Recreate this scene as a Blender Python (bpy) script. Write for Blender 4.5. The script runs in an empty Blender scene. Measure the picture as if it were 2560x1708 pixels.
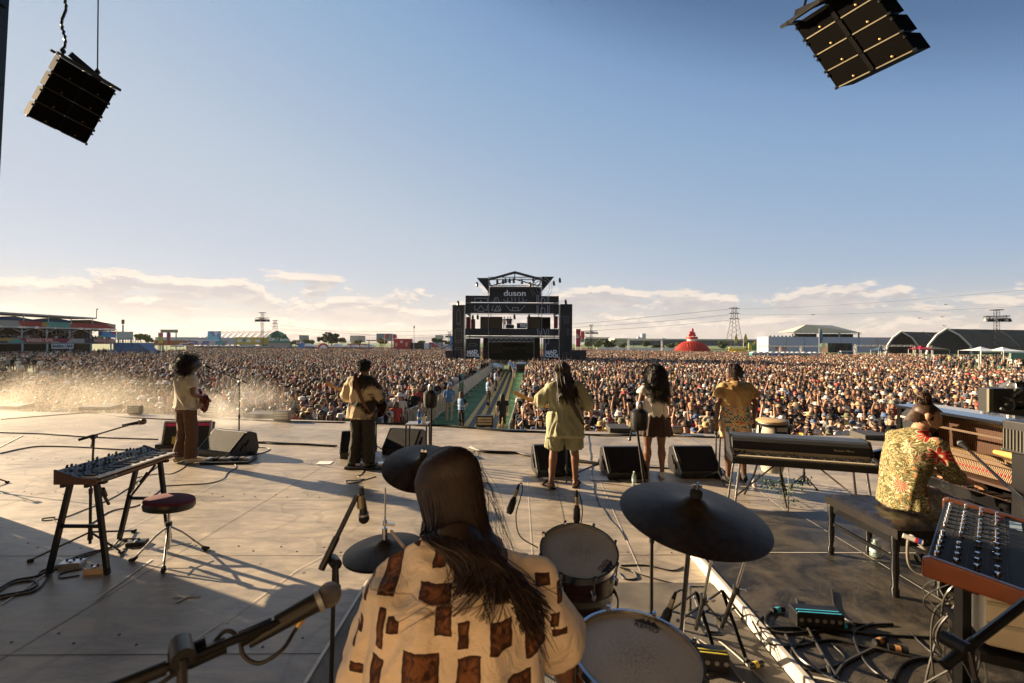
import bpy, math, random
import numpy as np
from mathutils import Vector, Matrix, noise as mnoise
random.seed(7); rng = np.random.default_rng(7)
sc = bpy.context.scene; COL = sc.collection
R = math.radians
def V(*a): return Vector(a[0] if len(a) == 1 else a)
# ------------------------------------------------------------------ camera
CAM = Vector((0, 0, 2.0)); F = 1138.0; ROLL = R(0.35); PITCH = R(0.2)
cd = bpy.data.cameras.new('camera'); cam = bpy.data.objects.new('camera', cd); COL.objects.link(cam); sc.camera = cam
cd.sensor_width = 36; cd.lens = 16; cd.clip_end = 20000; cd.clip_start = 0.05
cd.dof.use_dof = True; cd.dof.focus_distance = 7.5; cd.dof.aperture_fstop = 4.0
_f = Vector((0, math.cos(PITCH), math.sin(PITCH))); _r = Vector((math.cos(ROLL), 0, math.sin(ROLL)))
_u = _r.cross(_f).normalized(); _r = _f.cross(_u).normalized()
cam.matrix_world = Matrix(((_r.x, _u.x, -_f.x, 0), (_r.y, _u.y, -_f.y, 0), (_r.z, _u.z, -_f.z, 2.0), (0, 0, 0, 1)))
def ray(px, py): return _r * ((px - 1280) / F) + _u * ((854 - py) / F) + _f
def at(px, py, Y):            # the point seen at that place of the photo, Y metres ahead
 d = ray(px, py); return CAM + d * (Y / d.y)
def on(px, py, z=0.0):        # the point of the level z seen there
 d = ray(px, py); return CAM + d * ((z - 2.0) / d.z)
# ------------------------------------------------------------------ sun and sky
SAZ = R(24); SEL = R(17.5)
sdir = Vector((-math.cos(SEL) * math.cos(SAZ), math.cos(SEL) * math.sin(SAZ), math.sin(SEL)))
sl = bpy.data.lights.new('sun', 'SUN'); so = bpy.data.objects.new('sun', sl); COL.objects.link(so)
sl.energy = 5.0; sl.angle = R(0.53); sl.color = (1.0, 0.76, 0.49)
so.rotation_euler = sdir.to_track_quat('Z', 'Y').to_euler(); so.location = (-20, 10, 12)
sc.view_settings.view_transform = 'Standard'; sc.view_settings.look = 'None'
sc.view_settings.exposure = 1.62; sc.view_settings.gamma = 1
w = bpy.data.worlds.new('World'); sc.world = w; w.use_nodes = True
N = w.node_tree.nodes; L = w.node_tree.links
for n in list(N): N.remove(n)
def nd(t, **k):
 n = N.new(t)
 for a, b in k.items(): setattr(n, a, b)
 return n
def wm(op, a, b=None, c=None, clamp=False):
 n = nd('ShaderNodeMath', operation=op, use_clamp=clamp)
 for i, x in enumerate((a, b, c)):
  if x is None: continue
  if isinstance(x, (int, float)): n.inputs[i].default_value = x
  else: L.new(x, n.inputs[i])
 return n.outputs[0]
sky = nd('ShaderNodeTexSky', sky_type='NISHITA', sun_disc=False, sun_elevation=SEL, sun_rotation=math.atan2(sdir.x, sdir.y),
         altitude=650, air_density=1.0, dust_density=0.25, ozone_density=1.6)
tc = nd('ShaderNodeTexCoord'); sep = nd('ShaderNodeSeparateXYZ'); L.new(tc.outputs['Generated'], sep.inputs[0])
az = wm('ARCTAN2', sep.outputs[0], sep.outputs[1]); el = wm('ARCSINE', sep.outputs[2])
def cnoise(sx, sy, off, det, rough, dist=0.0, woff=0.0):
 cb = nd('ShaderNodeCombineXYZ'); L.new(wm('MULTIPLY', az, sx), cb.inputs[0])
 L.new(wm('MULTIPLY', wm('ADD', el, woff), sy), cb.inputs[1]); cb.inputs[2].default_value = off
 n = nd('ShaderNodeTexNoise'); n.inputs['Scale'].default_value = 1; n.inputs['Detail'].default_value = det
 n.inputs['Roughness'].default_value = rough; n.inputs['Distortion'].default_value = dist
 L.new(cb.outputs[0], n.inputs['Vector']); return n.outputs['Fac']
def ss(x, a, b):
 n = nd('ShaderNodeMapRange', interpolation_type='SMOOTHSTEP'); L.new(x, n.inputs[0])
 n.inputs[1].default_value = a; n.inputs[2].default_value = b; return n.outputs[0]
def dens(woff):               # cumulus bank low over the horizon, flat strata beneath it
 n1 = cnoise(9, 26, 3.1, 10, 0.62, 0.3, woff); n2 = cnoise(2.0, 1.5, 9.7, 2, 0.5, 0, woff)
 e = wm('ADD', el, woff)
 top = wm('ADD', wm('ADD', 0.030, wm('MULTIPLY', az, -0.012)), wm('MULTIPLY', n2, 0.20))
 gate = wm('SUBTRACT', 1.0, ss(wm('SUBTRACT', e, top), -0.030, 0.022))
 return wm('MULTIPLY', ss(wm('ADD', n1, wm('MULTIPLY', wm('SUBTRACT', gate, 1), 0.22)), 0.435, 0.505), ss(gate, 0.0, 0.3))
d0 = dens(0.0); d1 = dens(0.013)
lit = wm('SUBTRACT', 1.0, wm('MULTIPLY', d1, 0.95), clamp=True)
lit = wm('ADD', wm('MULTIPLY', lit, 0.8), wm('MULTIPLY', ss(cnoise(16, 60, 31.0, 6, 0.6, 0.4), 0.42, 0.65), 0.35), clamp=True)
ccol = nd('ShaderNodeMix', data_type='RGBA'); L.new(lit, ccol.inputs['Factor'])
ccol.inputs['A'].default_value = (2.35, 2.42, 2.7, 1); ccol.inputs['B'].default_value = (4.9, 4.35, 3.85, 1)
thin = cnoise(3.0, 45, 21.0, 6, 0.62, 0.4)
thinm = wm('MULTIPLY', ss(thin, 0.47, 0.66), wm('SUBTRACT', 1.0, ss(el, 0.03, 0.13)))
cov = wm('MULTIPLY', wm('MAXIMUM', wm('MULTIPLY', d0, 0.92), wm('MULTIPLY', thinm, 0.4)), ss(el, 0.0, 0.03))
tt = wm('ADD', wm('MULTIPLY', el, 1.3), wm('MULTIPLY', az, 0.42), clamp=True)
rp = nd('ShaderNodeValToRGB'); L.new(tt, rp.inputs['Fac']); c_ = rp.color_ramp; c_.interpolation = 'B_SPLINE'
for i, (ps, co) in enumerate(((0, (.61, .715, .88)), (.2, (.60, .73, .87)), (.32, (.52, .66, .86)), (.45, (.43, .61, .84)), (.6, (.35, .55, .82)), (.80, (.25, .46, .79)), (.93, (.08, .20, .42)))):
 e_ = c_.elements[i] if i < 2 else c_.elements.new(ps); e_.position = ps; e_.color = (*co, 1)
sc4 = nd('ShaderNodeVectorMath', operation='SCALE'); L.new(rp.outputs['Color'], sc4.inputs[0]); sc4.inputs['Scale'].default_value = 4.0
hz = nd('ShaderNodeMix', data_type='RGBA'); L.new(wm('SUBTRACT', 1.0, ss(el, -0.02, 0.16)), hz.inputs['Factor']); L.new(sc4.outputs[0], hz.inputs['A']); hz.inputs['B'].default_value = (2.6, 2.55, 2.5, 1)
veil = nd('ShaderNodeMix', data_type='RGBA'); veil.inputs['Factor'].default_value = 0.94
L.new(sky.outputs[0], veil.inputs['A']); L.new(hz.outputs['Result'], veil.inputs['B'])
mx = nd('ShaderNodeMix', data_type='RGBA'); L.new(cov, mx.inputs['Factor']); L.new(veil.outputs['Result'], mx.inputs['A']); L.new(ccol.outputs['Result'], mx.inputs['B'])
bg = nd('ShaderNodeBackground'); bg.inputs['Strength'].default_value = 0.062; L.new(mx.outputs['Result'], bg.inputs[0])
wo = nd('ShaderNodeOutputWorld'); L.new(bg.outputs[0], wo.inputs[0])
# ------------------------------------------------------------------ materials
_mats = {}
def M(name, col, rough=0.6, metal=0.0, var=0.12, scale=6.0, bump=0.0, bscale=60.0, spec=0.5, col2=None, coat=0.0, trans=0.0, alpha=1.0, emit=None, co='Object'):
 if name in _mats: return _mats[name]
 m = bpy.data.materials.new(name); m.use_nodes = True; _mats[name] = m
 nt = m.node_tree; p = nt.nodes['Principled BSDF']
 p.inputs['Roughness'].default_value = rough; p.inputs['Metallic'].default_value = metal
 p.inputs['Specular IOR Level'].default_value = spec; p.inputs['Coat Weight'].default_value = coat
 p.inputs['Transmission Weight'].default_value = trans; p.inputs['Alpha'].default_value = alpha
 if emit: p.inputs['Emission Color'].default_value = (*emit[:3], 1); p.inputs['Emission Strength'].default_value = emit[3]
 t = nt.nodes.new('ShaderNodeTexCoord')
 n = nt.nodes.new('ShaderNodeTexNoise'); n.inputs['Scale'].default_value = scale; n.inputs['Detail'].default_value = 5
 nt.links.new(t.outputs[co], n.inputs['Vector'])
 r = nt.nodes.new('ShaderNodeMapRange'); r.inputs[1].default_value = 0.32; r.inputs[2].default_value = 0.68
 nt.links.new(n.outputs['Fac'], r.inputs[0])
 mix = nt.nodes.new('ShaderNodeMix'); mix.data_type = 'RGBA'; nt.links.new(r.outputs[0], mix.inputs['Factor'])
 c2 = col2 if col2 else tuple(min(1, c * (1 + var)) for c in col); c1 = col if col2 else tuple(c * (1 - var) for c in col)
 mix.inputs['A'].default_value = (*c1, 1); mix.inputs['B'].default_value = (*c2, 1)
 nt.links.new(mix.outputs['Result'], p.inputs['Base Color'])
 if bump:
  n2 = nt.nodes.new('ShaderNodeTexNoise'); n2.inputs['Scale'].default_value = bscale; n2.inputs['Detail'].default_value = 3
  nt.links.new(t.outputs[co], n2.inputs['Vector'])
  b = nt.nodes.new('ShaderNodeBump'); b.inputs['Strength'].default_value = bump; b.inputs['Distance'].default_value = 0.01
  nt.links.new(n2.outputs['Fac'], b.inputs['Height']); nt.links.new(b.outputs[0], p.inputs['Normal'])
 return m
def MK(name, build):          # custom material: build(nodes, links, principled, add-node helper)
 if name in _mats: return _mats[name]
 m = bpy.data.materials.new(name); m.use_nodes = True; _mats[name] = m
 nt = m.node_tree
 def a(t, ins=None, **k):
  n = nt.nodes.new(t)
  for x, y in k.items(): setattr(n, x, y)
  for x, y in (ins or {}).items():
   if hasattr(y, 'is_output') or hasattr(y, 'links'): nt.links.new(y, n.inputs[x])
   else: n.inputs[x].default_value = y
  return n
 build(a, nt.links, nt.nodes['Principled BSDF']); return m
# ------------------------------------------------------------------ mesh building
def frame(t, up=None):
 t = t.normalized(); up = up or Vector((0, 0, 1))
 if abs(t.dot(up)) > 0.98: up = Vector((0, 1, 0)) if abs(t.y) < 0.9 else Vector((1, 0, 0))
 s = t.cross(up).normalized(); return s, s.cross(t).normalized()
class MB:
 def __init__(s): s.v = []; s.f = []; s.mi = []; s.T = None; s.m = 0
 def add(s, vs, fs):
  o = len(s.v)
  s.v += [tuple(s.T @ Vector(p)) for p in vs] if s.T is not None else [tuple(p) for p in vs]
  s.f += [tuple(i + o for i in f) for f in fs]; s.mi += [s.m] * len(fs); return s
 def box(s, c, d, rot=None):
  M3 = Matrix.Rotation(rot, 3, 'Z') if isinstance(rot, (int, float)) else (rot or Matrix.Identity(3))
  c = Vector(c)
  vs = [c + M3 @ Vector((x * d[0] / 2, y * d[1] / 2, z * d[2] / 2)) for z in (-1, 1) for y in (-1, 1) for x in (-1, 1)]
  return s.add(vs, [(0, 2, 3, 1), (4, 5, 7, 6), (0, 1, 5, 4), (2, 6, 7, 3), (0, 4, 6, 2), (1, 3, 7, 5)])
 def beam(s, a, b, w, h=None, up=None):
  a = Vector(a); b = Vector(b); sx, u = frame(b - a, up); h = h or w
  vs = [p + sx * (i * w / 2) + u * (j * h / 2) for p in (a, b) for i, j in ((-1, -1), (1, -1), (1, 1), (-1, 1))]
  return s.add(vs, [(3, 2, 1, 0), (4, 5, 6, 7), (0, 1, 5, 4), (1, 2, 6, 5), (2, 3, 7, 6), (3, 0, 4, 7)])
 def rings(s, rs, n, cap=True):
  fs = []; k = len(rs)
  for i in range(k - 1):
   for j in range(n):
    a = i * n + j; b = i * n + (j + 1) % n; fs.append((a, b, b + n, a + n))
  if cap: fs.append(tuple(range(n))[::-1]); fs.append(tuple((k - 1) * n + j for j in range(n)))
  return s.add([p for r in rs for p in r], fs)
 def cyl(s, a, b, ra, rb=None, n=10, cap=True):
  a = Vector(a); b = Vector(b); rb = ra if rb is None else rb; sx, u = frame(b - a)
  c = [(math.cos(2 * math.pi * j / n), math.sin(2 * math.pi * j / n)) for j in range(n)]
  return s.rings([[p + sx * x * r - u * y * r for x, y in c][::-1] for p, r in ((a, ra), (b, rb))], n, cap)
 def loft(s, secs, n=14, side=None, cap=True):   # secs: (centre, r_side, r_other); side: hint for the first radius axis
  P = [Vector(q[0]) for q in secs]; rs = []; sv = Vector(side) if side else None
  for i, q in enumerate(secs):
   t = (P[min(i + 1, len(P) - 1)] - P[max(i - 1, 0)])
   if t.length < 1e-6: t = Vector((0, 0, 1))
   t.normalize()
   if sv is None: sv = frame(t)[0]
   x = (sv - t * sv.dot(t)); x = x.normalized() if x.length > 1e-4 else frame(t)[0]
   if not side: sv = x
   y = t.cross(x); rb = q[2] if len(q) > 2 else q[1]
   rs.append([P[i] + x * math.cos(2 * math.pi * j / n) * q[1] + y * math.sin(2 * math.pi * j / n) * rb for j in range(n)])
  return s.rings(rs, n, cap)
 def tube(s, pts, r, n=6, cap=True):
  rr = r if isinstance(r, (list, tuple)) else [r] * len(pts)
  return s.loft([(p, q, q) for p, q in zip(pts, rr)], n, None, cap)
 def sph(s, c, r, n=12, rot=None):
  r = (r, r, r) if isinstance(r, (int, float)) else r; c = Vector(c); k = max(4, n // 2)
  M3 = Matrix.Rotation(rot, 3, 'Z') if isinstance(rot, (int, float)) else (rot or Matrix.Identity(3))
  rs = []
  for i in range(1, k):
   th = math.pi * i / k
   rs.append([c + M3 @ Vector((r[0] * math.sin(th) * math.cos(2 * math.pi * j / n), r[1] * math.sin(th) * math.sin(2 * math.pi * j / n), -r[2] * math.cos(th))) for j in range(n)])
  o = len(rs) * n
  vs = [p for q in rs for p in q] + [c + M3 @ Vector((0, 0, -r[2])), c + M3 @ Vector((0, 0, r[2]))]; fs = []
  for i in range(len(rs) - 1):
   for j in range(n):
    a = i * n + j; b = i * n + (j + 1) % n; fs.append((a, b, b + n, a + n))
  for j in range(n):
   fs.append((o, (j + 1) % n, j)); fs.append((o + 1, (len(rs) - 1) * n + j, (len(rs) - 1) * n + (j + 1) % n))
  return s.add(vs, fs)
 def lathe(s, c, prof, n=28, rot=None, cap=True):
  M3 = rot or Matrix.Identity(3); c = Vector(c)
  return s.rings([[c + M3 @ Vector((r * math.cos(2 * math.pi * j / n), r * math.sin(2 * math.pi * j / n), z)) for j in range(n)] for r, z in prof], n, cap)
 def prism(s, poly, o, ax, ay, ext):             # 2-D outline in the plane (ax, ay) at o, extruded by ext
  o = Vector(o); ax = Vector(ax); ay = Vector(ay); e = Vector(ext); n = len(poly)
  a = [o + ax * x + ay * y for x, y in poly]; b = [p + e for p in a]
  ar = sum(poly[i][0] * poly[(i + 1) % n][1] - poly[(i + 1) % n][0] * poly[i][1] for i in range(n))
  if (ar > 0) == (ax.cross(ay).dot(e) > 0): a, b = b, a
  return s.add(a + b, [tuple(range(n)), tuple(range(2 * n - 1, n - 1, -1))] + [(i + n, (i + 1) % n + n, (i + 1) % n, i) for i in range(n)])
 def truss(s, a, b, w, step=None, r=0.025, n=4):
  a = Vector(a); b = Vector(b); t = b - a; ln = t.length; sx, u = frame(t); step = step or w
  cs = [sx * i * w / 2 + u * j * w / 2 for i, j in ((-1, -1), (1, -1), (1, 1), (-1, 1))]
  for c in cs: s.cyl(a + c, b + c, r, n=n)
  k = max(1, round(ln / step))
  for i in range(k):
   p = a + t * (i / k); q = a + t * ((i + 1) / k)
   for j in range(4):
    c0, c1 = cs[j], cs[(j + 1) % 4]
    s.cyl(p + (c0 if i % 2 else c1), q + (c1 if i % 2 else c0), r * 0.6, n=3); s.cyl(p + c0, p + c1, r * 0.6, n=3)
  return s
 def mesh(s, name, mats, smooth=True, ang=40):
  me = bpy.data.meshes.new(name); me.from_pydata(s.v, [], s.f)
  for m in (mats if isinstance(mats, (list, tuple)) else [mats]): me.materials.append(m)
  if any(s.mi): me.polygons.foreach_set('material_index', s.mi)
  if smooth: me.shade_smooth(); me.set_sharp_from_angle(angle=R(ang))
  me.update(); return me
 def build(s, name, mats, parent=None, smooth=True, bevel=0, ang=40, **tg):
  o = link(name, s.mesh(name, mats, smooth, ang), parent)
  if bevel:
   b = o.modifiers.new('bevel', 'BEVEL'); b.width = bevel; b.segments = 2; b.limit_method = 'ANGLE'; b.angle_limit = R(50)
  if tg: tag(o, **tg)
  return o
def link(name, me, parent=None):
 o = bpy.data.objects.new(name, me); COL.objects.link(o)
 if parent: o.parent = parent
 return o
def tag(o, label=None, cat=None, group=None, kind=None):
 for k, x in (('label', label), ('category', cat), ('group', group), ('kind', kind)):
  if x: o[k] = x
 return o
def thing(name, label, cat, loc=(0, 0, 0), rz=0.0, group=None):
 o = bpy.data.objects.new(name, None); COL.objects.link(o); o.empty_display_size = 0.1
 o.location = loc; o.rotation_euler = (0, 0, rz); return tag(o, label, cat, group)
def dup(src, loc=None, rz=None, label=None):
 r = src.copy(); COL.objects.link(r)
 if loc is not None: r.location = loc
 if rz is not None: r.rotation_euler = (0, 0, rz)
 if label: r['label'] = label
 for ch in src.children:
  c = ch.copy(); COL.objects.link(c); c.parent = r
  for g in ch.children: d = g.copy(); COL.objects.link(d); d.parent = c
 return r
def fuse(mb, voxel, smooth=6, wrinkle=0.0, wsc=9.0, seed=0, wz=0.45, fac=0.6):     # one continuous skin over overlapping lofts
 me = mb.mesh('tmp', M('skin_deep', (0.13, 0.065, 0.04)), False); o = bpy.data.objects.new('tmp', me); COL.objects.link(o)
 md = o.modifiers.new('r', 'REMESH'); md.mode = 'VOXEL'; md.voxel_size = voxel
 sm = o.modifiers.new('s', 'SMOOTH'); sm.factor = fac; sm.iterations = smooth
 bpy.context.view_layer.update(); dg = bpy.context.evaluated_depsgraph_get()
 out = bpy.data.meshes.new_from_object(o.evaluated_get(dg)); bpy.data.objects.remove(o); bpy.data.meshes.remove(me)
 if wrinkle:
  k = len(out.vertices); co = np.empty(k * 3); no = np.empty(k * 3); out.vertices.foreach_get('co', co); out.vertices.foreach_get('normal', no)
  co = co.reshape(-1, 3); no = no.reshape(-1, 3); d = np.empty(k)
  for i in range(k):
   p = co[i]; q = Vector((p[0] * wsc + seed, p[1] * wsc, p[2] * wsc * wz))
   a = mnoise.noise(q + mnoise.noise_vector(q * 0.6) * 0.9); b = mnoise.noise(q * 2.7 + Vector((5, 3, seed)))
   d[i] = (1 - 2.6 * abs(a)) * 0.7 + b * 0.35
  co += no * (d * wrinkle)[:, None]; out.vertices.foreach_set('co', co.ravel()); out.update()
 out.shade_smooth(); return out
def obj(name, me, mat, parent=None):
 me.materials.clear()
 for m in (mat if isinstance(mat, (list, tuple)) else [mat]): me.materials.append(m)
 return link(name, me, parent)
def text(name, body, mat, size, loc, rot, parent=None, ext=0.004, align='CENTER', sx=1.0, shear=0.0, bold=0.0, space=1.0):
 cu = bpy.data.curves.new(name, 'FONT'); cu.body = body; cu.size = size; cu.extrude = ext; cu.align_x = align; cu.align_y = 'CENTER'
 cu.shear = shear; cu.offset = bold; cu.space_character = space; cu.resolution_u = 3
 t = bpy.data.objects.new('tmp', cu); COL.objects.link(t); bpy.context.view_layer.update()
 me = bpy.data.meshes.new_from_object(t.evaluated_get(bpy.context.evaluated_depsgraph_get()))
 bpy.data.objects.remove(t); bpy.data.curves.remove(cu)
 Mx = Matrix.Translation(loc) @ rot.to_4x4() @ Matrix.Diagonal((sx, 1, 1, 1)); me.transform(Mx)
 me.materials.clear(); me.materials.append(mat); return link(name, me, parent)
FACE = Matrix.Rotation(R(90), 3, 'X')        # lettering upright, read from the -Y side
# common paints
BLK = M('black_paint', (0.012, 0.012, 0.013), 0.42, var=0.3); BLKM = M('black_metal', (0.02, 0.02, 0.021), 0.3, 0.4, var=0.3)
RUB = M('rubber', (0.012, 0.012, 0.012), 0.75); CHR = M('chrome', (0.62, 0.62, 0.64), 0.16, 1.0, var=0.08)
ALU = M('aluminium', (0.55, 0.55, 0.56), 0.38, 0.85, var=0.12); GALV = M('galvanised', (0.36, 0.37, 0.38), 0.5, 0.6, var=0.2)
WHT = M('white_paint', (0.72, 0.71, 0.68), 0.55); CREAM = M('cream_plastic', (0.72, 0.62, 0.42), 0.4)
CABLE = M('cable_rubber', (0.014, 0.014, 0.015), 0.5, var=0.3)
# ================================================================== SETTING
GZ = -1.9
def gb(a, lk, p):
 t = a('ShaderNodeTexCoord'); n1 = a('ShaderNodeTexNoise', {'Vector': t.outputs['Object'], 'Scale': 0.06, 'Detail': 6.0}); n2 = a('ShaderNodeTexNoise', {'Vector': t.outputs['Object'], 'Scale': 3.0, 'Detail': 8.0})
 c1 = a('ShaderNodeMix', {'Factor': n2.outputs['Fac'], 'A': (0.045, 0.10, 0.022, 1), 'B': (0.13, 0.22, 0.06, 1)}, data_type='RGBA')
 r = a('ShaderNodeMapRange', {0: n1.outputs['Fac'], 1: 0.52, 2: 0.66})
 c2 = a('ShaderNodeMix', {'Factor': r.outputs[0], 'A': c1.outputs['Result'], 'B': (0.19, 0.17, 0.08, 1)}, data_type='RGBA')
 lk.new(c2.outputs['Result'], p.inputs['Base Color']); p.inputs['Roughness'].default_value = 0.9
 b = a('ShaderNodeBump', {'Height': n2.outputs['Fac'], 'Strength': 0.5, 'Distance': 0.05}); lk.new(b.outputs[0], p.inputs['Normal'])
g = MB(); S = 9000
g.add([(-S, -300, GZ), (S, -300, GZ), (S, S, GZ), (-S, S, GZ)], [(0, 1, 2, 3)])
g.build('ground', MK('grass_field', gb), smooth=False, kind='structure')
# far mountains
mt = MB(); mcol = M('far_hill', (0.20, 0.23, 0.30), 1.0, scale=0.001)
for (Y, hh, px0, px1, sd) in ((5200, 150, -300, 2900, 1.0), (7600, 300, 500, 1500, 4.0)):
 pts = []
 for i in range(161):
  px = px0 + (px1 - px0) * i / 160; x = (px - 1280) / F * Y
  e = min(1, i / 20, (160 - i) / 20) if hh == 300 else 1
  pts.append((x, hh * e * (0.25 + 0.75 * abs(mnoise.noise(Vector((px * 0.006 + sd, sd, 0))) + 0.35 * mnoise.noise(Vector((px * 0.02, sd, 3)))) * 1.3)))
 poly_t = [(x, Y, h + GZ) for x, h in pts]; poly_b = [(x, Y - 1300, GZ + 0.5) for x, h in pts]; poly_k = [(x, Y + 900, GZ + 0.5) for x, h in pts]
 n = len(pts); mt.add(poly_b + poly_t + poly_k, [(i, i + 1, i + 1 + n, i + n) for i in range(n - 1)] + [(i + n, i + 1 + n, i + 1 + 2 * n, i + 2 * n) for i in range(n - 1)])
mt.build('hills', mcol, kind='structure')
# stage floor: front edge follows the photo
EDGE = [on(-420, 1028), on(0, 1028), on(400, 1036), on(700, 1048), on(900, 1055), on(1285, 1073), on(1500, 1079), on(1900, 1088), on(2180, 1090), on(3200, 1110)]
EDGE[0].x = -17; EDGE[-1].x = 15
def edge_y(x):
 for a, b in zip(EDGE, EDGE[1:]):
  if a.x <= x <= b.x: return a.y + (b.y - a.y) * (x - a.x) / (b.x - a.x)
 return EDGE[0].y if x < EDGE[0].x else EDGE[-1].y
def fb(a, lk, p):
 t = a('ShaderNodeTexCoord'); o = t.outputs['Object']
 n1 = a('ShaderNodeTexNoise', {'Vector': o, 'Scale': 0.7, 'Detail': 9.0, 'Roughness': 0.65})
 mp = a('ShaderNodeMapping', {'Vector': o, 'Scale': (1.2, 5.0, 1), 'Rotation': (0, 0, R(35))})
 n2 = a('ShaderNodeTexNoise', {'Vector': mp.outputs[0], 'Scale': 1.6, 'Detail': 8.0, 'Roughness': 0.7, 'Distortion': 0.8})
 n3 = a('ShaderNodeTexNoise', {'Vector': o, 'Scale': 90.0, 'Detail': 2.0})
 mu = a('ShaderNodeMath', {0: n1.outputs['Fac'], 1: n2.outputs['Fac']}, operation='ADD')
 r = a('ShaderNodeMapRange', {0: mu.outputs[0], 1: 0.72, 2: 1.25})
 c = a('ShaderNodeMix', {'Factor': r.outputs[0], 'A': (0.145, 0.122, 0.092, 1), 'B': (0.52, 0.435, 0.32, 1)}, data_type='RGBA')
 v = a('ShaderNodeTexVoronoi', {'Vector': o, 'Scale': 1.9, 'Randomness': 1.0}); sp = a('ShaderNodeMath', {0: v.outputs['Distance'], 1: 0.03}, operation='LESS_THAN')
 c2 = a('ShaderNodeMix', {'Factor': sp.outputs[0], 'A': c.outputs['Result'], 'B': (0.06, 0.055, 0.05, 1)}, data_type='RGBA')
 gm = a('ShaderNodeMapping', {'Vector': o, 'Rotation': (0, 0, R(-7))}); w1 = a('ShaderNodeTexNoise', {'Vector': gm.outputs[0], 'Scale': 0.35, 'Detail': 3.0})
 sw = a('ShaderNodeMath', {0: w1.outputs['Fac'], 1: 46.0}, operation='MULTIPLY'); sn = a('ShaderNodeMath', {0: sw.outputs[0]}, operation='SINE')
 s2 = a('ShaderNodeMath', {0: sn.outputs[0], 1: 0.985}, operation='GREATER_THAN'); s3 = a('ShaderNodeMath', {0: s2.outputs[0], 1: 0.25}, operation='MULTIPLY')
 c3 = a('ShaderNodeMix', {'Factor': s3.outputs[0], 'A': c2.outputs['Result'], 'B': (0.10, 0.09, 0.075, 1)}, data_type='RGBA')
 for k, (sx, rz) in enumerate(((60, 20), (45, -50), (70, 75))):
  m_ = a('ShaderNodeMapping', {'Vector': o, 'Scale': (sx, 1.3, 1), 'Rotation': (0, 0, R(rz))}); q = a('ShaderNodeTexNoise', {'Vector': m_.outputs[0], 'Scale': 1.0, 'Detail': 2.0, 'Distortion': .4}); q = a('ShaderNodeMapRange', {0: q.outputs['Fac'], 1: .70, 2: .76, 3: 0.0, 4: .30})
  c3 = a('ShaderNodeMix', {'Factor': q.outputs[0], 'A': c3.outputs['Result'], 'B': (.55, .48, .38, 1) if k < 2 else (.05, .045, .04, 1)}, data_type='RGBA')
 lk.new(c3.outputs['Result'], p.inputs['Base Color']); p.inputs['Specular IOR Level'].default_value = 0.8
 rr = a('ShaderNodeMapRange', {0: n2.outputs['Fac'], 3: 0.33, 4: 0.55}); lk.new(rr.outputs[0], p.inputs['Roughness'])
 wv = a('ShaderNodeTexNoise', {'Vector': o, 'Scale': 2.6, 'Detail': 3.0})
 ad = a('ShaderNodeMath', {0: n3.outputs['Fac'], 1: 0.14}, operation='MULTIPLY'); ae = a('ShaderNodeMath', {0: ad.outputs[0], 1: wv.outputs['Fac']}, operation='ADD')
 b = a('ShaderNodeBump', {'Height': ae.outputs[0], 'Strength': 0.35, 'Distance': 0.02}); lk.new(b.outputs[0], p.inputs['Normal'])
FLOOR = MK('stage_floor_skin', fb)
fl = MB(); fl.prism([(-17, -4)] + [(15, -4)] + [(p.x, p.y) for p in reversed(EDGE)], (0, 0, -0.12), (1, 0, 0), (0, 1, 0), (0, 0, 0.12))
stage = fl.build('stage_floor', FLOOR, smooth=False, kind='structure')
sk = MB()
for a_, b_ in zip(EDGE, EDGE[1:]):
 sk.add([(a_.x, a_.y - 0.06, GZ), (b_.x, b_.y - 0.06, GZ), (b_.x, b_.y - 0.06, -0.12), (a_.x, a_.y - 0.06, -0.12)], [(0, 1, 2, 3)])
sk.build('stage_skirt', M('stage_skirt_cloth', (0.01, 0.01, 0.01), 0.9), smooth=False, kind='structure')
# tape and seam lines between the sheets of the floor
sm = MB(); sd = MB()
def strip(mb, a, b, w, z):
 a = Vector((a[0], a[1], z)); b = Vector((b[0], b[1], z)); s = (b - a).cross(Vector((0, 0, 1))).normalized() * w / 2
 mb.add([a - s, b - s, b + s, a + s], [(0, 1, 2, 3)])
seam_y = [1.6, 3.0, 4.35, 5.85, 7.5, 9.1, 10.4]
for y in seam_y: strip(sd, (-16, y - 0.02 * 16), (13, y + 0.02 * 13 - 0.1), 0.006, 0.003)
for x in (-12.2, -9.3, -6.4, -3.35, 0.35, 3.4, 6.5): strip(sd, (x, -2), (x + 0.035 * (edge_y(x) + 2), edge_y(x) - 0.1), 0.006, 0.0035)
for q in (((0.15, 1.0), (0.235, 6.6)), ((0.0, 4.2), (0.6, 4.25))): strip(sm, *q, 0.006, 0.005)
for (ax, ay, bx, by, w) in ((1690, 1092, 1740, 1125, .012), (1500, 1205, 1600, 1430, .007), (1880, 1215, 2020, 1320, .012), (1990, 1176, 2150, 1255, .010),
  (5, 1512, 160, 1405, .02), (160, 1405, 590, 1185, .006), (240, 1500, 380, 1400, .022), (560, 1560, 745, 1425, .008), (745, 1425, 830, 1380, .006), (330, 1708, 550, 1560, .012)):
 a_ = on(ax, ay); b_ = on(bx, by); strip(sm, a_, b_, w, 0.006)
sw_ = MB()
for y in seam_y:
 for i in range(64):
  x = -14 + i * .42; yy = y - .02 * x
  if yy < edge_y(x) - .3: sw_.cyl((x, yy + .05, 0), (x, yy + .05, .004), .009, n=6); sw_.cyl((x + .2, yy - .05, 0), (x + .2, yy - .05, .004), .009, n=6)
sw_.build('floor_screws', M('screw_dark', (0.05, 0.045, 0.04), 0.5), smooth=False, kind='structure')
sd.build('floor_seams', M('seam_dark', (0.05, 0.045, 0.04), 0.9), smooth=False, kind='structure')
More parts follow.
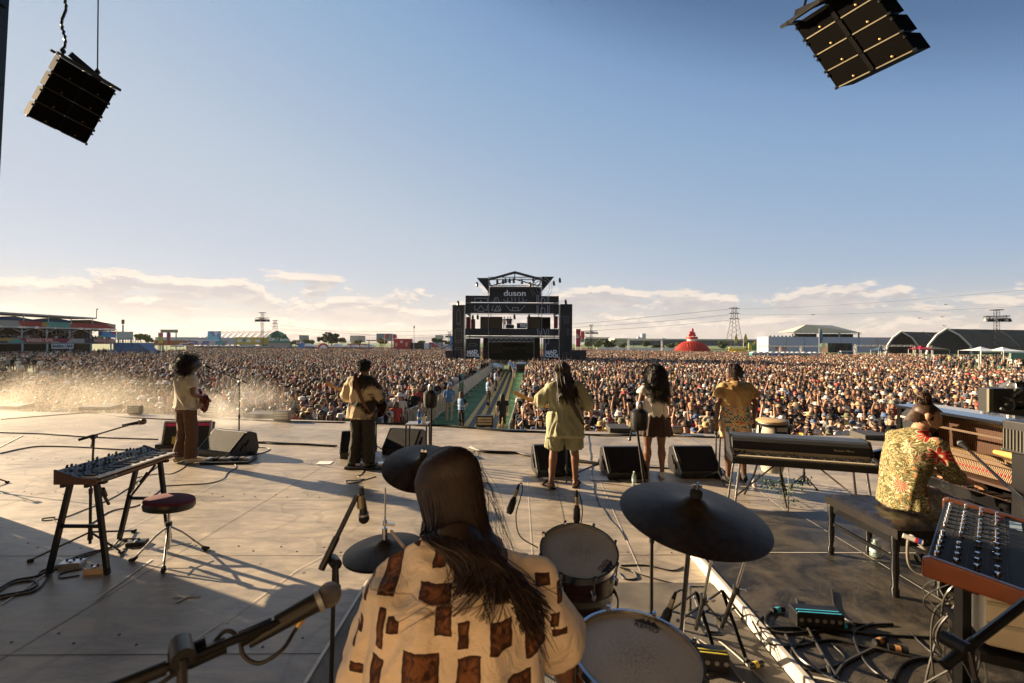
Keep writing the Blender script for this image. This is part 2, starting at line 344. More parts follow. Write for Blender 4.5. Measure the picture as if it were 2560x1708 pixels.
sm.build('floor_tape_lines', M('tape_pale', (0.62, 0.6, 0.55), 0.6), smooth=False, kind='structure')
tp = MB()
for c, ang, ln in (((467, 1493), 0.1, 0.20), ((462, 1496), 1.3, 0.14)):
 p = on(*c); tp.box((p.x, p.y, 0.0075 + ang * 0.0005), (ln, 0.03, 0.0012), ang)
tag(tp.build('tape_cross', M('white_tape', (0.45, 0.42, 0.36), 0.7), smooth=False), 'white tape cross stuck on the floor right of the round stool', 'tape mark')
# drum riser (flush mat) and the piano platform on the right with its white edge
def mb2(a, lk, p):
 t = a('ShaderNodeTexCoord'); o = t.outputs['Object']
 n1 = a('ShaderNodeTexNoise', {'Vector': o, 'Scale': 2.2, 'Detail': 10.0, 'Roughness': 0.72, 'Distortion': 1.2}); n2 = a('ShaderNodeTexNoise', {'Vector': o, 'Scale': 160.0, 'Detail': 2.0})
 r = a('ShaderNodeMapRange', {0: n1.outputs['Fac'], 1: 0.42, 2: 0.68})
 c = a('ShaderNodeMix', {'Factor': r.outputs[0], 'A': (0.016, 0.014, 0.012, 1), 'B': (0.12, 0.10, 0.072, 1)}, data_type='RGBA')
 lk.new(c.outputs['Result'], p.inputs['Base Color']); rr = a('ShaderNodeMapRange', {0: n1.outputs['Fac'], 3: 0.30, 4: 0.6}); lk.new(rr.outputs[0], p.inputs['Roughness'])
 b = a('ShaderNodeBump', {'Height': n2.outputs['Fac'], 'Strength': 0.5, 'Distance': 0.006}); lk.new(b.outputs[0], p.inputs['Normal'])
DMAT = MK('dark_deck_skin', mb2)
PH = 0.09
pl = MB(); pl.box((5.35, 1.62, PH / 2), (7.26, 7.2, PH)); pf = pl.build('piano_platform', DMAT, smooth=False, kind='structure')
e = MB(); e.box((1.70, 2.15, PH / 2 + 0.006), (0.036, 4.25, PH + 0.012)); e.build('platform_edge', M('white_edge', (0.58, 0.54, 0.47), 0.5), smooth=False, bevel=0.004, kind='structure')
e = MB(); strip(e, (1.74, 4.18), (8.8, 4.22), 0.012, PH + 0.004); strip(e, (1.74, 2.62), (4.0, 1.9), 0.02, PH + 0.004); strip(e, (3.2, -1), (3.24, 5.2), 0.008, PH + 0.004)
e.build('platform_seams', M('seam_pale', (0.55, 0.52, 0.46), 0.6), smooth=False, kind='structure')
dm = MB(); dm.box((0.24, 1.2, 0.006), (2.86, 5.2, 0.012)); dm.build('drum_mat', M('drum_mat_skin', (0.07, 0.062, 0.052), 0.5, scale=3, bump=0.8, bscale=220, col2=(0.20, 0.175, 0.14)), smooth=False, kind='structure')
e = MB(); strip(e, (-1.2, -1.4), (-1.19, 3.8), 0.022, 0.0165); e.build('drum_mat_edge', M('edge_strip', (0.7, 0.68, 0.62), 0.5), smooth=False, kind='structure')
# stage wing to the left, out of frame: it throws the big shade over the near floor
wg = MB()
wg.box((-9.8, 5.0, 3.6), (0.3, 3.3, 7.4)); wing = tag(wg.build('stage_wing', M('black_scrim', (0.01, 0.01, 0.011), 0.95), smooth=False), 'tall black side wing of the stage, beside the left floor', 'stage wing')
rf = MB(); rf.box((-1, 3.4, 12.2), (30, 16, 0.5)); tag(rf.build('stage_roof', M('roof_black', (0.02, 0.02, 0.022), 0.9), smooth=False), 'dark stage roof above the drummer and the camera', 'roof')
bk = MB(); bk.box((-.7, -1.5, 1.6), (3.8, 0.1, 3.2)); tag(bk.build('bounce_panel', M('bounce_cream', (0.78, 0.61, 0.42), 0.95), smooth=False), 'added cream bounce panel, out of view right behind the drummer and the camera', 'screen')  # added out of view: throws warm sunlight back onto the drummer's shirt
bk = MB(); bk.box((-1, -4.4, 6), (30, 0.2, 12.5)); tag(bk.build('rear_drape', M('drape_black', (0.012, 0.012, 0.014), 0.95), smooth=False), 'black drape closing the rear of the stage', 'drape')
rw = MB(); rw.box((13, 1, 5), (0.3, 8, 10)); tag(rw.build('stage_wing', M('black_scrim', (0.01, 0.01, 0.011), 0.95), smooth=False), 'tall black side wing of the stage, beyond the piano', 'stage wing')
# left roof leg: lattice tower skinned with dark perforated ladder panels
rt = thing('roof_tower', 'dark lattice roof tower at the far left edge of the stage', 'truss tower', (-6.09, 5.3, 0))
t1 = MB(); T0 = Vector((0, 0, 0)); T1 = Vector((0.42, 0, 12))
lean = lambda z: Vector((0.043 * (z - 3.65), 0, z))
for dx, dy in ((0, 0), (-0.9, 0), (0, -0.9), (-0.9, -0.9)): t1.beam(lean(0) + V(dx, dy, 0), lean(13) + V(dx, dy, 0), 0.09)
t1.build('frame', BLKM, rt, smooth=False)
t2 = MB()
for i in range(60):
 z = 0.15 + i * 0.21
 t2.box(lean(z) + V(-0.5, -0.02, 0), (0.92, 0.03, 0.045)); t2.box(lean(z) + V(-0.02, -0.45, 0), (0.03, 0.9, 0.045))
for k in range(6): t2.beam(lean(0) + V(-0.12 - 0.15 * k, -0.03, 0), lean(13) + V(-0.12 - 0.15 * k, -0.03, 0), 0.03, 0.05)
t2.build('lattice', M('tower_brown', (0.05, 0.035, 0.025), 0.6), rt, smooth=False)
for i in range(14): t3 = MB(); t3.box(lean(0.5 + i * 0.9) + V(0.03, -0.03, 0), (0.08, 0.08, 0.05)); t3.build('clamp', BLKM, rt, smooth=False)
# ================================================================== CROWD
def RM(name, attr, stops, rough=0.8):       # colour picked per instance
 def b(a, lk, p):
  t = a('ShaderNodeAttribute', attribute_type='INSTANCER', attribute_name=attr); r = a('ShaderNodeValToRGB', {'Fac': t.outputs['Fac']}); cr = r.color_ramp; cr.interpolation = 'CONSTANT'
  tot = sum(q[0] for q in stops); x = 0
  for i, (wt, c) in enumerate(stops):
   e = cr.elements[i] if i < 2 else cr.elements.new(min(x, 1)); e.position = x; e.color = (*c, 1); x += wt / tot
  lk.new(r.outputs['Color'], p.inputs['Base Color']); p.inputs['Roughness'].default_value = rough
 return MK(name, b)
SK = [(3, (0.40, 0.22, 0.14)), (2, (0.50, 0.30, 0.20)), (3, (0.30, 0.155, 0.095)), (1, (0.24, 0.12, 0.07))]
SHC = [(15, (0.012, 0.011, 0.011)), (3.6, (0.66, 0.61, 0.53)), (2, (0.05, 0.05, 0.06)), (2, (0.28, 0.26, 0.24)), (0.7, (0.08, 0.12, 0.20)), (0.8, (0.45, 0.06, 0.05)),
       (0.9, (0.55, 0.42, 0.30)), (0.7, (0.12, 0.26, 0.20)), (0.5, (0.62, 0.30, 0.30)), (0.35, (0.72, 0.60, 0.16)), (0.3, (0.30, 0.34, 0.38)), (0.5, (0.16, 0.10, 0.07))]
HRC = [(5, (0.014, 0.010, 0.008)), (4, (0.045, 0.024, 0.014)), (2, (0.11, 0.06, 0.03)), (0.8, (0.34, 0.22, 0.10))]
HTC = [(4, (0.02, 0.02, 0.022)), (2.2, (0.66, 0.61, 0.53)), (2, (0.42, 0.31, 0.17)), (0.9, (0.07, 0.10, 0.17)), (0.8, (0.45, 0.07, 0.06)), (0.8, (0.24, 0.25, 0.18))]
mSk, mSh, mHr, mHt = RM('crowd_skin', 'r1', SK, 0.6), RM('crowd_shirt', 'r2', SHC, 0.9), RM('crowd_hair', 'r3', HRC, 0.75), RM('crowd_hat', 'r4', HTC, 0.85)
mTr = RM('crowd_trousers', 'r5', [(4, (0.015, 0.015, 0.02)), (2, (0.07, 0.10, 0.17)), (1, (0.45, 0.40, 0.32)), (1, (0.16, 0.13, 0.10))], 0.9)
mDk = M('sunglass', (0.008, 0.008, 0.01), 0.2)
# a spectator faces -Y (towards the stage); pieces below are shared by the near people and the mass behind them
def p_head(m, n=12):
 m.loft([((0, 0.01, 1.44), .055, .055), ((0, 0.005, 1.50), .052, .055), ((0, -0.01, 1.525), .056, .07), ((0, -0.012, 1.56), .068, .085), ((0, 0, 1.615), .076, .096), ((0, 0.005, 1.67), .074, .094), ((0, 0.008, 1.71), .05, .065), ((0, 0.008, 1.724), .02, .03)], n, (1, 0, 0))
 m.loft([((0, -0.085, 1.625), .008, .008), ((0, -0.108, 1.590), .014, .012), ((0, -0.088, 1.582), .012, .008)], 6, (1, 0, 0))
 for s in (-1, 1): m.sph((s * .077, 0.01, 1.61), (.010, .02, .03), 6)
ARM = {'down': ((.20, 0.02, 1.39), (.25, 0.03, 1.12), (.23, -0.08, .88)), 'up': ((.19, 0.0, 1.41), (.30, -0.10, 1.62), (.24, -0.16, 1.90)), 'high': ((.18, 0, 1.43), (.24, -0.04, 1.73), (.20, -.05, 2.0)),
       'phone': ((.20, 0, 1.38), (.25, -0.18, 1.30), (.07, -0.34, 1.58)), 'fold': ((.20, 0, 1.38), (.26, -0.10, 1.14), (.03, -0.22, 1.18)), 'rail': ((.20, 0, 1.38), (.25, -0.20, 1.20), (.10, -0.42, 1.12))}
def p_arm(m, s, pose, n=8):
 a, b, c = [V(p[0] * s, p[1], p[2]) for p in ARM[pose]]; t = (c - b).normalized()
 m.loft([(a + V(-.04 * s, 0, .0), .05), (a, .05), (a.lerp(b, .5), .042), (b, .038), (b.lerp(c, .35), .037), (c, .024), (c + t * .05, .032, .02), (c + t * .10, .03, .016)], n)
 sx, u = frame(t)
 for i in range(4):
  q = c + t * .09 + sx * (i - 1.5) * .017
  m.tube([q, q + t * .035 + u * .004, q + t * (.062 + (.006 if i in (1, 2) else 0)) - u * .014 * s], .0085, 5)
 q = c + t * .04 + sx * .03 * s; m.tube([q, q + sx * .022 * s + t * .022, q + sx * .028 * s + t * .05], .01, 5)
def p_legskin(m, n=8):
 for s in (-1, 1): m.loft([((s * .09, 0, .9), .085), ((s * .10, 0, .5), .055), ((s * .10, .02, .35), .056), ((s * .10, .01, .09), .036), ((s * .10, -.06, .03), .04, .03), ((s * .10, -.15, .02), .03, .018)], n, (1, 0, 0))
def p_torso(m, g=0.0, n=12, hem=.88):
 m.loft([((0, 0, hem), .165 + g, .11 + g), ((0, 0, 1.02), .150 + g, .10 + g), ((0, -.01, 1.18), .165 + g, .115 + g), ((0, 0, 1.32), .19 + g, .115 + g), ((0, .01, 1.40), .175 + g, .085 + g), ((0, .01, 1.455), .075 + g, .06 + g)], n, (1, 0, 0))
def p_sleeve(m, s, pose, n=8, ln=.62):
 a, b, c = [V(p[0] * s, p[1], p[2]) for p in ARM[pose]]
 m.loft([(a + V(-.06 * s, 0, .0), .07), (a + V(0, 0, .012), .066), (a.lerp(b, ln), .060)], n)
def p_trousers(m, n=8):
 m.loft([((0, 0, .95), .155, .11), ((0, 0, .86), .17, .12), ((0, 0, .80), .165, .115)], 10, (1, 0, 0))
 for s in (-1, 1): m.loft([((s * .085, 0, .86), .09, .10), ((s * .10, 0, .5), .065), ((s * .10, .01, .06), .05)], n, (1, 0, 0))
def noisy(m, k0, amp, sc_, sd=0):
 for i in range(k0, len(m.v)):
  p = Vector(m.v[i]); m.v[i] = tuple(p + mnoise.noise_vector(p * sc_ + V(sd, sd, 0)) * amp)
def h_short(m, n=12, sd=0):
 k = len(m.v); m.loft([((0, .075, 1.53), .035, .01), ((0, .052, 1.57), .068, .05), ((0, .032, 1.62), .084, .078), ((0, .012, 1.67), .085, .098), ((0, .0, 1.715), .07, .085), ((0, .0, 1.74), .035, .045)], n, (1, 0, 0)); noisy(m, k, .012, 22, sd)
def h_long(m, n=12, sd=0):
 h_short(m, n, sd); k = len(m.v)
 m.loft([((0, .05, 1.70), .06, .05), ((0, .06, 1.60), .095, .05), ((0, .07, 1.48), .10, .045), ((0, .08, 1.36), .10, .035), ((0, .09, 1.24), .06, .02)], n, (1, 0, 0))
 for s in (-1, 1): m.loft([((s * .05, -.02, 1.70), .03, .05), ((s * .086, 0, 1.60), .018, .05), ((s * .092, -.01, 1.47), .024, .045), ((s * .095, -.06, 1.32), .024, .02)], 8, (1, 0, 0))
 noisy(m, k, .014, 20, sd)
def h_curly(m, n=12, sd=0):
 k = len(m.v); m.sph((0, .035, 1.67), (.135, .125, .115), n + 4); noisy(m, k, .03, 26, sd); h_short(m, n, sd + 3)
def h_bun(m, n=12, sd=0): h_short(m, n, sd); m.sph((0, .06, 1.77), .045, 8)
def t_cap(m, n=12):
 m.loft([((0, .01, 1.655), .084, .102), ((0, .01, 1.69), .083, .10), ((0, .01, 1.73), .06, .07), ((0, .01, 1.745), .02, .025)], n, (1, 0, 0))
 m.loft([((0, -.07, 1.668), .06, .006), ((0, -.12, 1.665), .055, .006), ((0, -.155, 1.655), .03, .005)], 8, (1, 0, 0))
def t_hat(m, n=14): m.lathe((0, .005, 0), [(.10, 1.66), (.175, 1.645), (.17, 1.655), (.10, 1.675), (.088, 1.74), (.07, 1.765), (.02, 1.77)], n)
def t_bucket(m, n=12): m.lathe((0, .005, 0), [(.095, 1.665), (.125, 1.625), (.13, 1.635), (.098, 1.68), (.085, 1.74), (.02, 1.75)], n)
def t_glasses(m):
 m.loft([((-.07, -.06, 1.635), .012, .010), ((-.05, -.094, 1.634), .019, .008), ((-.012, -.104, 1.636), .012, .007), ((.012, -.104, 1.636), .012, .007), ((.05, -.094, 1.634), .019, .008), ((.07, -.06, 1.635), .012, .010)], 6, (0, 0, 1))
HAIRS = {'short dark hair': h_short, 'long hair': h_long, 'curly hair': h_curly, 'a hair bun': h_bun}; HATS = {'a cap': t_cap, 'a brimmed sun hat': t_hat, 'a bucket hat': t_bucket}
# --- mass of people beyond the near rows
vcol = bpy.data.collections.new('spectator_kinds')
combos = [('down', 'down', h_short, None, 1), ('down', 'up', h_long, None, 0), ('fold', 'down', h_short, t_cap, 1), ('phone', 'down', h_curly, None, 0), ('down', 'down', h_long, None, 1), ('phone', 'phone', h_short, None, 0),
          ('down', 'fold', h_short, t_hat, 1), ('high', 'down', h_short, None, 1), ('fold', 'fold', h_bun, None, 0), ('down', 'down', h_short, t_bucket, 1), ('up', 'up', h_long, None, 1), ('down', 'down', h_short, None, 0)]
for i, (pa, pb, hr, ht, gl) in enumerate(combos):
 m = MB(); m.m = 0; p_head(m, 10); p_arm(m, 1, pa, 6); p_arm(m, -1, pb, 6); p_legskin(m, 6); m.m = 1; p_torso(m, .012, 10); p_sleeve(m, 1, pa, 6); p_sleeve(m, -1, pb, 6)
 m.m = 2; hr(m, 10, i * 3.3)
 if ht: m.m = 3; ht(m, 12)
 m.m = 4; p_trousers(m, 6)
 if gl: m.m = 5; t_glasses(m)
 vo = bpy.data.objects.new('spectator_%s' % 'abcdefghijkl'[i], m.mesh('spectator', [mSk, mSh, mHr, mHt, mTr, mDk], True, 60)); vcol.objects.link(vo)
Lx = lambda y: -3.9 + .035 * (y - 22); Rx = lambda y: 0.1 + .048 * (y - 21.5)
ROWS = 6; front = lambda x: edge_y(x) + (2.0 if x < 0 else 1.9)
FOHX, FOHY = 0.05, 64.0
def free(x, y):
 if y < front(max(-16.5, min(14.5, x))) + ROWS * .62: return False
 if y < 66 and Lx(y) - .35 < x < Rx(y) + .35: return False
 if abs(x - FOHX) < 9.3 and 62.5 < y < 80: return False
 px = 1280 + x / y * F
 if px < -90 or px > 2650: return False
 if y > 118 and px < 470: return False
 if px > 1880 and y > 122: return False
 if px > 1600 and y > 150: return False
 return y < 205
pts = []
def scatter(y0, y1, den, ok=lambda x, y: True):
 y = y0
 dy = 1 / math.sqrt(den)
 while y < y1:
  half = y * 1.22 + 2; k = int(2 * half / dy)
  for i in range(k):
   x = -half + 2 * half * i / k + random.uniform(-.38, .38) * dy; yy = y + random.uniform(-.38, .38) * dy
   if free(x, yy) and ok(x, yy): pts.append((x, yy))
  y += dy
def okl(x, y):            # thinner at the far sides, bare turf patches left and right
 px = 1280 + x / y * F; n = mnoise.noise(Vector((x * .07, y * .05, 2)))
 if px < 420 and y > 48: return random.random() < max(0.05, (.55 + n - (y - 48) / 130) * (.35 + px / 600))
 if px < 170 and y > 28: return random.random() < (.06 if 34 < y < 62 and px < 110 else .5 + n)
 if px > 2290 and y > 42: return random.random() < (.05 if px > 2310 and 44 < y < 92 else .30 + n * .5)
 return True
scatter(11.5, 45, 3.5, okl); scatter(45, 80, 2.6, okl); scatter(80, 205, 1.1, okl)
me = bpy.data.meshes.new('crowd'); zs = [GZ] * len(pts); BA = at(0, 850, 90); BB = at(288, 852, 110); BD = (BB - BA); BD.z = 0; BL_ = BD.length; BD.normalize(); BN = V(BD.y, -BD.x, 0)   # the two-storey bar stand at the left
for i in range(330): u = random.uniform(-14, BL_); q = V(BA.x, BA.y, 0) + BD * u - BN * random.uniform(.5, 6) ** 1.0; pts.append((q.x, q.y)); zs.append(GZ + 3.25)
for i in range(150): u = random.uniform(-14, BL_ - 2); q = V(BA.x, BA.y, 0) + BD * u - BN * random.uniform(.6, 4); pts.append((q.x, q.y)); zs.append(GZ + 6.1)
for i in range(160): u = random.uniform(-14, BL_); q = V(BA.x, BA.y, 0) + BD * u + BN * random.uniform(-4, 1.5); pts.append((q.x, q.y)); zs.append(GZ)
me.from_pydata([(x, y, z) for (x, y), z in zip(pts, zs)], [], [])
n = len(pts)
def attr(nm, vals, typ='FLOAT'):
 a_ = me.attributes.new(nm, typ, 'POINT'); a_.data.foreach_set('vector' if typ == 'FLOAT_VECTOR' else 'value', np.asarray(vals, dtype=np.int32 if typ == 'INT' else np.float32).ravel())
for k in range(1, 6): attr('r%d' % k, rng.random(n))
rot = np.zeros((n, 3)); P_ = np.array(pts)
rot[:, 2] = -np.arctan2(P_[:, 0] * .75, P_[:, 1]) + rng.normal(0, .28, n)
rot[:, 0] = rng.normal(0, .03, n); rot[:, 1] = rng.normal(0, .03, n)
attr('rot', rot, 'FLOAT_VECTOR'); attr('scl', rng.uniform(.92, 1.08, n)); attr('vi', rng.choice(12, n, p=[.13, .018, .13, .055, .16, .04, .11, .01, .10, .11, .007, .13]), 'INT')
crowd = link('crowd', me); tag(crowd, 'dense festival crowd filling the field behind the front rows', 'crowd', kind='stuff')
ng = bpy.data.node_groups.new('crowd_nodes', 'GeometryNodeTree'); ng.interface.new_socket('Geometry', in_out='INPUT', socket_type='NodeSocketGeometry'); ng.interface.new_socket('Geometry', in_out='OUTPUT', socket_type='NodeSocketGeometry')
gi = ng.nodes.new('NodeGroupInput'); go = ng.nodes.new('NodeGroupOutput'); mp_ = ng.nodes.new('GeometryNodeMeshToPoints'); ip = ng.nodes.new('GeometryNodeInstanceOnPoints'); ci = ng.nodes.new('GeometryNodeCollectionInfo')
ci.inputs['Collection'].default_value = vcol; ci.inputs['Separate Children'].default_value = True; ci.inputs['Reset Children'].default_value = True
def na(nm, ty):
 q = ng.nodes.new('GeometryNodeInputNamedAttribute'); q.data_type = ty; q.inputs['Name'].default_value = nm; return q.outputs['Attribute']
ng.links.new(gi.outputs[0], mp_.inputs['Mesh']); ng.links.new(mp_.outputs[0], ip.inputs['Points']); ng.links.new(ci.outputs[0], ip.inputs['Instance']); ip.inputs['Pick Instance'].default_value = True
ng.links.new(na('vi', 'INT'), ip.inputs['Instance Index']); ng.links.new(na('rot', 'FLOAT_VECTOR'), ip.inputs['Rotation']); ng.links.new(na('scl', 'FLOAT'), ip.inputs['Scale']); ng.links.new(ip.outputs[0], go.inputs[0])
gm_ = crowd.modifiers.new('crowd', 'NODES'); gm_.node_group = ng
print('crowd', n)
# --- the near rows: people one by one
def fm(nm, c, r=.85): return M('near_' + nm.replace(' ', '_'), c, r, scale=14, var=.18)
skins = [fm('skin_fair', (0.56, 0.34, 0.23), .55), fm('skin_tan', (0.48, 0.28, 0.18), .55), fm('skin_dark', (0.26, 0.14, 0.08), .5)]
hairm = [('dark', fm('hair_dark', (0.015, 0.011, 0.009), .6)), ('brown', fm('hair_brown', (0.06, 0.032, 0.018), .6)), ('fair', fm('hair_fair', (0.32, 0.21, 0.10), .6))]
shirts = [('black', (0.014, 0.014, 0.016), 8), ('white', (0.72, 0.70, 0.66), 5), ('grey', (0.25, 0.25, 0.25), 2), ('navy', (0.03, 0.045, 0.10), 2), ('red', (0.45, 0.05, 0.04), 1), ('blue', (0.10, 0.22, 0.42), 1.4), ('beige', (0.50, 0.40, 0.28), 1), ('green', (0.08, 0.22, 0.13), 1), ('pink', (0.62, 0.28, 0.30), .7), ('yellow', (0.70, 0.55, 0.12), .5)]
shm = {a: fm('shirt_' + a, c) for a, c, _ in shirts}; hats_c = [('black', (0.02, 0.02, 0.02)), ('white', (0.70, 0.68, 0.63)), ('straw', (0.52, 0.38, 0.18)), ('blue', (0.08, 0.15, 0.30)), ('olive', (0.16, 0.16, 0.09))]
htm = {a: fm('hat_' + a, c) for a, c in hats_c}; trm = [fm('jeans', (0.06, 0.09, 0.16)), fm('trousers_black', (0.015, 0.015, 0.018)), fm('shorts_sand', (0.42, 0.36, 0.27))]
PP = {'down': ('down', 'down', 'arms down'), 'up': ('up', 'down', 'one hand raised'), 'phone': ('phone', 'phone', 'phone held up'), 'fold': ('fold', 'fold', 'arms folded'), 'rail': ('rail', 'rail', 'arms forward'), 'high': ('high', 'high', 'both arms raised')}
bodies = {}; shirtme = {}
for k, (pa, pb, _) in PP.items():
 m = MB(); p_head(m); p_torso(m, -.004); p_arm(m, 1, pa); p_arm(m, -1, pb); p_legskin(m)
 m.loft([((0, 0, .8), .13, .09), ((0, 0, .9), .15, .10)], 10, (1, 0, 0)); bodies[k] = fuse(m, .0125, 2)
 m = MB(); p_torso(m, .014, 14); p_sleeve(m, 1, pa); p_sleeve(m, -1, pb); shirtme[k] = fuse(m, .016, 2, .006, 12, 2.0)
m = MB(); p_trousers(m, 10); trme = fuse(m, .016, 2)
hme = {}
for a, f_ in HAIRS.items(): m = MB(); f_(m, 14, 1.0); hme[a] = m.mesh('hair', hairm[0][1], True, 60)
for a, f_ in HATS.items(): m = MB(); f_(m); hme[a] = m.mesh('hat', htm['black'], True, 60)
m = MB(); t_glasses(m); glme = m.mesh('sunglasses', mDk)
m = MB(); m.box((0, -.40, 1.66), (.15, .008, .075)); phme = m.mesh('phone', M('phone_black', (.01, .01, .012), .2))
for q in list(bodies.values()) + list(shirtme.values()) + [trme]: q.materials.clear(); q.materials.append(skins[0])
ORD = ['first', 'second', 'third', 'fourth', 'fifth', 'sixth', 'seventh', 'eighth', 'ninth', 'tenth', 'eleventh', 'twelfth', 'thirteenth', 'fourteenth', 'fifteenth', 'sixteenth', 'seventeenth', 'eighteenth', 'nineteenth', 'twentieth']
ORD += ['twenty-' + o for o in ORD[:9]] + ['thirtieth'] + ['thirty-' + o for o in ORD[:9]]
def chld(nm, me_, par, mat):
 o = link(nm, me_, par); o.material_slots[0].link = 'OBJECT'; o.material_slots[0].material = mat; return o
rs = random.Random(11)
def person(x, y, rz, scl, label_at, pose=None, group=None, z=GZ, shirt=None, head=None, hatc=None):
 k = pose or rs.choices(list(PP), [9, 3, 4, 3, 2, 1.3])[0]; sh = shirt or rs.choices([s_[0] for s_ in shirts], [s_[2] for s_ in shirts])[0]
 b = link('person', bodies[k]); b.material_slots[0].link = 'OBJECT'; b.material_slots[0].material = rs.choices(skins, [5, 4, 1])[0]
 b.location = (x, y, z); b.rotation_euler = (0, 0, rz); b.scale = (scl,) * 3
 chld('shirt', shirtme[k], b, shm[sh]); chld('trousers', trme, b, rs.choice(trm))
 hs = rs.choices(list(HAIRS), [6, 4, 1.6, 1])[0]; hm = rs.choices(hairm, [6, 4, 1])[0]
 ht = head if head is not None else (rs.choice(list(HATS)) if rs.random() < .36 else '')
 if ht:
  hc = hatc or ('straw' if ht == 'a brimmed sun hat' and rs.random() < .6 else rs.choice(['black', 'white', 'blue', 'olive']))
  chld('hair', hme['short dark hair' if hs == 'curly hair' else hs], b, hm[1]); chld('hat', hme[ht], b, htm[hc]); hd = '%s %s' % (hc, ht[2:])
 else: chld('hair', hme[hs], b, hm[1]); hd = {'short dark hair': 'short %s hair' % hm[0], 'long hair': 'long %s hair' % hm[0], 'curly hair': 'curly %s hair' % hm[0], 'a hair bun': '%s hair bun' % hm[0]}[hs]
 if rs.random() < .55: link('sunglasses', glme, b)
 tag(b, ('person in %s shirt and %s, %s' % (sh, hd, label_at)), 'person', group)
 if k == 'phone':
  ph = link('phone', phme); ph.location = (x, y, z); ph.rotation_euler = (0, 0, rz); ph.scale = (scl,) * 3
  tag(ph, 'dark phone held up by the person %s' % label_at, 'phone', 'phones held up in the near rows')
 return b
for row in range(ROWS):
 for side in (-1, 1):
  x = (Lx(15) - .45 if side < 0 else Rx(15) + 1.35); i = 0
  if side > 0: x = {0: 1.0, 1: .8, 2: .6, 3: .5, 4: .4, 5: .35}[row]
  while i < 39:
   y = front(max(-16.5, min(14.5, x))) + row * .62 + rs.uniform(-.12, .12)
   if abs(x) / y > 1.17: break
   ps = None
   if row == 0 and rs.random() < .55: ps = 'rail'
   person(x + rs.uniform(-.07, .07), y, -math.atan2(x * .55, y) + rs.gauss(0, .22), rs.uniform(.93, 1.06),
                   '%s row %s of aisle, %s out' % (ORD[row], 'left' if side < 0 else 'right', ORD[i]), ps, 'spectators in the near rows')
   x += side * rs.uniform(.50, .62); i += 1
# ================================================================== STAGE GEAR
def cr(pts, k=8):               # Catmull-Rom through points
 P = [Vector(p) for p in pts]; P = [P[0] * 2 - P[1]] + P + [P[-1] * 2 - P[-2]]; out = []
 for i in range(1, len(P) - 2):
  for j in range(k):
   t = j / k; a, b, c, d = P[i - 1:i + 3]
   out.append(0.5 * ((2 * b) + (c - a) * t + (2 * a - 5 * b + 4 * c - d) * t * t + (3 * b - a - 3 * c + d) * t ** 3))
 return out + [P[-2]]
def cable(px, r, label, z=0.0, mat=CABLE, wob=0.012, n=6, cat='cable'):
 pts = [on(a, b, z) + V(0, 0, r + 0.0005) for a, b in px]; q = cr(pts, 9)
 q = [p + V(mnoise.noise(p * 3) * wob * 2, mnoise.noise(p * 3 + V(9, 0, 0)) * wob * 2, 0) for p in q]
 return tag(MB().tube(q, r, n).build('cable', mat), label, cat)
def bundle(px, r, k, label, z=0.0):
 m = MB()
 for i in range(k):
  pts = [on(a, b, z) + V(0, 0, r + 0.0005) for a, b in px]; q = cr(pts, 10)
  q = [p + V(mnoise.noise(p * 1.6 + V(i * 7, 0, 0)) * .09, mnoise.noise(p * 1.6 + V(0, i * 7, 0)) * .09, (i % 2) * r * 1.2) for p in q]; m.tube(q, r, 5)
 o = m.build('cable_bundle', CABLE); tag(o, label, 'cables'); return o
GRILLE = M('speaker_grille', (0.012, 0.011, 0.010), 0.7, bump=.6, bscale=300, spec=.15)
def wedge(px, py, w_, rz, label, z=0.0):
 p = on(px, py, z); t = thing('floor_monitor', label, 'monitor speaker', (p.x, p.y + .25, p.z), rz, 'floor monitors along the stage')
 pr = [(-.27, 0.0), (.25, 0.0), (.29, .10), (.24, .36), (.12, .41), (.05, .41), (-.28, .10)]
 MB().prism(pr, (-w_ / 2, 0, 0), (0, 1, 0), (0, 0, 1), (w_, 0, 0)).build('cabinet', BLK, t, False, .012)
 m = MB(); d = V(0, .33, .31).normalized(); nn = V(0, -.31, .33).normalized()
 c = V(0, -.115, .255) + nn * .008; m.beam(c - d * .205, c + d * .205, w_ - .06, .012, nn); m.build('grille', GRILLE, t, False)
 for s in (-1, 1):
  m = MB()
  for k in range(2): m.beam(V(s * (w_ / 2 + .001), -.10 + .09 * k, .10 + .05 * k), V(s * (w_ / 2 + .001), -.02 + .09 * k, .22 + .05 * k), .006, .035, V(1, 0, 0))
  m.build('port', RUB, t, False)
 m = MB(); m.prism([(-.285, .085), (-.262, .085), (.055, .405), (.045, .42)], (-w_ / 2 - .004, 0, 0), (0, 1, 0), (0, 0, 1), (.008, 0, 0)); m.build('edge_trim', GALV, t, False)
 return t
wedge(548, 1144, .80, R(-20), 'wide dusty floor monitor beside the guitarist with the round dark hair')
wedge(880, 1145, .52, R(14), 'floor monitor partly behind the legs of the man in the tie-dye shirt')
wedge(1003, 1138, .62, R(-12), 'floor monitor under the small table with the blue bottle')
wedge(1383, 1192, .56, R(8), 'floor monitor behind the legs of the man in green')
wedge(1568, 1198, .60, R(4), 'floor monitor at the feet of the woman in the dark skirt')
wedge(1752, 1196, .62, R(2), 'floor monitor left of the electric piano')
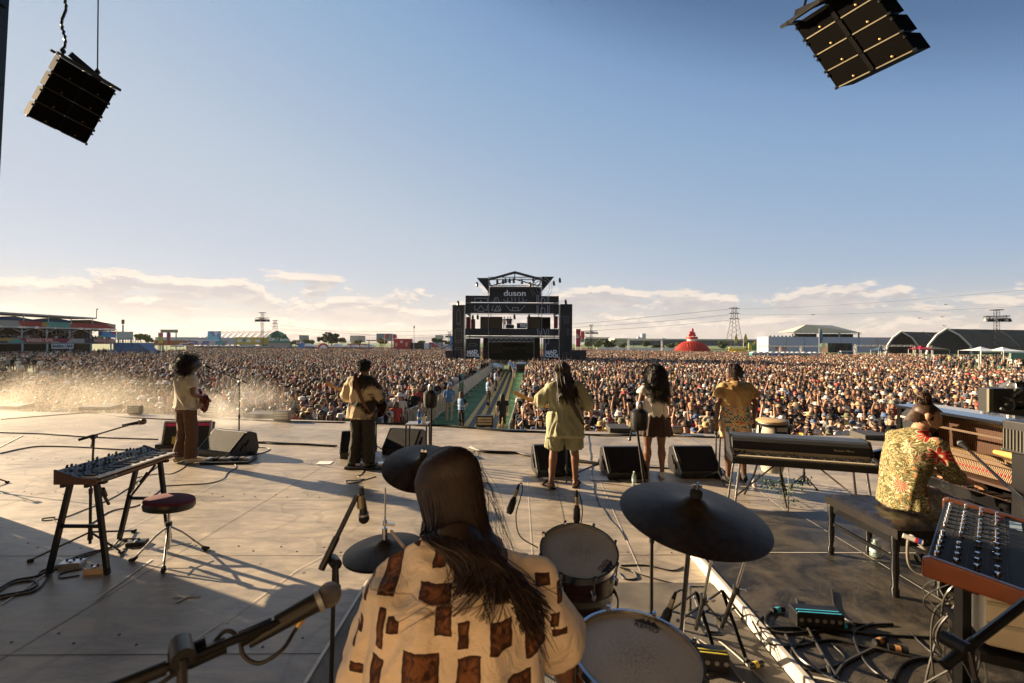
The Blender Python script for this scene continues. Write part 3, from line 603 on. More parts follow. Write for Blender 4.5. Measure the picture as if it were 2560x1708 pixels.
# --- stands and microphones
def ballmic(tip, back, label, r=.026, body=BLK, grp=None, col=None):
 tip = Vector(tip); back = Vector(back); d = (back - tip).normalized(); t = thing('microphone', label, 'microphone', tip, 0, grp)
 o = Vector((0, 0, 0)); MB().sph(o + d * r * .9, r, 14).build('mic_head', col or M('mic_mesh', (0.20, 0.18, 0.16), 0.45, 0.6, bump=1, bscale=600), t)
 MB().cyl(o + d * r * 1.5, o + d * r * 1.9, r * .95, n=14).build('ring', GALV, t)
 MB().loft([(o + d * r * 1.7, r * .78), (o + d * r * 3.2, r * .66), (o + d * r * 6.6, r * .42), (o + d * r * 7.0, r * .40)], 12).build('mic_body', body, t)
 return t
def stand(base, top, boom0, boom1, label, z=0.0, legs=(0.4, 2.5, 4.6), leg_r=.34, name='mic_stand', low=.16, rb=.0075):
 base = Vector(base); o = base.copy(); t = thing(name, label, 'microphone stand', base, 0, None)
 b = lambda p: Vector(p) - o; T = b(top)
 MB().cyl((0, 0, low * .3), (0, 0, T.z * .52), .012, n=8).build('lower_pole', BLKM, t)
 MB().cyl((0, 0, T.z * .5), T, .0085, n=8).build('upper_pole', BLKM, t)
 m = MB(); m.cyl((0, 0, T.z * .49), (0, 0, T.z * .54), .017, n=10); m.build('collar', BLK, t)
 m = MB(); m.cyl((0, 0, low * .55), (0, 0, low * 1.25), .022, .017, n=10); m.build('hub', BLK, t)
 for a in legs:
  e = V(math.cos(a) * leg_r, math.sin(a) * leg_r, .014); l = MB().cyl((0, 0, low), e, .009, n=8).build('leg', BLKM, t)
  MB().cyl(e * .93, e * 1.04, .014, n=8).build('rubber_foot', RUB, l)
 if boom0 is not None:
  a, c = b(boom0), b(boom1); MB().cyl(a, c, rb, n=8).build('boom', BLKM, t)
  d = (c - a).normalized(); MB().cyl(a, a + d * .12, .013, n=10).build('boom_grip', BLK, t)
  m = MB(); sx, u = frame(d); m.cyl(T - sx * .03, T + sx * .03, .02, n=10); m.build('clutch', BLK, t)
  m = MB(); m.cyl(T + sx * .03, T + sx * .045 - V(0, 0, .07), .006, n=6); m.sph(T + sx * .047 - V(0, 0, .075), .011, 8); m.build('knob', BLK, t)
 return t
VOCAL = M('mic_tan', (0.16, 0.11, 0.07), 0.5, 0.3)
# behind the left keyboard
b = on(225, 1372); tp_ = at(235, 1093, b.y); stand(b, tp_, at(197, 1100, b.y - .06), at(338, 1058, b.y + .10), 'black tripod stand with level boom behind the wooden keyboard', leg_r=.40, legs=(3.9, -.25, 1.3))
ballmic(at(365, 1053, b.y + .12), at(325, 1060, b.y + .10), 'brown headed microphone on the boom over the left keyboard', .03, col=VOCAL)
# far left edge: boom tip and tripod feet
b = on(-60, 1210); stand(b, b + V(0, 0, .55), at(-70, 1155, b.y), at(57, 1090, b.y + .05), 'black boom stand cut off by the left edge of the photo', leg_r=.38, legs=(.15, -.5, 2.4))
# guitarist on the left
b = on(597, 1133); stand(b, at(598, 955, b.y), at(618, 958, b.y), at(517, 917, b.y - .5), 'thin stand whose boom reaches up left to the guitarist with round hair', leg_r=.36, legs=(-.35, 1.9, 4.0))
ballmic(at(510, 913, b.y - .5), at(524, 920, b.y - .5), 'microphone in front of the guitarist with round dark hair')
# man in tie-dye
b = on(940, 1137); stand(b, at(938, 985, b.y), at(945, 1000, b.y), at(928, 935, b.y - .25), 'upright stand in front of the man in the tie-dye shirt', leg_r=.2)
ballmic(at(925, 930, b.y - .28), at(930, 944, b.y - .26), 'microphone at the face of the man in the tie-dye shirt')
b = on(1416, 1196); stand(b, at(1408, 1000, b.y), at(1412, 1020, b.y), at(1392, 930, b.y - .2), 'stand mostly hidden behind the man in green', leg_r=.2)
ballmic(at(1388, 924, b.y - .2), at(1394, 936, b.y - .2), 'microphone in front of the man with dreadlocks')
b = on(1790, 1186); stand(b, at(1790, 985, b.y), at(1800, 1000, b.y), at(1800, 950, b.y - .05), 'stand left of the woman in the yellow shirt', leg_r=.2)
ballmic(at(1803, 944, b.y - .05), at(1797, 958, b.y - .05), 'microphone at the mouth of the woman in the yellow shirt')
b = on(2010, 1215); stand(b, at(1980, 1040, b.y), at(1935, 1010, b.y), at(1903, 985, b.y - .1), 'boom stand reaching over the conga drum', leg_r=.2, legs=(1.2, 3.3, 5.0))
# drum overheads
def overhead(px, py, Y, label, bx, sz=1.0):
 c = at(px, py, Y); t = thing('overhead_microphone', label, 'microphone', c)
 MB().lathe((0, 0, 0), [(.02 * sz, -.085 * sz), (.045 * sz, -.082 * sz), (.052 * sz, -.07 * sz), (.056 * sz, 0.0), (.054 * sz, .03 * sz), (.03 * sz, .05 * sz)], 18).build('shock_mount', BLK, t)
 MB().lathe((0.004, 0, 0), [(.018 * sz, .045 * sz), (.024 * sz, .055 * sz), (.024 * sz, .085 * sz), (.015 * sz, .098 * sz), (.004, .10 * sz)], 14).build('capsule', M('mic_silver', (.35, .37, .38), .35, .8), t)
 g = on(bx, 2000); g = V((bx - 1280) / F * (Y + .05), Y + .05, 0); top = c + V(0.0, 0.05, -.08 * sz)
 s_ = stand(g, top, top + V(.0, .0, -.02), top + V(0.0, .001, .02), label.replace('microphone', 'stand').replace('silver topped', 'tall black'), leg_r=.3, rb=.010)
overhead(1076, 992, 3.6, 'silver topped overhead microphone above the crash cymbal', 1078, 1.0)
overhead(1598, 1042, 2.9, 'silver topped overhead microphone behind the big ride cymbal', 1632, 1.0)
# hi-hat microphone
b = V((832 - 1280) / F * 1.72, 1.72, 0); stand(b, at(836, 1405, 1.72), at(803, 1424, 1.70), at(893, 1238, 1.78), 'black boom stand left of the drummer with a hanging microphone', leg_r=.30, legs=(2.5, 4.3, 5.9), rb=.010)
t = ballmic(at(911, 1308, 1.80), at(905, 1235, 1.79), 'small black microphone hanging over the hi-hat cymbals', .021, col=M('mic_foam', (.012, .012, .012), .9))
MB().cyl(at(903, 1270, 1.79) - t.location, at(902, 1238, 1.79) - t.location, .016, n=10).build('clip', M('mic_gold', (.30, .25, .17), .4, .5), t)
# foreground boom microphone
A = at(838, 1476, 1.03); B = at(300, 1712, .80); b0 = V(-.62, .86, 0)
st = stand(b0, at(455, 1628, .86), B + (B - A) * .15, at(735, 1540, .985), 'big out of focus boom stand in the bottom left foreground', rb=.0085, leg_r=.36)
ballmic(A + (A - B).normalized() * .01, at(735, 1540, .985), 'large grey headed vocal microphone in the left foreground', .027)
m = MB(); d = (A - B).normalized(); m.cyl(at(790, 1503, 1.01), at(690, 1558, .97), .019, .016, n=12); o = m.build('mic_clip', BLK); o.parent = st; o.matrix_parent_inverse = Matrix.Translation(-b0)
for q, rr in ((at(640, 1580, .95), .016), (at(520, 1632, .90), .015), (at(470, 1640, .885), .022)): o = MB().cyl(q - d * .03, q + d * .03, rr, n=12).build('joint', BLK); o.parent = st; o.matrix_parent_inverse = Matrix.Translation(-b0)
q = cr([at(752, 1555, .99), at(735, 1580, .98), at(705, 1625, .95), at(650, 1658, .93), at(610, 1640, .93), at(596, 1595, .93), at(560, 1580, .93), at(500, 1650, .89), at(430, 1690, .86), at(380, 1725, .84)])
tag(MB().tube(q, .0042, 8).build('cable', CABLE), 'cable looping below the large foreground microphone', 'cable')
tag(MB().cyl(at(756, 1545, .995), at(742, 1568, .985), .0085, .007, n=10).build('cable_plug', M('plug_gold', (.55, .36, .14), .35, .4)), 'golden plug under the large foreground microphone', 'plug')
# --- synthesizer on the left
kx0, kx1, ky0, ky1 = -3.80, -3.45, 3.78, 4.72; WOOD = M('dark_wood', (0.055, 0.018, 0.010), 0.35, scale=5, col2=(0.10, 0.035, 0.018)); WOOD2 = M('brown_wood', (0.16, 0.075, 0.03), 0.4, scale=8, col2=(0.24, 0.12, 0.05))
t = thing('synthesizer', 'wooden cased synthesizer with rows of black knobs by the round stool', 'keyboard', (kx0, ky0, 0.80)); W_ = kx1 - kx0; D_ = ky1 - ky0
pr = [(0, 0), (W_, 0), (W_, .045), (.19, .062), (0, .125)]
m = MB(); m.prism([(0, .01), (W_ - .004, .01), (W_ - .004, .03), (.19, .045), (0.004, .110)], (0, .02, 0), (1, 0, 0), (0, 0, 1), (0, D_ - .04, 0)); m.build('case', WOOD2, t, False)
for y in (0, D_ - .02): MB().prism(pr, (0, y, 0), (1, 0, 0), (0, 0, 1), (0, .02, 0)).build('end_cheek', WOOD, t, False, .004)
sl_ = V(.19, 0, -.063); n_ = V(.063, 0, .19).normalized()
m = MB(); c = V(.095, D_ / 2, .0785) + n_ * .004; m.beam(c - V(0, D_ / 2 - .022, 0), c + V(0, D_ / 2 - .022, 0), .004, .185, V(1, 0, 0)) if False else m.beam(c - sl_ * .48, c + sl_ * .48, D_ - .05, .004, n_); m.build('panel', M('panel_slate', (.05, .055, .062), .35), t, False)
m = MB()
for j in range(4):
 for i in range(22):
  if (i * 7 + j * 3) % 5 in (0, 3) and not (j == 3): continue
  p = V(0, .05 + i * (D_ - .1) / 21, .1255) + sl_ * (.12 + j * .2); p.z += 0
  q = p + n_ * .002; o = (i + j) % 3
  m.cyl(q, q + n_ * (.022 if o else .010), .010 if o else .006, .008 if o else .005, n=8)
m.build('knobs', BLK, t)['kind'] = 'stuff'
m = MB(); m.box((.15, .52, .085), (.03, .20, .004)); o = m.build('patch_strip', M('strip_pink', (.5, .16, .2), .5, scale=30, col2=(.2, .5, .4)), t, False); o.rotation_euler = (0, 0, 0)
kw = (D_ - .08) / 36; m = MB()
for i in range(36): m.box((.272, .04 + kw * (i + .5), .052), (.145, kw - .0015, .014))
m.build('white_keys', M('ivory', (.72, .70, .64), .35), t, False)
m = MB()
for i in range(36):
 if i % 7 not in (2, 6): m.box((.245, .04 + kw * (i + 1), .063), (.092, kw * .55, .014))
m.build('black_keys', BLK, t, False)
m = MB(); m.box((W_ + .001, .13, .022), (.003, .15, .02)); m.build('name_plate', M('plate_pale', (.5, .47, .4), .5), t, False)
text('lettering', 'SEQUENTIAL', BLK, .022, (W_ + .0035, .13, .022), Matrix.Rotation(R(90), 3, 'Z') @ FACE, t, .0005)
ks = thing('keyboard_stand', 'black four legged stand under the wooden synthesizer', 'keyboard stand', (-3.66, 4.25, 0))
for y in (-.36, .34):
 tops = [V(-.10, y, .79), V(.12, y, .79)]; feet = [V(-.28, y, .01), V(.22, y + (.0), .01)]
 for a, f_ in zip(tops, feet): l = MB().beam(a, f_, .034, .034).build('leg', BLKM, ks, False); m = MB().cyl(f_ + V(0, 0, -.005), f_ + V(0, 0, .05), .02, n=10); m.build('rubber_foot', RUB, l)
 MB().beam(tops[0].lerp(feet[0], .48), tops[1].lerp(feet[1], .48), .014, .03).build('crossbar', BLKM, ks, False)
 m = MB(); m.box((0.0, y, .79), (.40, .04, .02)); m.build('support_arm', BLKM, ks, False)
 m = MB(); m.cyl(V(0.10, y * .9, .76), V(.02, y * .35, .52), .012, n=8); m.cyl(V(.08, y * .72, .70), V(.05, y * .55, .62), .020, n=8); m.build('brace', BLK, ks)
m = MB(); m.beam((-.09, -.45, .785), (-.09, .45, .785), .03); m.build('rail', BLKM, ks, False); m = MB(); m.beam((.11, -.45, .785), (.11, .45, .785), .03); m.build('rail', BLKM, ks, False)
# --- round stool
t = thing('round_stool', 'padded round stool with dark red top and chrome tripod', 'stool', (-3.13, 4.17, 0))
k_ = Matrix.Rotation(R(5), 3, 'Y') @ Matrix.Rotation(R(-4), 3, 'X')
MB().lathe((0, 0, .50), [(.02, -.035), (.15, -.035), (.198, -.02), (.206, .01), (.20, .04)], 36, k_).build('seat', M('black_vinyl', (.015, .013, .013), .35), t)
MB().lathe((0, 0, .50), [(.20, .040), (.192, .056), (.17, .064), (.02, .060)], 36, k_).build('seat_top', M('maroon_plush', (.11, .008, .02), .85, scale=30), t)
MB().cyl((0, 0, .10), (0, 0, .48), .013, n=12).build('pole', CHR, t); MB().cyl((0, 0, .16), (0, 0, .34), .019, n=12).build('sleeve', CHR, t)
MB().cyl((0, 0, .31), (0, 0, .345), .027, n=12).build('collar', BLKM, t)
for a in (3.3, .75, 5.2):
 e = V(math.cos(a) * .29, math.sin(a) * .27, .02); l = MB().tube([(0, 0, .31), e * .35 + V(0, 0, .22), e], .0095, 8).build('leg', CHR, t)
 MB().loft([(e - e.normalized() * .03 + V(0, 0, .025), .015), (e, .022), (e + e.normalized() * .035 - V(0, 0, .008), .012)], 8).build('rubber_foot', RUB, l)
 MB().tube([(0, 0, .12), e * .62 + V(0, 0, .09)], .005, 6).build('strut', CHR, t)
# --- effect pedals
def pedal(px, py, dims, rz, label, mat, z=0.0, kn=3, name='effect_pedal'):
 p = on(px, py, z); t = thing(name, label, 'effect pedal', p, rz)
 MB().box((0, 0, dims[2] / 2), dims).build('housing', mat, t, False, .006)
 for i in range(kn): MB().cyl((dims[0] * (-.3 + .3 * i), dims[1] * .25, dims[2]), (dims[0] * (-.3 + .3 * i), dims[1] * .25, dims[2] + .014), .009, n=10).build('knob', BLK, t)
 MB().cyl((0, -dims[1] * .25, dims[2]), (0, -dims[1] * .25, dims[2] + .015), .012, n=12).build('foot_switch', CHR, t); return t
pedal(180, 1416, (.17, .10, .045), .25, 'grey metal effect pedal between the legs of the left keyboard stand', ALU)
t = pedal(240, 1432, (.15, .085, .05), .15, 'tan effect pedal with rainbow stripes beside the keyboard stand leg', M('pedal_tan', (.58, .42, .26), .45))
for i, c in enumerate(((.5, .08, .03), (.6, .28, .04), (.55, .5, .1), (.15, .35, .12))): MB().box((0.02 + i * .015, 0.01, .0515), (.012, .06, .001)).build('stripe', M('stripe_%s' % 'abcd'[i], c, .5), t, False)
pedal(343, 1362, (.16, .10, .04), .2, 'black volume pedal behind the round stool', BLK, kn=2)
bd = on(560, 1157); t = thing('pedal_board', 'board of effect pedals at the feet of the guitarist with round hair', 'pedal board', bd + V(.05, .05, 0), .1)
MB().box((0, 0, .02), (.75, .32, .03)).build('board', BLK, t, False, .004)
for i in range(7): MB().box((-.31 + i * .103, .02 * (i % 2), .055), (.07, .12, .04), .1 * (i % 3 - 1)).build('pedal', [ALU, BLK, M('pedal_grey', (.2, .2, .2), .4)][i % 3], t, False, .004)
bd = on(868, 1172); t = thing('pedal_board', 'black pedal board by the feet of the man in the tie-dye shirt', 'pedal board', bd + V(.28, .08, 0), 0)
MB().box((0, 0, .02), (.62, .28, .03)).build('board', BLK, t, False, .004)
for i in range(5): MB().box((-.24 + i * .12, .0, .055), (.08, .12, .045), .1 * (i % 3 - 1)).build('pedal', [BLK, ALU, M('pedal_clear', (.35, .38, .40), .2)][i % 3], t, False, .004)
# --- case with a pink stripe, leaning behind the guitarist
p = on(448, 1130); t = thing('equipment_case', 'open flight case with pink stripe and yellow label behind the guitarist', 'flight case', p + V(0, .25, 0), R(8))
rx = Matrix.Rotation(R(-14), 3, 'X')
MB().box((0, 0, .25), (.78, .16, .50), rx).build('shell', M('case_dark', (.03, .03, .03), .5), t, False, .01)
m = MB()
for s in (-1, 1): m.beam(rx @ V(s * .39, -.08, -.25) + V(0, 0, .25), rx @ V(s * .39, -.08, .25) + V(0, 0, .25), .03)
for s in (-1, 1): m.beam(rx @ V(-.39, -.08, s * .25) + V(0, 0, .25), rx @ V(.39, -.08, s * .25) + V(0, 0, .25), .03)
m.build('frame', ALU, t, False)
MB().box(rx @ V(0, -.083, .19) + V(0, 0, .25), (.74, .004, .05), rx).build('stripe', M('pink_tape', (.75, .06, .22), .5), t, False)
MB().box(rx @ V(-.12, -.084, -.10) + V(0, 0, .25), (.24, .004, .15), rx).build('label_sheet', M('yellow_label', (.62, .50, .08), .5), t, False)
MB().box((-.35, .05, .06), (.30, .4, .12)).build('base', BLK, t, False, .01)
# --- lights and boxes along the stage lip
def blinder(px, py, wpx, label, rz=0.0):
 p = on(px, py); sc_ = p.y / F; w_ = wpx * sc_; t = thing('floor_light', label, 'stage light', p, rz, 'floor lights along the stage lip'); h = w_ * .62
 MB().box((0, 0, h * .62), (w_, .14, h)).build('housing', BLK, t, False, .008)
 for i in range(3): MB().box((0, -.073, h * (.36 + .26 * i)), (w_ * .86, .006, h * .19)).build('lamp_panel', M('lamp_panel_cream', (.50, .43, .28), .35), t, False)
 MB().beam((-w_ * .5, .0, .02), (w_ * .5, .0, .02), .05, .03).build('bracket', BLKM, t, False)
for a in ((338, 1036, 31, 'dusty floor light left of the guitarist with round hair'), (521, 1042, 38, 'floor light right behind the guitarist with round hair'), (706, 1053, 39, 'floor light between the guitarist and the man in tie-dye'),
          (1212, 1068, 42, 'floor light at the end of the yellow striped aisle'), (1691, 1084, 24, 'floor light right of the woman in the dark skirt')): blinder(*a)
def flat(px, py, wpx, label, h=.10, d=.45):
 p = on(px, py); w_ = wpx * p.y / F; t = thing('front_fill_speaker', label, 'speaker', p + V(0, .2, 0), 0, 'low speakers along the stage lip')
 MB().prism([(-d / 2, 0), (d / 2, 0), (d / 2, h * 1.3), (-d / 2, h)], (-w_ / 2, 0, 0), (0, 1, 0), (0, 0, 1), (w_, 0, 0)).build('cabinet', M('dusty_black', (.06, .055, .05), .6), t, False, .008)
 MB().box((0, d / 2 + .004, h * .6), (w_ * .92, .006, h * .9)).build('grille', GRILLE, t, False)
 MB().box((-w_ * .42, -d / 2 - .003, h * .5), (w_ * .09, .006, h * .6)).build('handle', RUB, t, False)
for a in ((18, 1024, 60, 'low speaker in the smoke at the far left of the lip'), (236, 1026, 76, 'low speaker in the smoke left of the first floor light'), (648, 1045, 72, 'low speaker left of the floor light near the man in tie-dye'),
          (1550, 1082, 52, 'low speaker left of the woman in the dark skirt'), (2190, 1100, 58, 'low speaker beyond the electric piano')): flat(*a)
# --- small table with bottle and cup
p = on(1045, 1135) ; tz = .66; t = thing('small_table', 'small metal side table carrying a blue bottle and a cup', 'table', (p.x, 7.55, 0)); tp0 = on(1015, 1060, .66)
t.location = (at(1045, 1060, 7.55).x, 7.55, 0)
MB().box((0, 0, tz), (.36, .30, .02)).build('table_top', M('table_grey', (.22, .22, .22), .3), t, False, .004)
for x in (-.165, .165):
 for y in (-.135, .135): MB().beam((x, y, 0), (x, y, tz - .01), .022).build('leg', BLKM, t, False)
def bottle(loc, h, label, mat, cap, r=None):
 r = r or h * .15; t = thing('water_bottle', label, 'bottle', loc)
 MB().lathe((0, 0, 0), [(r * .7, .0), (r, h * .04), (r, h * .22), (r * .93, h * .26), (r, h * .30), (r, h * .44), (r * .92, h * .50), (r, h * .56), (r * .98, h * .66), (r * .45, h * .84), (r * .38, h * .90), (r * .40, h * .93)], 14).build('bottle_body', mat, t)
 MB().cyl((0, 0, h * .92), (0, 0, h), r * .42, n=10).build('cap', cap, t)
 MB().lathe((0, 0, 0), [(r * 1.02, h * .32), (r * 1.02, h * .50)], 14, cap=False).build('label_band', M('bottle_label', (.5, .62, .66), .5), t)
BB = M('blue_plastic', (.03, .16, .55), .15, trans=.5); CL = M('clear_plastic', (.70, .88, .82), .12, trans=.75)
bottle((t.location.x + .03, 7.50, .67), .22, 'blue water bottle standing on the small metal table', BB, BB)
def cup(loc, label, mat, h=.11, drink=None):
 t = thing('plastic_cup', label, 'cup', loc); MB().lathe((0, 0, 0), [(.030, 0), (.042, h), (.045, h), (.044, h - .004), (.028, .004)], 16).build('cup_wall', mat, t)
 if drink: MB().lathe((0, 0, 0), [(.027, .005), (.034, h * .35)], 14).build('drink', drink, t)
cup((t.location.x + .11, 7.48, .67), 'white paper cup beside the blue bottle on the table', WHT)
p = on(1381, 1203); bottle(p, .20, 'blue water bottle beside the left foot of the man in green', BB, BB); p = on(1376, 1196); bottle(p, .21, 'clear water bottle behind the blue one by the man in green', CL, WHT)
bottle(on(1585, 1214), .20, 'clear water bottle on the floor left of the ride cymbal top', CL, WHT)
bottle(on(2188, 1392, PH), .155, 'clear water bottle on the floor under the piano bench', CL, CL, .042)
cup(on(1886, 1217), 'clear cup of red drink beside the feet of the woman in yellow', M('cup_clear', (.8, .85, .9), .2, trans=.5), .11, M('red_drink', (.3, .02, .02), .2))
def sheet(px, py, w_, h_, rz, label):
 p = on(px, py); m = MB(); k = 5
 vs = [(-w_ / 2 + w_ * i / k, -h_ / 2 + h_ * j / k, .003 + .006 * abs(mnoise.noise(V(i * .5, j * .5, px)))) for j in range(k + 1) for i in range(k + 1)]
 m.add(vs + [(x, y, z - .001) for x, y, z in vs], [(j * 6 + i, j * 6 + i + 1, j * 6 + i + 7, j * 6 + i + 6) for j in range(k) for i in range(k)] + [(36 + j * 6 + i + 6, 36 + j * 6 + i + 7, 36 + j * 6 + i + 1, 36 + j * 6 + i) for j in range(k) for i in range(k)]); o = m.build('paper_sheet', M('paper', (.78, .77, .76), .7)); o.location = p + V(0, 0, .004); o.rotation_euler = (0, 0, rz); tag(o, label, 'paper')
sheet(812, 1158, .23, .19, .05, 'white set list sheet on the floor left of the man in tie-dye'); sheet(1498, 1197, .26, .21, -.1, 'white set list sheet between the man in green and the skirted woman')
sheet(1372, 1196, .20, .10, .3, 'sheet of paper half under the monitor by the man in green')
# ================================================================== DRUM KIT
def tilt(ax, ay): return Matrix.Rotation(R(ay), 3, 'Y') @ Matrix.Rotation(R(ax), 3, 'X')
def cyb(a, lk, p):
 t = a('ShaderNodeTexCoord'); s = a('ShaderNodeSeparateXYZ', {0: t.outputs['Object']})
 w_ = a('ShaderNodeTexWave', {'Vector': t.outputs['Object'], 'Scale': 55.0, 'Distortion': 1.4, 'Detail': 2.0, 'Detail Scale': 3.0}, wave_type='RINGS', rings_direction='Z')
 n1 = a('ShaderNodeTexNoise', {'Vector': t.outputs['Object'], 'Scale': 9.0, 'Detail': 8.0, 'Roughness': .7})
 r = a('ShaderNodeMapRange', {0: n1.outputs['Fac'], 1: .35, 2: .65})
 c = a('ShaderNodeMix', {'Factor': r.outputs[0], 'A': (.030, .019, .011, 1), 'B': (.085, .058, .034, 1)}, data_type='RGBA'); lk.new(c.outputs['Result'], p.inputs['Base Color'])
 p.inputs['Metallic'].default_value = .55; p.inputs['Specular IOR Level'].default_value = .25; q = a('ShaderNodeMapRange', {0: n1.outputs['Fac'], 3: .34, 4: .55}); lk.new(q.outputs[0], p.inputs['Roughness'])
 n2 = a('ShaderNodeTexVoronoi', {'Vector': t.outputs['Object'], 'Scale': 38.0}); ad = a('ShaderNodeMath', {0: n2.outputs['Distance'], 1: w_.outputs['Fac']}, operation='ADD')
 b = a('ShaderNodeBump', {'Height': ad.outputs[0], 'Strength': .22, 'Distance': .002}); lk.new(b.outputs[0], p.inputs['Normal'])
BRZ = MK('cymbal_bronze', cyb)
def cymbal(name, c, r, tl, label, cat='cymbal', topper=True):
 t = thing(name, label, cat, c); k = r
 pr = [(r, 0), (r * .985, .0012), (r * .8, .013 * k / .25), (r * .5, .030 * k / .25), (r * .22, .043 * k / .25), (r * .17, .052 * k / .25), (r * .12, .063 * k / .25), (r * .06, .070 * k / .25), (.008, .072 * k / .25)]
 m = MB(); m.lathe((0, 0, 0), [(a, z - .0015) for a, z in pr][::-1][:-1] + pr, 72, tl); m.build('bronze_disc', BRZ, t, ang=30)
 if topper:
  h = .07 * k / .25; MB().lathe((0, 0, 0), [(.018, h), (.022, h + .006), (.021, h + .024), (.012, h + .030)], 16, tl).build('felt', M('black_felt', (.015, .015, .015), .95), t)
  m = MB(); m.cyl(tl @ V(0, 0, h + .02), tl @ V(0, 0, h + .058), .0045, n=8); m.beam(tl @ V(-.016, 0, h + .043), tl @ V(.016, 0, h + .043), .006, .012); m.build('wing_nut', CHR, t)
 return t
RC = at(1732, 1290, 1.67); t = cymbal('ride_cymbal', RC, .262, tilt(10, 4), 'very large dark bronze ride cymbal in the right foreground')
text('lettering', 'K', M('ink_black', (.01, .01, .01), .5), .035, tilt(10, 4) @ V(.035, -.170, .0255), tilt(10, 4) @ Matrix.Rotation(R(5), 3, 'X'), t, .0002)
CC = at(1058, 1168, 2.6); cymbal('crash_cymbal', CC, .23, tilt(20, 6), 'bronze crash cymbal left of the head of the drummer')
HC = at(962, 1376, 2.03); cymbal('hi_hat_cymbals', HC, .178, tilt(2, -3), 'pair of hi-hat cymbals left of the shoulder of the drummer', topper=False)
o = MB(); o.lathe((0, 0, -.008), [(.004, -.045), (.03, -.035), (.176, -.002), (.178, .0), (.03, -.03), (.004, -.04)], 60, tilt(2, -3)); o.build('bottom_cymbal', BRZ, bpy.data.objects['hi_hat_cymbals'])
def hstand(top, base, label, name='cymbal_stand', rod=None, cat='cymbal stand'):
 base = Vector(base); T = Vector(top) - base; t = thing(name, label, cat, base)
 mid = V(T.x * .5, T.y * .5, T.z * .5)
 MB().cyl((0, 0, .05), mid, .014, n=10).build('lower_tube', BLKM, t); MB().cyl(mid, T, .009, n=10).build('upper_tube', CHR, t)
 MB().cyl(mid - V(0, 0, .03), mid + V(0, 0, .03), .020, n=10).build('clamp', BLK, t)
 m = MB(); m.cyl(mid, mid + V(.05, -.02, .0), .005, n=6); m.sph(mid + V(.055, -.02, 0), (.014, .007, .01), 8); m.build('wing_bolt', CHR, t)
 for a in (.6, 2.7, 4.8):
  e = V(math.cos(a) * .28, math.sin(a) * .28, .015); l = MB().beam((0, 0, .30), e, .022, .008).build('leg', BLKM, t, False); MB().cyl(e * .95, e * 1.06, .014, n=8).build('rubber_foot', RUB, l); MB().beam((0, 0, .12), e * .6 + V(0, 0, .12), .015, .006).build('strut', BLKM, t, False)
 if rod: MB().cyl(T, T + Vector(rod), .004, n=8).build('rod', CHR, t)
 return t
z0 = .012
hstand(RC + V(0, .0, .05), V(RC.x + .0, RC.y + .28, z0), 'thick black stand carrying the big ride cymbal')
hstand(CC + V(0, 0, .05), V(CC.x + .1, CC.y + .3, z0), 'stand carrying the crash cymbal in front of the drummer')
t = hstand(HC + V(0, 0, -.03), V(HC.x, HC.y, z0), 'chrome hi-hat stand left of the drummer', 'hi_hat_stand', (0, 0, .31))
m = MB(); m.cyl(HC - t.location + V(0, 0, .05), HC - t.location + V(0, 0, .10), .013, n=12); m.cyl(HC - t.location + V(0, 0, .11), HC - t.location + V(0, 0, .135), .010, n=12); m.beam(HC - t.location + V(0, 0, .118), HC - t.location + V(.045, -.01, .118), .014, .012); m.build('hat_clutch', CHR, t)
tag(MB().cyl(at(978, 1328, 1.97), at(1010, 1368, 1.80), .0065, n=8).build('drum_stick', M('hickory', (.50, .32, .16), .5)), 'wooden drum stick over the hi-hat cymbals', 'drum stick')
def hb(a, lk, p):
 t = a('ShaderNodeTexCoord'); n1 = a('ShaderNodeTexNoise', {'Vector': t.outputs['Object'], 'Scale': 130.0, 'Detail': 6.0}); n2 = a('ShaderNodeTexNoise', {'Vector': t.outputs['Object'], 'Scale': 5.0, 'Detail': 4.0})
 ln = a('ShaderNodeVectorMath', {0: t.outputs['Object']}, operation='LENGTH'); g_ = a('ShaderNodeMapRange', {0: ln.outputs['Value'], 1: .11, 2: .0, 3: 0.0, 4: .22})
 ad = a('ShaderNodeMath', {0: n1.outputs['Fac'], 1: g_.outputs[0]}, operation='ADD'); r = a('ShaderNodeMapRange', {0: ad.outputs[0], 1: .56, 2: .84, 3: 0.0, 4: .6})
 c0 = a('ShaderNodeMix', {'Factor': n2.outputs['Fac'], 'A': (.42, .36, .27, 1), 'B': (.62, .57, .47, 1)}, data_type='RGBA')
 c = a('ShaderNodeMix', {'Factor': r.outputs[0], 'A': c0.outputs['Result'], 'B': (.16, .12, .07, 1)}, data_type='RGBA'); lk.new(c.outputs['Result'], p.inputs['Base Color']); p.inputs['Roughness'].default_value = .42
HEAD = MK('drum_head_skin', hb); SHELL = M('shell_wood', (.035, .012, .007), .22, scale=3, col2=(.07, .022, .012), coat=.5)
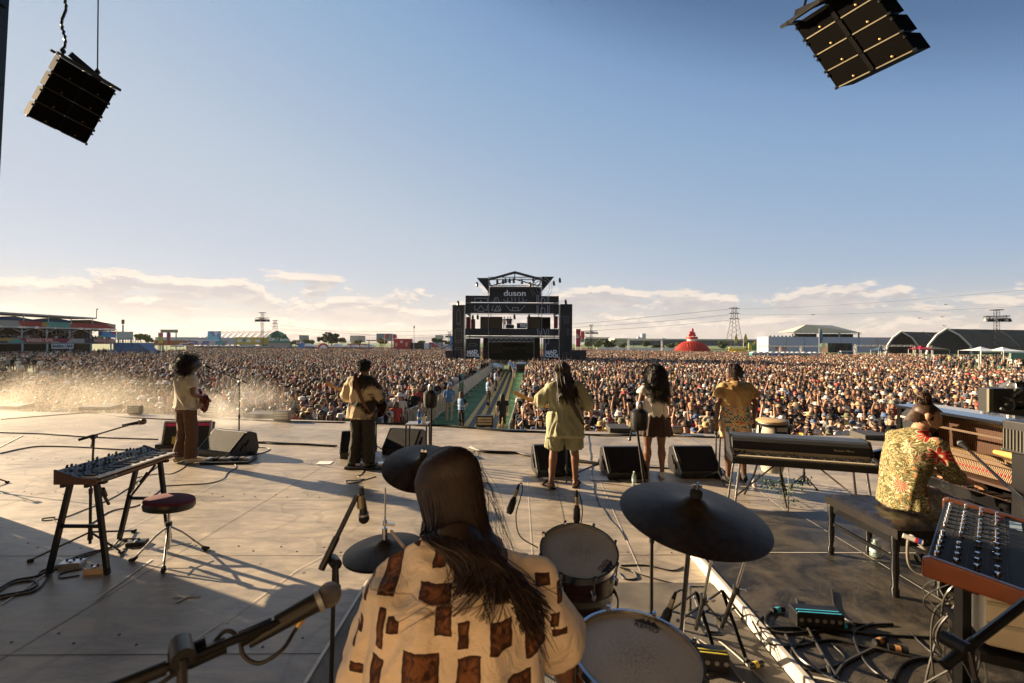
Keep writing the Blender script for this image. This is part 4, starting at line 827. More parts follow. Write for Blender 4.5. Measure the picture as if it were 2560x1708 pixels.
def drum(c, r, h, tl, label, legs=False, logo=(60, 1)):
 t = thing('tom_drum' if not legs else 'floor_tom', label, 'drum', c); nl = 8
 MB().lathe((0, 0, 0), [(.02, -.004), (r * .985, -.004), (r * .985, -.007)], 48, tl).build('drum_head', HEAD, t)
 MB().lathe((0, 0, 0), [(r * .95, -h), (r * .965, -h), (r * .965, -.012), (r * .95, -.012)], 48, tl, cap=False).build('shell', SHELL, t)
 for z, nm in ((0, 'top_hoop'), (-h, 'bottom_hoop')):
  MB().lathe((0, 0, z), [(r * .99, -.026), (r * 1.03, -.026), (r * 1.012, -.024), (r * 1.01, .004), (r * 1.03, .007), (r * 1.03, .010), (r * .985, .010), (r * .975, .002), (r * .99, -.026)], 56, tl, cap=False).build(nm, CHR, t)
 for i in range(nl):
  a = 2 * math.pi * (i + .3) / nl; d = V(math.cos(a), math.sin(a), 0); m = MB()
  m.cyl(tl @ (d * r * 1.045 + V(0, 0, .012)), tl @ (d * r * 1.03 + V(0, 0, -h * .35)), .004, n=6); m.loft([(tl @ (d * r * .97 + V(0, 0, -h * .30)), .010), (tl @ (d * r * 1.06 + V(0, 0, -h * .32)), .009), (tl @ (d * r * 1.05 + V(0, 0, -h * .46)), .008)], 8); m.cyl(tl @ (d * r * 1.045 + V(0, 0, .008)), tl @ (d * r * 1.045 + V(0, 0, .020)), .008, n=6); m.build('lug', CHR, t)
 a = R(logo[0]); lp = V(math.cos(a) * r * .72, math.sin(a) * r * .72, -.0025)
 rz = Matrix.Rotation(a - R(90) if logo[1] else a + R(90), 3, 'Z')
 ink = M('ink_black', (.01, .01, .01), .5); text('lettering', 'REMO', ink, .030, tl @ lp, tl @ rz, t, .0003)
 m = MB(); k = [(-.045, .018), (-.03, .028), (-.018, .042), (-.009, .030), (0, .048), (.009, .030), (.018, .042), (.03, .028), (.045, .018), (.045, .015), (-.045, .015)]
 m.prism(k, tl @ lp, tl @ rz @ V(1, 0, 0), tl @ rz @ V(0, 1, 0), tl @ V(0, 0, .0005)); m.build('emblem', ink, t, False)
 if legs:
  for i in range(3):
   a = 2 * math.pi * i / 3 + .9; d = V(math.cos(a), math.sin(a), 0) * r * 1.09; MB().cyl(tl @ (d + V(0, 0, -.02)), V((tl @ d).x, (tl @ d).y, -c.z + .02), .006, n=8).build('leg', CHR, t)
 return t
DA = at(1447, 1377, 2.13); DB = at(1592, 1636, 1.41)
drum(DA, .178, .22, tilt(17, 0), 'drum with worn stained head right of the drummer', logo=(-40, 1))
drum(DB, .193, .34, tilt(5, 2), 'nearest drum with a clean dull head, bottom centre right', legs=True, logo=(62, 1))
hstand(DA + V(.0, .02, -.24), V(DA.x, DA.y + .05, z0), 'low stand holding the drum with the stained head', 'drum_stand', cat='drum stand')
def clipmic(tip, top, loop, label):
 tip, top = Vector(tip), Vector(top); t = thing('drum_microphone', label, 'microphone', tip); d = top - tip
 MB().loft([((0, 0, 0), .013), (d * .12, .019), (d * .42, .017), (d * .55, .010)], 12).build('mic_body', BLK, t)
 MB().cyl(d * .55, d * .80, .0095, n=10).build('plug', M('plug_brass', (.42, .33, .18), .35, .6), t); MB().cyl(d * .8, d, .008, .005, n=8).build('strain_relief', RUB, t)
 q = cr([Vector(p) - tip for p in loop]); MB().tube(q, .003, 6).build('cable', CABLE, t)
clipmic(at(1442, 1308, 2.32), at(1442, 1226, 2.34), [at(1442, 1228, 2.34), at(1450, 1240, 2.36), at(1456, 1275, 2.36), at(1453, 1305, 2.36), at(1446, 1330, 2.36)], 'black microphone standing up at the far rim of the stained drum')
clipmic(at(1272, 1285, 2.30), at(1298, 1210, 2.36), [at(1298, 1212, 2.36), at(1304, 1208, 2.36), at(1306, 1226, 2.36), at(1300, 1250, 2.34), at(1290, 1290, 2.3), at(1300, 1340, 2.25), at(1345, 1370, 2.2)], 'black microphone with thin cable loop right of the head of the drummer')
clipmic(at(1655, 1570, 1.72), at(1690, 1480, 1.74), [at(1690, 1482, 1.74), at(1706, 1476, 1.76), at(1712, 1500, 1.78), at(1706, 1560, 1.78), at(1690, 1580, 1.76)], 'black microphone leaning on the nearest drum under the ride cymbal')
# extra hardware under the ride cymbal
h1 = hstand(at(1782, 1384, 2.5), on(1740, 1590, 0) + V(0, 0, 0), 'second slim stand in the shade under the ride cymbal')
h2 = hstand(at(1885, 1330, 2.5), on(1805, 1585, 0), 'slanted black stand under the right rim of the ride cymbal')
t = thing('foot_pedal', 'metal foot pedal standing by the white platform edge', 'pedal', on(1762, 1560))
MB().beam((0, -.12, .02), (0.02, .16, .12), .085, .012).build('footboard', GALV, t, False); MB().box((0, 0, .01), (.12, .30, .012)).build('base_plate', BLKM, t, False); MB().beam((-.05, .14, 0), (-.05, .14, .20), .015).build('post', CHR, t, False); MB().beam((.06, .14, 0), (.06, .14, .20), .015).build('post', CHR, t, False); MB().cyl((-.05, .14, .19), (.06, .14, .19), .008, n=8).build('axle', CHR, t)
# ================================================================== ELECTRIC PIANO, CONGA
a0 = V(2.42, 5.0, 0); a1 = V(3.75, 4.6, 0); ang = math.atan2(a1.y - a0.y, a1.x - a0.x); LR = (a1 - a0).length
t = thing('electric_piano', 'long electric piano with grey rounded lid, cream rail and black case', 'electric piano', (a0.x, a0.y, .70), ang); TOL = M('tolex_black', (.014, .014, .015), .55, bump=.6, bscale=350)
MB().box((LR / 2, .26, .035), (LR, .54, .08)).build('base_case', TOL, t, False, .01)
m = MB(); lid = [(.17, .07), (.16, .135), (.185, .215), (.25, .262), (.36, .275), (.50, .26), (.53, .20), (.53, .07)]
m.prism(lid, (.03, 0, 0), (0, 1, 0), (0, 0, 1), (LR - .06, 0, 0)); m.build('lid', M('lid_grey_blue', (.07, .082, .10), .38, bump=.3, bscale=300), t, False, .012)
m = MB(); m.prism([(.156, .125), (.18, .215), (.21, .245), (.165, .125)], (.035, -.004, 0), (0, 1, 0), (0, 0, 1), (LR - .07, 0, 0)); m.build('harp_cover_front', TOL, t, False)
for x in (0.0, LR - .04):
 MB().prism([(0, .0), (.53, 0), (.53, .2), (.46, .27), (.25, .27), (.16, .13), (.0, .09)], (x, 0, 0), (0, 1, 0), (0, 0, 1), (.04, 0, 0)).build('end_block', TOL, t, False, .008)
 MB().box((x + .02, .0, .02), (.05, .02, .04)).build('metal_corner', CHR, t, False, .006)
m = MB(); m.beam((.045, .152, .103), (LR - .045, .152, .103), .004, .052); m.build('name_rail', M('rail_cream', (.42, .36, .25), .4), t, False)
text('lettering', 'Rhodes', BLK, .045, (LR * .44, .147, .103), FACE, t, .0006, shear=.3); text('lettering', 'Seventy Three', CREAM, .032, (LR * .80, .163, .172), Matrix.Rotation(R(8), 3, 'X') @ FACE, t, .0006, shear=.35)
for x in (.10, .15, .06): MB().cyl((x, .150, .103), (x, .132, .103), .014 if x > .07 else .006, n=14).build('knob', BLK, t)
kw = (LR - .10) / 43; m = MB()
for i in range(43): m.box((.05 + kw * (i + .5), .075, .078), (kw - .0016, .14, .016))
m.build('white_keys', M('ivory_aged', (.60, .52, .38), .35), t, False); m = MB()
for i in range(43):
 if i % 7 not in (2, 6): m.box((.05 + kw * (i + 1), .105, .092), (kw * .55, .09, .016))
m.build('black_keys', BLK, t, False)
for x, s in ((.10, -1), (LR - .10, 1)):
 for y in (.10, .44): MB().cyl((x, y, 0), (x + s * .08, y + (y - .27) * .25, -.70), .013, n=10).build('leg', CHR, t)
 MB().cyl((x + s * .05, .10, -.40), (x - s * .42, .25, -.01), .009, n=8).build('brace', CHR, t)
pd = on(1995, 1310); t2 = thing('sustain_pedal', 'black sustain pedal with a chrome foot lever under the electric piano', 'pedal', pd, R(-55))
MB().prism([(-.14, 0), (.12, 0), (.12, .05), (-.14, .07)], (0, -.035, 0), (1, 0, 0), (0, 0, 1), (0, .07, 0)).build('housing', BLK, t2, False, .006); MB().tube([(.10, 0, .05), (.16, 0, .07), (.19, 0, .025), (.25, 0, .022)], [.008, .008, .011, .012], 8).build('lever', CHR, t2)
MB().cyl(V(-.10, 0, .06), V(-.10, 0, .62), .006, n=8).build('rod', CHR, t2)
cg = at(1931, 1047, 5.9); t = thing('conga_drum', 'cream and dark conga drum behind the electric piano', 'conga', (cg.x, cg.y, .36))
MB().lathe((0, 0, 0), [(.12, 0), (.16, .15), (.185, .35), (.185, .50), (.165, .64)], 28).build('shell', M('conga_shell', (.62, .56, .45), .3, coat=.4), t)
MB().lathe((0, 0, 0), [(.19, .645), (.192, .66), (.175, .672), (.02, .668)], 32).build('drum_head', M('rawhide', (.55, .38, .20), .55), t); MB().lathe((0, 0, 0), [(.178, .60), (.196, .60), (.196, .628), (.178, .628)], 32, cap=False).build('rim', BLKM, t)
for i in range(6): a = i * 1.047 + .2; MB().beam((.19 * math.cos(a), .19 * math.sin(a), .61), (.192 * math.cos(a), .192 * math.sin(a), .38), .02, .012).build('lug', BLKM, t, False)
m = MB(); m.lathe((0, 0, 0), [(.181, .20), (.189, .34), (.189, .52), (.183, .52)], 12, Matrix.Rotation(R(-40), 3, 'Z'), False); m.v = [p for p in m.v]
MB().box((.01, -.19, .48), (.12, .012, .13)).build('badge_plate', BLK, t, False, .004)
for a in (.5, 2.6, 4.7): MB().tube([(.15 * math.cos(a), .15 * math.sin(a), .15), (.20 * math.cos(a), .20 * math.sin(a), -.05), (.32 * math.cos(a), .32 * math.sin(a), -.355)], .012, 8).build('leg', BLKM, t)
gl = MB(); rg = random.Random(5)
for i in range(420):
 u = rg.random(); p = V(-.28 + .62 * u + rg.gauss(0, .03), rg.gauss(-.2, .04), .02 - .10 * math.sin(u * 3.1) - abs(rg.gauss(0, .07)) * (2.2 if .45 < u < .8 else 1)); d = V(rg.gauss(0, 1), rg.gauss(0, 1), rg.gauss(-.4, .8)).normalized(); s_, u_ = frame(d); l = rg.uniform(.025, .045)
 gl.add([p, p + d * l * .5 + s_ * l * .28, p + d * l, p + d * l * .5 - s_ * l * .28], [(0, 1, 2, 3)])
o = gl.build('leaf_garland', M('garland_green', (.03, .075, .02), .5, scale=30, col2=(.08, .15, .04)), None, False); o.location = (cg.x, cg.y, .36); tag(o, 'green leaf garland hanging on the conga stand', 'garland')
# guitar stand in front of the electric piano, left end
t = thing('guitar_stand', 'black guitar stand left of the electric piano', 'stand', on(1797, 1203))
MB().cyl((0, 0, .1), (.02, 0, .66), .012, n=8).build('pole', BLKM, t); MB().tube([(-.06, .0, .70), (0, 0, .66), (.07, 0, .70)], .012, 8).build('yoke', RUB, t)
for a in (.4, 2.5, 4.6): MB().cyl((0, 0, .14), (.24 * math.cos(a), .24 * math.sin(a), .01), .009, n=8).build('leg', BLKM, t)
# ================================================================== PIANO BENCH, UPRIGHT PIANO
LAC = M('black_lacquer', (.009, .009, .010), .12, coat=.6)
t = thing('piano_bench', 'black tufted leather bench with turned legs by the open piano', 'bench', (3.10, 3.82, PH))
m = MB(); nx, ny = 14, 22; sw, sl2 = .38, .78
def sz(u, v):
 d = min(abs(((u * 3) % 1) - .5) + abs(((v * 6) % 1) - .5) * 1.0, 1); e = min(u, 1 - u, v, 1 - v); return .52 + .035 * min(1, e * 9) ** .5 - .016 * math.exp(-((((u * 3) % 1) - .5) ** 2 + (((v * 6) % 1) - .5) ** 2) * 18)
vs = [(-sw / 2 + sw * i / nx, -sl2 / 2 + sl2 * j / ny, sz(i / nx, j / ny)) for j in range(ny + 1) for i in range(nx + 1)]
m.add(vs, [(j * (nx + 1) + i, j * (nx + 1) + i + 1, (j + 1) * (nx + 1) + i + 1, (j + 1) * (nx + 1) + i) for j in range(ny) for i in range(nx)]); m.box((0, 0, .485), (sw + .01, sl2 + .01, .07)); m.build('seat', M('leather_black', (.014, .012, .011), .3, bump=.3, bscale=60), t)
for y in (-1, 1): MB().box((0, y * .35, .42), (.34, .025, .07)).build('apron', LAC, t, False, .004)
for x in (-1, 1): MB().box((x * .165, 0, .42), (.025, .70, .07)).build('apron', LAC, t, False, .004)
for x in (-1, 1): MB().box((x * .165, 0, .42 - .14), (.02, .66, .03)).build('stretcher', LAC, t, False, .004)
for x in (-1, 1):
 for y in (-1, 1): MB().loft([((x * .17, y * .345, .46), .032), ((x * .17, y * .345, .36), .032), ((x * .17, y * .345, .33), .024), ((x * .17, y * .345, .20), .030), ((x * .172, y * .348, .08), .020), ((x * .172, y * .348, .055), .030), ((x * .172, y * .35, .0), .026)], 12).build('leg', LAC, t)
px_, y0_, y1_ = 4.32, 3.55, 5.05     # interior plane and ends
t = thing('upright_piano', 'black upright piano with its front panel off, strings and hammers showing', 'piano', (px_, (y0_ + y1_) / 2, PH)); PL = y1_ - y0_
MB().box((.42, 0, .66), (.06, PL, 1.18)).build('back', LAC, t, False, .004)
for s in (-1, 1): MB().prism([(0, 0), (.44, 0), (.44, 1.22), (-.02, 1.22), (-.04, .80), (-.38, .72), (-.38, .58), (-.06, .52), (-.06, 0)], (0, s * PL / 2 - .03, 0), (1, 0, 0), (0, 0, 1), (0, .06, 0)).build('side_arm', LAC, t, False, .006)
m = MB(); m.prism([(-.04, 1.22), (.47, 1.22), (.47, 1.25), (.15, 1.262), (-.05, 1.25)], (0, -PL / 2 - .03, 0), (1, 0, 0), (0, 0, 1), (0, PL + .06, 0)); m.build('lid', M('lacquer_lid', (.02, .022, .028), .10, coat=.8), t, False, .005)
MB().box((-.05, 0, .28), (.03, PL - .06, .52)).build('knee_panel', LAC, t, False); MB().box((-.20, 0, .59), (.36, PL - .04, .05)).build('key_bed', LAC, t, False, .004)
MB().box((-.38, 0, .645), (.03, PL - .06, .07)).build('key_slip', LAC, t, False, .004)
m = MB(); kw = (PL - .18) / 52
for i in range(52): m.box((-.29, -PL / 2 + .09 + kw * (i + .5), .645), (.15, kw - .0014, .02))
m.build('white_keys', M('ivory', (.72, .70, .64), .35), t, False); m = MB()
for i in range(52):
 if i % 7 not in (2, 6): m.box((-.26, -PL / 2 + .09 + kw * (i + 1), .662), (.095, kw * .55, .016))
m.build('black_keys', BLK, t, False)
MB().box((.36, 0, .95), (.02, PL - .08, .52)).build('soundboard', M('soundboard_wood', (.075, .030, .014), .5, scale=2), t, False)
m = MB()
for i in range(70):
 y = -PL / 2 + .08 + (PL - .16) * i / 69; m.cyl((.33, y, .70), (.33, y + .10 * (1 if i < 28 else -.4), 1.17), .0016, n=4, cap=False)
m.build('strings', M('string_copper', (.45, .25, .10), .3, .9), t); m = MB(); m.box((.32, 0, 1.165), (.05, PL - .08, .06)); m.build('pin_block', M('plate_gold', (.22, .13, .05), .35, .6), t, False)
hm = MB(); fe = MB(); dm_ = MB()
for i in range(88):
 y = -PL / 2 + .08 + (PL - .16) * i / 87; hm.beam((.10, y, .72), (.145, y, .86), .006, .006); hm.beam((.06, y, .70), (.10, y, .77), .009, .02); fe.loft([((.135, y, .872), .0055, .012), ((.165, y, .875), .0065, .018), ((.195, y, .870), .006, .010)], 6, (0, 1, 0))
 dm_.beam((.0, y, .72), (.035, y, .80), .0075, .014)
hm.build('hammer_shanks', M('maple', (.30, .18, .08), .5), t, False)['kind'] = 'stuff'; fe.build('hammer_heads', M('hammer_felt', (.26, .18, .09), .8), t)['kind'] = 'stuff'; dm_.build('back_checks', M('check_wood', (.26, .17, .09), .6), t, False)['kind'] = 'stuff'
MB().box((.06, 0, .845), (.02, PL - .10, .035)).build('action_rail', M('rail_wood', (.13, .08, .04), .5), t, False, .004); MB().box((.0, 0, .695), (.22, PL - .08, .02)).build('action_base', M('action_dark', (.06, .03, .02), .5), t, False)
m = MB()
for i in range(44): y = -PL / 2 + .1 + (PL - .2) * i / 43; m.box((-.006, y, .775), (.006, .008, .02))
m.build('red_tapes', M('bridle_red', (.5, .02, .03), .7), t, False); MB().box((-.03, 0, 1.10), (.012, PL - .4, .02)).build('top_batten', M('batten_dark', (.10, .06, .03), .5), t, False)
t = thing('loudspeaker', 'black powered speaker wedged inside the left end of the open piano', 'speaker', (4.30, 4.86, .98)); MB().loft([((0, 0, 0), .12, .09), ((0, 0, .28), .14, .11), ((0.02, 0, .30), .12, .09)], 4, (1, 1, 0)).build('cabinet', M('speaker_grey', (.035, .035, .037), .35), t, False, .015); MB().box((-.12, -.02, .26), (.01, .10, .02)).build('badge', ALU, t, False)
st = stand(V(3.72, 2.85, PH), V(3.72, 2.95, 1.25), at(2600, 1290, 3.0), at(2425, 1128, 4.2), 'black boom stand reaching diagonally into the piano hammers', leg_r=.25, rb=.012)
ballmic(at(2398, 1105, 4.4), at(2432, 1134, 4.15), 'black microphone pointing into the strings of the piano', .03, col=BLK)
t = thing('wooden_rail', 'golden wooden rail laid across the piano hammers at the right edge', 'rail', (0, 0, 0)); MB().tube([at(2488, 1130, 3.95), at(2530, 1140, 3.8), at(2620, 1165, 3.5)], [.02, .028, .028], 10).build('bar', M('golden_wood', (.62, .36, .10), .35), t); MB().tube([at(2505, 1122, 3.97), at(2610, 1150, 3.5)], .006, 6).build('felt_strip', M('green_felt', (.03, .18, .12), .9), t)
# crate-like speaker at the right edge and gear behind the piano
c = at(2565, 1095, 3.35); t = thing('plastic_crate', 'black slatted crate at the right edge above the piano', 'crate', c); MB().box((0, 0, 0), (.14, .2, .24)).build('shell', BLK, t, False, .01)
m = MB()
for i in range(8): m.box((-.074, -.08 + i * .023, -.02), (.008, .006, .15)); m.box((-.06 + i * .017, -.104, -.02), (.006, .008, .15))
m.build('slats', M('slat_olive', (.10, .095, .07), .5), t, False); MB().box((0, 0, -.62 + .06), (.10, .10, .88)).build('support_post', BLKM, t, False)
c = at(2482, 1000, 6.1); t = thing('equipment_rack', 'open black rack of gear behind the piano lid', 'rack', (c.x, c.y, 0)); MB().box((0.04, .0, c.z / 2 + .08), (.28, .2, c.z + .16)).build('case', BLK, t, False, .01); MB().box((-.155, -.115, c.z), (.06, .03, .32)).build('side_rail', M('rack_olive', (.16, .15, .10), .5), t, False)
for i in range(4): MB().cyl((-.02 + .05 * i, -.12, c.z - .1 + .06 * i), (-.02 + .05 * i, -.15, c.z - .1 + .06 * i), .018, n=10).build('connector', M('knob_grey', (.3, .3, .27), .3, .5), t)
MB().tube(cr([V(.0, -.13, c.z + .05), V(.08, -.17, c.z + .02), V(.11, -.16, c.z - .08), V(.05, -.14, c.z - .13), V(-.04, -.13, c.z - .10)]), .006, 6).build('cable', M('cable_grey', (.2, .2, .18), .4), t)
c = at(2540, 992, 6.2); m = MB(); m.sph((0, 0, 0), (.17, .12, .20), 40); noisy(m, 0, .05, 9); noisy(m, 0, .02, 30); o = m.build('plastic_wrap', M('wrap_plastic', (.10, .10, .10), .12, spec=.9), ang=25); o.location = c; tag(o, 'crumpled shiny plastic wrap over gear at the right edge', 'plastic cover')
m = MB(); m.box((c.x, c.y, (c.z - .15) / 2), (.4, .3, c.z - .15)); tag(m.build('flight_case', BLK, None, False, .01), 'black case under the crumpled plastic wrap', 'flight case')
# ================================================================== MODULAR SYNTH ON THE RIGHT
A_ = V(2.16, 2.28, 1.25); B_ = V(1.47, 1.63, 1.25); ux = (B_ - A_).normalized(); uy = V(-ux.y, ux.x, 0) * 1; 
if uy.x < 0: uy = -uy
t = thing('knob_synthesizer', 'slanted synthesizer with silver knobs and an orange wooden side', 'synthesizer', A_); LB = (B_ - A_).length; dn = V(0, 0, -1)
ux_, uy_ = ux, uy
prf = [(0, -.10), (0, -.01), (.02, .0), (.36, -.075), (.62, -.10), (.62, -.16), (0, -.16)]
prf = [(0, -.075), (0, -.01), (.02, .0), (.34, -.045), (.62, -.055), (.62, -.11)]
OR = M('orange_wood', (.30, .062, .010), .32, scale=7, col2=(.15, .028, .006), coat=.3)
for k in (0, LB - .03): MB().prism(prf, ux * k, uy, V(0, 0, 1), ux * .03).build('wood_cheek', OR if k else WOOD, t, False, .006)
MB().prism([(.01, -.07), (.01, -.02), (.34, -.058), (.61, -.07), (.61, -.10)], ux * .03, uy, V(0, 0, 1), ux * (LB - .06)).build('body', M('panel_black', (.022, .023, .026), .35), t, False)
sp = lambda u, v, h=0: ux * u + uy * v + V(0, 0, -.0165 - (v - .02) * .118 + h)
MB().prism([(.015, -.016), (.33, -.053), (.33, -.056), (.015, -.02)], ux * .035, uy, V(0, 0, 1), ux * (LB - .07)).build('knob_panel', M('panel_dark', (.016, .017, .019), .6, spec=.25), t, False)
kn = MB(); kb = MB()
for c_, v in enumerate((.035, .085, .135, .185)):
 for i in range(13):
  u = .07 + i * (LB - .14) / 12 + (.012 if c_ % 2 else 0)
  if (i * 5 + c_ * 2) % 7 == 0: continue
  b_ = sp(u, v, .0); kb.cyl(b_, b_ + V(0, 0, .007), .011, n=10); kn.cyl(b_ + V(0, 0, .007), b_ + V(0, 0, .024), .008, .007, n=10)
kb.build('knob_skirts', BLK, t)['kind'] = 'stuff'; kn.build('knobs', CHR, t)['kind'] = 'stuff'
m = MB()
for i in range(40): u = .06 + i * (LB - .12) / 39; m.beam(sp(u, .02, .0005), sp(u, .22, .0005), .0012, .0008)
for v in (.06, .11, .16, .21): m.beam(sp(.05, v, .0005), sp(LB - .05, v, .0005), .0012, .0008)
m.build('panel_print', M('print_grey', (.09, .095, .10), .7), t, False)
m = MB()
for i in range(26): u = .05 + i * (LB - .10) / 25; m.beam(ux * u + uy * .35 + V(0, 0, -.056), ux * u + uy * .60 + V(0, 0, -.066), .022, .012)
m.build('keys', M('key_black_ribs', (.012, .012, .013), .3), t, False); MB().beam(sp(.08, .24, .001), sp(.20, .24, .001), .04, .002).build('display', M('display_pale', (.28, .34, .38), .3), t, False)
MB().cyl(sp(.14, .19, .0), sp(.14, .19, .02), .010, n=12).build('red_knob', M('red_cap', (.5, .02, .02), .3), t)
mx_ = (A_ + B_) / 2 + uy * .25; t = thing('keyboard_stand', 'black metal stand under the synthesizer with the orange side', 'keyboard stand', (mx_.x, mx_.y, PH))
q0 = V(B_.x, B_.y, 1.16) + uy * .10 - t.location - ux * .12
for k, s in ((q0, 1), (q0 - ux * .62, 1), (q0 + uy * .4, 1), (q0 + uy * .4 - ux * .62, 1)): MB().beam(V(k.x, k.y, 0), k, .032).build('leg', BLKM, t, False)
MB().beam(q0 + V(0, 0, -.02), q0 - ux * .62 + V(0, 0, -.02), .03).build('rail', BLKM, t, False); MB().beam(q0 + V(0, 0, -.02), q0 + uy * .4 + V(0, 0, -.02), .03).build('rail', BLKM, t, False); MB().beam(q0 + V(0, 0, -.62), q0 + uy * .4 + V(0, 0, -.62), .03).build('crossbar', BLKM, t, False)
# pale case below, seen at the right edge
c = at(2520, 1515, 1.62); t = thing('white_case', 'cream white case with ribs below the orange sided synthesizer', 'case', c, R(-28)); MB().box((.08, 0, 0), (.36, .25, .20)).build('shell', M('case_cream', (.66, .58, .42), .45), t, False, .012)
for z in (-.02, .05): MB().box((.08, -.128, z), (.35, .008, .012)).build('rib', M('case_rib', (.50, .44, .32), .5), t, False)
MB().box((.08, 0, -.13), (.40, .30, .03)).build('shelf', BLKM, t, False); 
for x in (-.10, .26): MB().beam((x, .1, -.14), (x, .1, PH - c.z), .03).build('shelf_leg', BLKM, t, False)
stand(V(1.42, 1.08, PH), at(2390, 1610, 1.25), at(2360, 1664, 1.22), at(2600, 1480, 1.30), 'out of focus black boom stand in the bottom right corner', leg_r=.3, rb=.012)
# ================================================================== STAGE BOXES AND CABLES
def snake_box(px, py, z, dims, rz, label, trim, nk=6):
 p = on(px, py, z); t = thing('stage_box', label, 'stage box', p, rz); MB().box((0, 0, dims[2] / 2), dims).build('housing', BLK, t, False, .005)
 for k in (0, 1): MB().box((0, -dims[1] / 2 + .012 + k * .03, dims[2] + .002), (dims[0] * .9, .01, .004)).build('trim', trim, t, False)
 for i in range(nk):
  x = dims[0] * (-.40 + .80 * i / (nk - 1)); MB().lathe((x, -dims[1] / 2, dims[2] * .55), [(.008, -.004), (.014, .0), (.014, .004), (.010, .004)], 14, Matrix.Rotation(R(90), 3, 'X')).build('socket', M('socket_grey', (.30, .28, .24), .35, .5), t)
 return t
CY = M('cyan_tape', (.05, .42, .62), .5); snake_box(2040, 1560, PH, (.30, .12, .10), -.12, 'black stage box with cyan trim and cables on the dark platform', CY)
snake_box(1775, 1668, 0.012, (.20, .10, .11), -.16, 'black stage box with yellow trim beside the nearest drum', M('yellow_trim', (.60, .50, .06), .4), 4)
cable([(0, 1083), (100, 1086), (220, 1094), (395, 1100)], .012, 'thick cable across the smoky floor left of the guitarist'); cable([(0, 1135), (50, 1124), (110, 1117), (220, 1121), (400, 1131)], .011, 'cable crossing the floor behind the left keyboard')
cable([(0, 1050), (60, 1045), (150, 1038), (230, 1034), (330, 1045), (480, 1052)], .012, 'cable curving along the smoky left lip'); bundle([(600, 1107), (700, 1111), (838, 1117)], .012, 3, 'cables from the left monitor to the middle monitor')
cable([(478, 1145), (462, 1168), (430, 1185), (392, 1186), (340, 1196), (332, 1208), (345, 1212)], .005, 'thin guitar cable curling left of the guitarist feet')
cable([(545, 1150), (583, 1160), (588, 1170), (566, 1186), (556, 1200), (520, 1210), (470, 1212), (415, 1216)], .006, 'thin cable in a long bend right of the round stool top')
cable([(415, 1216), (350, 1262), (280, 1278), (225, 1312), (190, 1318), (150, 1316), (136, 1300), (140, 1296)], .006, 'thin cable running under the keyboard stand to the left'); cable([(395, 1165), (300, 1235), (200, 1280), (150, 1297), (110, 1302), (108, 1297), (140, 1293)], .005, 'thin looped cable left of the keyboard stand')
cable([(608, 1122), (650, 1120), (675, 1124), (650, 1135), (618, 1136), (590, 1130)], .007, 'cable loop at the foot of the left thin stand'); cable([(918, 1165), (905, 1185), (893, 1192), (908, 1197), (900, 1201), (868, 1203), (866, 1208), (890, 1208), (940, 1192)], .005, 'thin cable loop below the man in tie-dye')
bundle([(1175, 1120), (1200, 1130), (1240, 1133), (1290, 1135), (1340, 1144)], .012, 4, 'thick cable bundle right of the head of the drummer'); bundle([(1430, 1152), (1480, 1160), (1520, 1164)], .013, 3, 'cables between the two right hand monitors')
cable([(1470, 1085), (1478, 1150), (1484, 1210), (1492, 1250), (1515, 1285), (1545, 1320), (1560, 1350)], .0055, 'long thin cable running from the man in green to the ride cymbal'); cable([(1420, 1190), (1450, 1180), (1490, 1160), (1500, 1150)], .007, 'cable by the feet of the man in green')
cable([(1530, 1180), (1536, 1200), (1570, 1207), (1620, 1206)], .008, 'cable in front of the monitor by the skirted woman'); cable([(1616, 1170), (1660, 1172), (1700, 1174)], .012, 'cable joining the two monitors left of the electric piano')
bundle([(900, 1060), (1000, 1062), (1100, 1066), (1180, 1072), (1290, 1080), (1400, 1083)], .013, 5, 'black cables lying along the lip by the aisle'); bundle([(1400, 1083), (1500, 1090), (1600, 1090), (1700, 1092), (1820, 1096)], .011, 3, 'black cables along the lip behind the singers')
bundle([(560, 1048), (640, 1052), (760, 1056), (860, 1058)], .010, 3, 'cables along the lip between the floor lights')
for k, pts_ in enumerate(([(0, 1482), (30, 1462), (75, 1455), (85, 1465), (60, 1480), (0, 1492)], [(0, 1474), (40, 1452), (100, 1440), (150, 1412), (190, 1395)], [(0, 1500), (40, 1490), (85, 1478), (120, 1440), (140, 1422)], [(95, 1440), (108, 1428), (140, 1424), (175, 1418)])):
 cable(pts_, .008, ['coiled black cable at the left edge', 'black cable from the left edge to the grey pedal', 'black cable below the coil at the left edge', 'short cable end at the stand foot left of the grey pedal'][k])
bundle([(190, 1400), (230, 1385), (280, 1370), (300, 1355), (330, 1352)], .005, 4, 'tangle of thin cables under the left keyboard'); cable([(200, 1440), (150, 1448), (145, 1440), (170, 1432), (205, 1425)], .006, 'cable loop in front of the grey pedal')
cable([(1555, 1415), (1620, 1418), (1680, 1428), (1710, 1420)], .006, 'cable across the floor behind the drums'); cable([(1545, 1432), (1560, 1450), (1590, 1448), (1580, 1430), (1552, 1420)], .006, 'looped cable right of the drum with the stained head'); cable([(1560, 1425), (1600, 1440), (1640, 1450), (1700, 1462)], .005, 'straight thin cable behind the nearest drum')
cable([(2000, 1290), (1930, 1294), (1900, 1296)], .006, 'cable from the sustain pedal to the left', PH * 0)
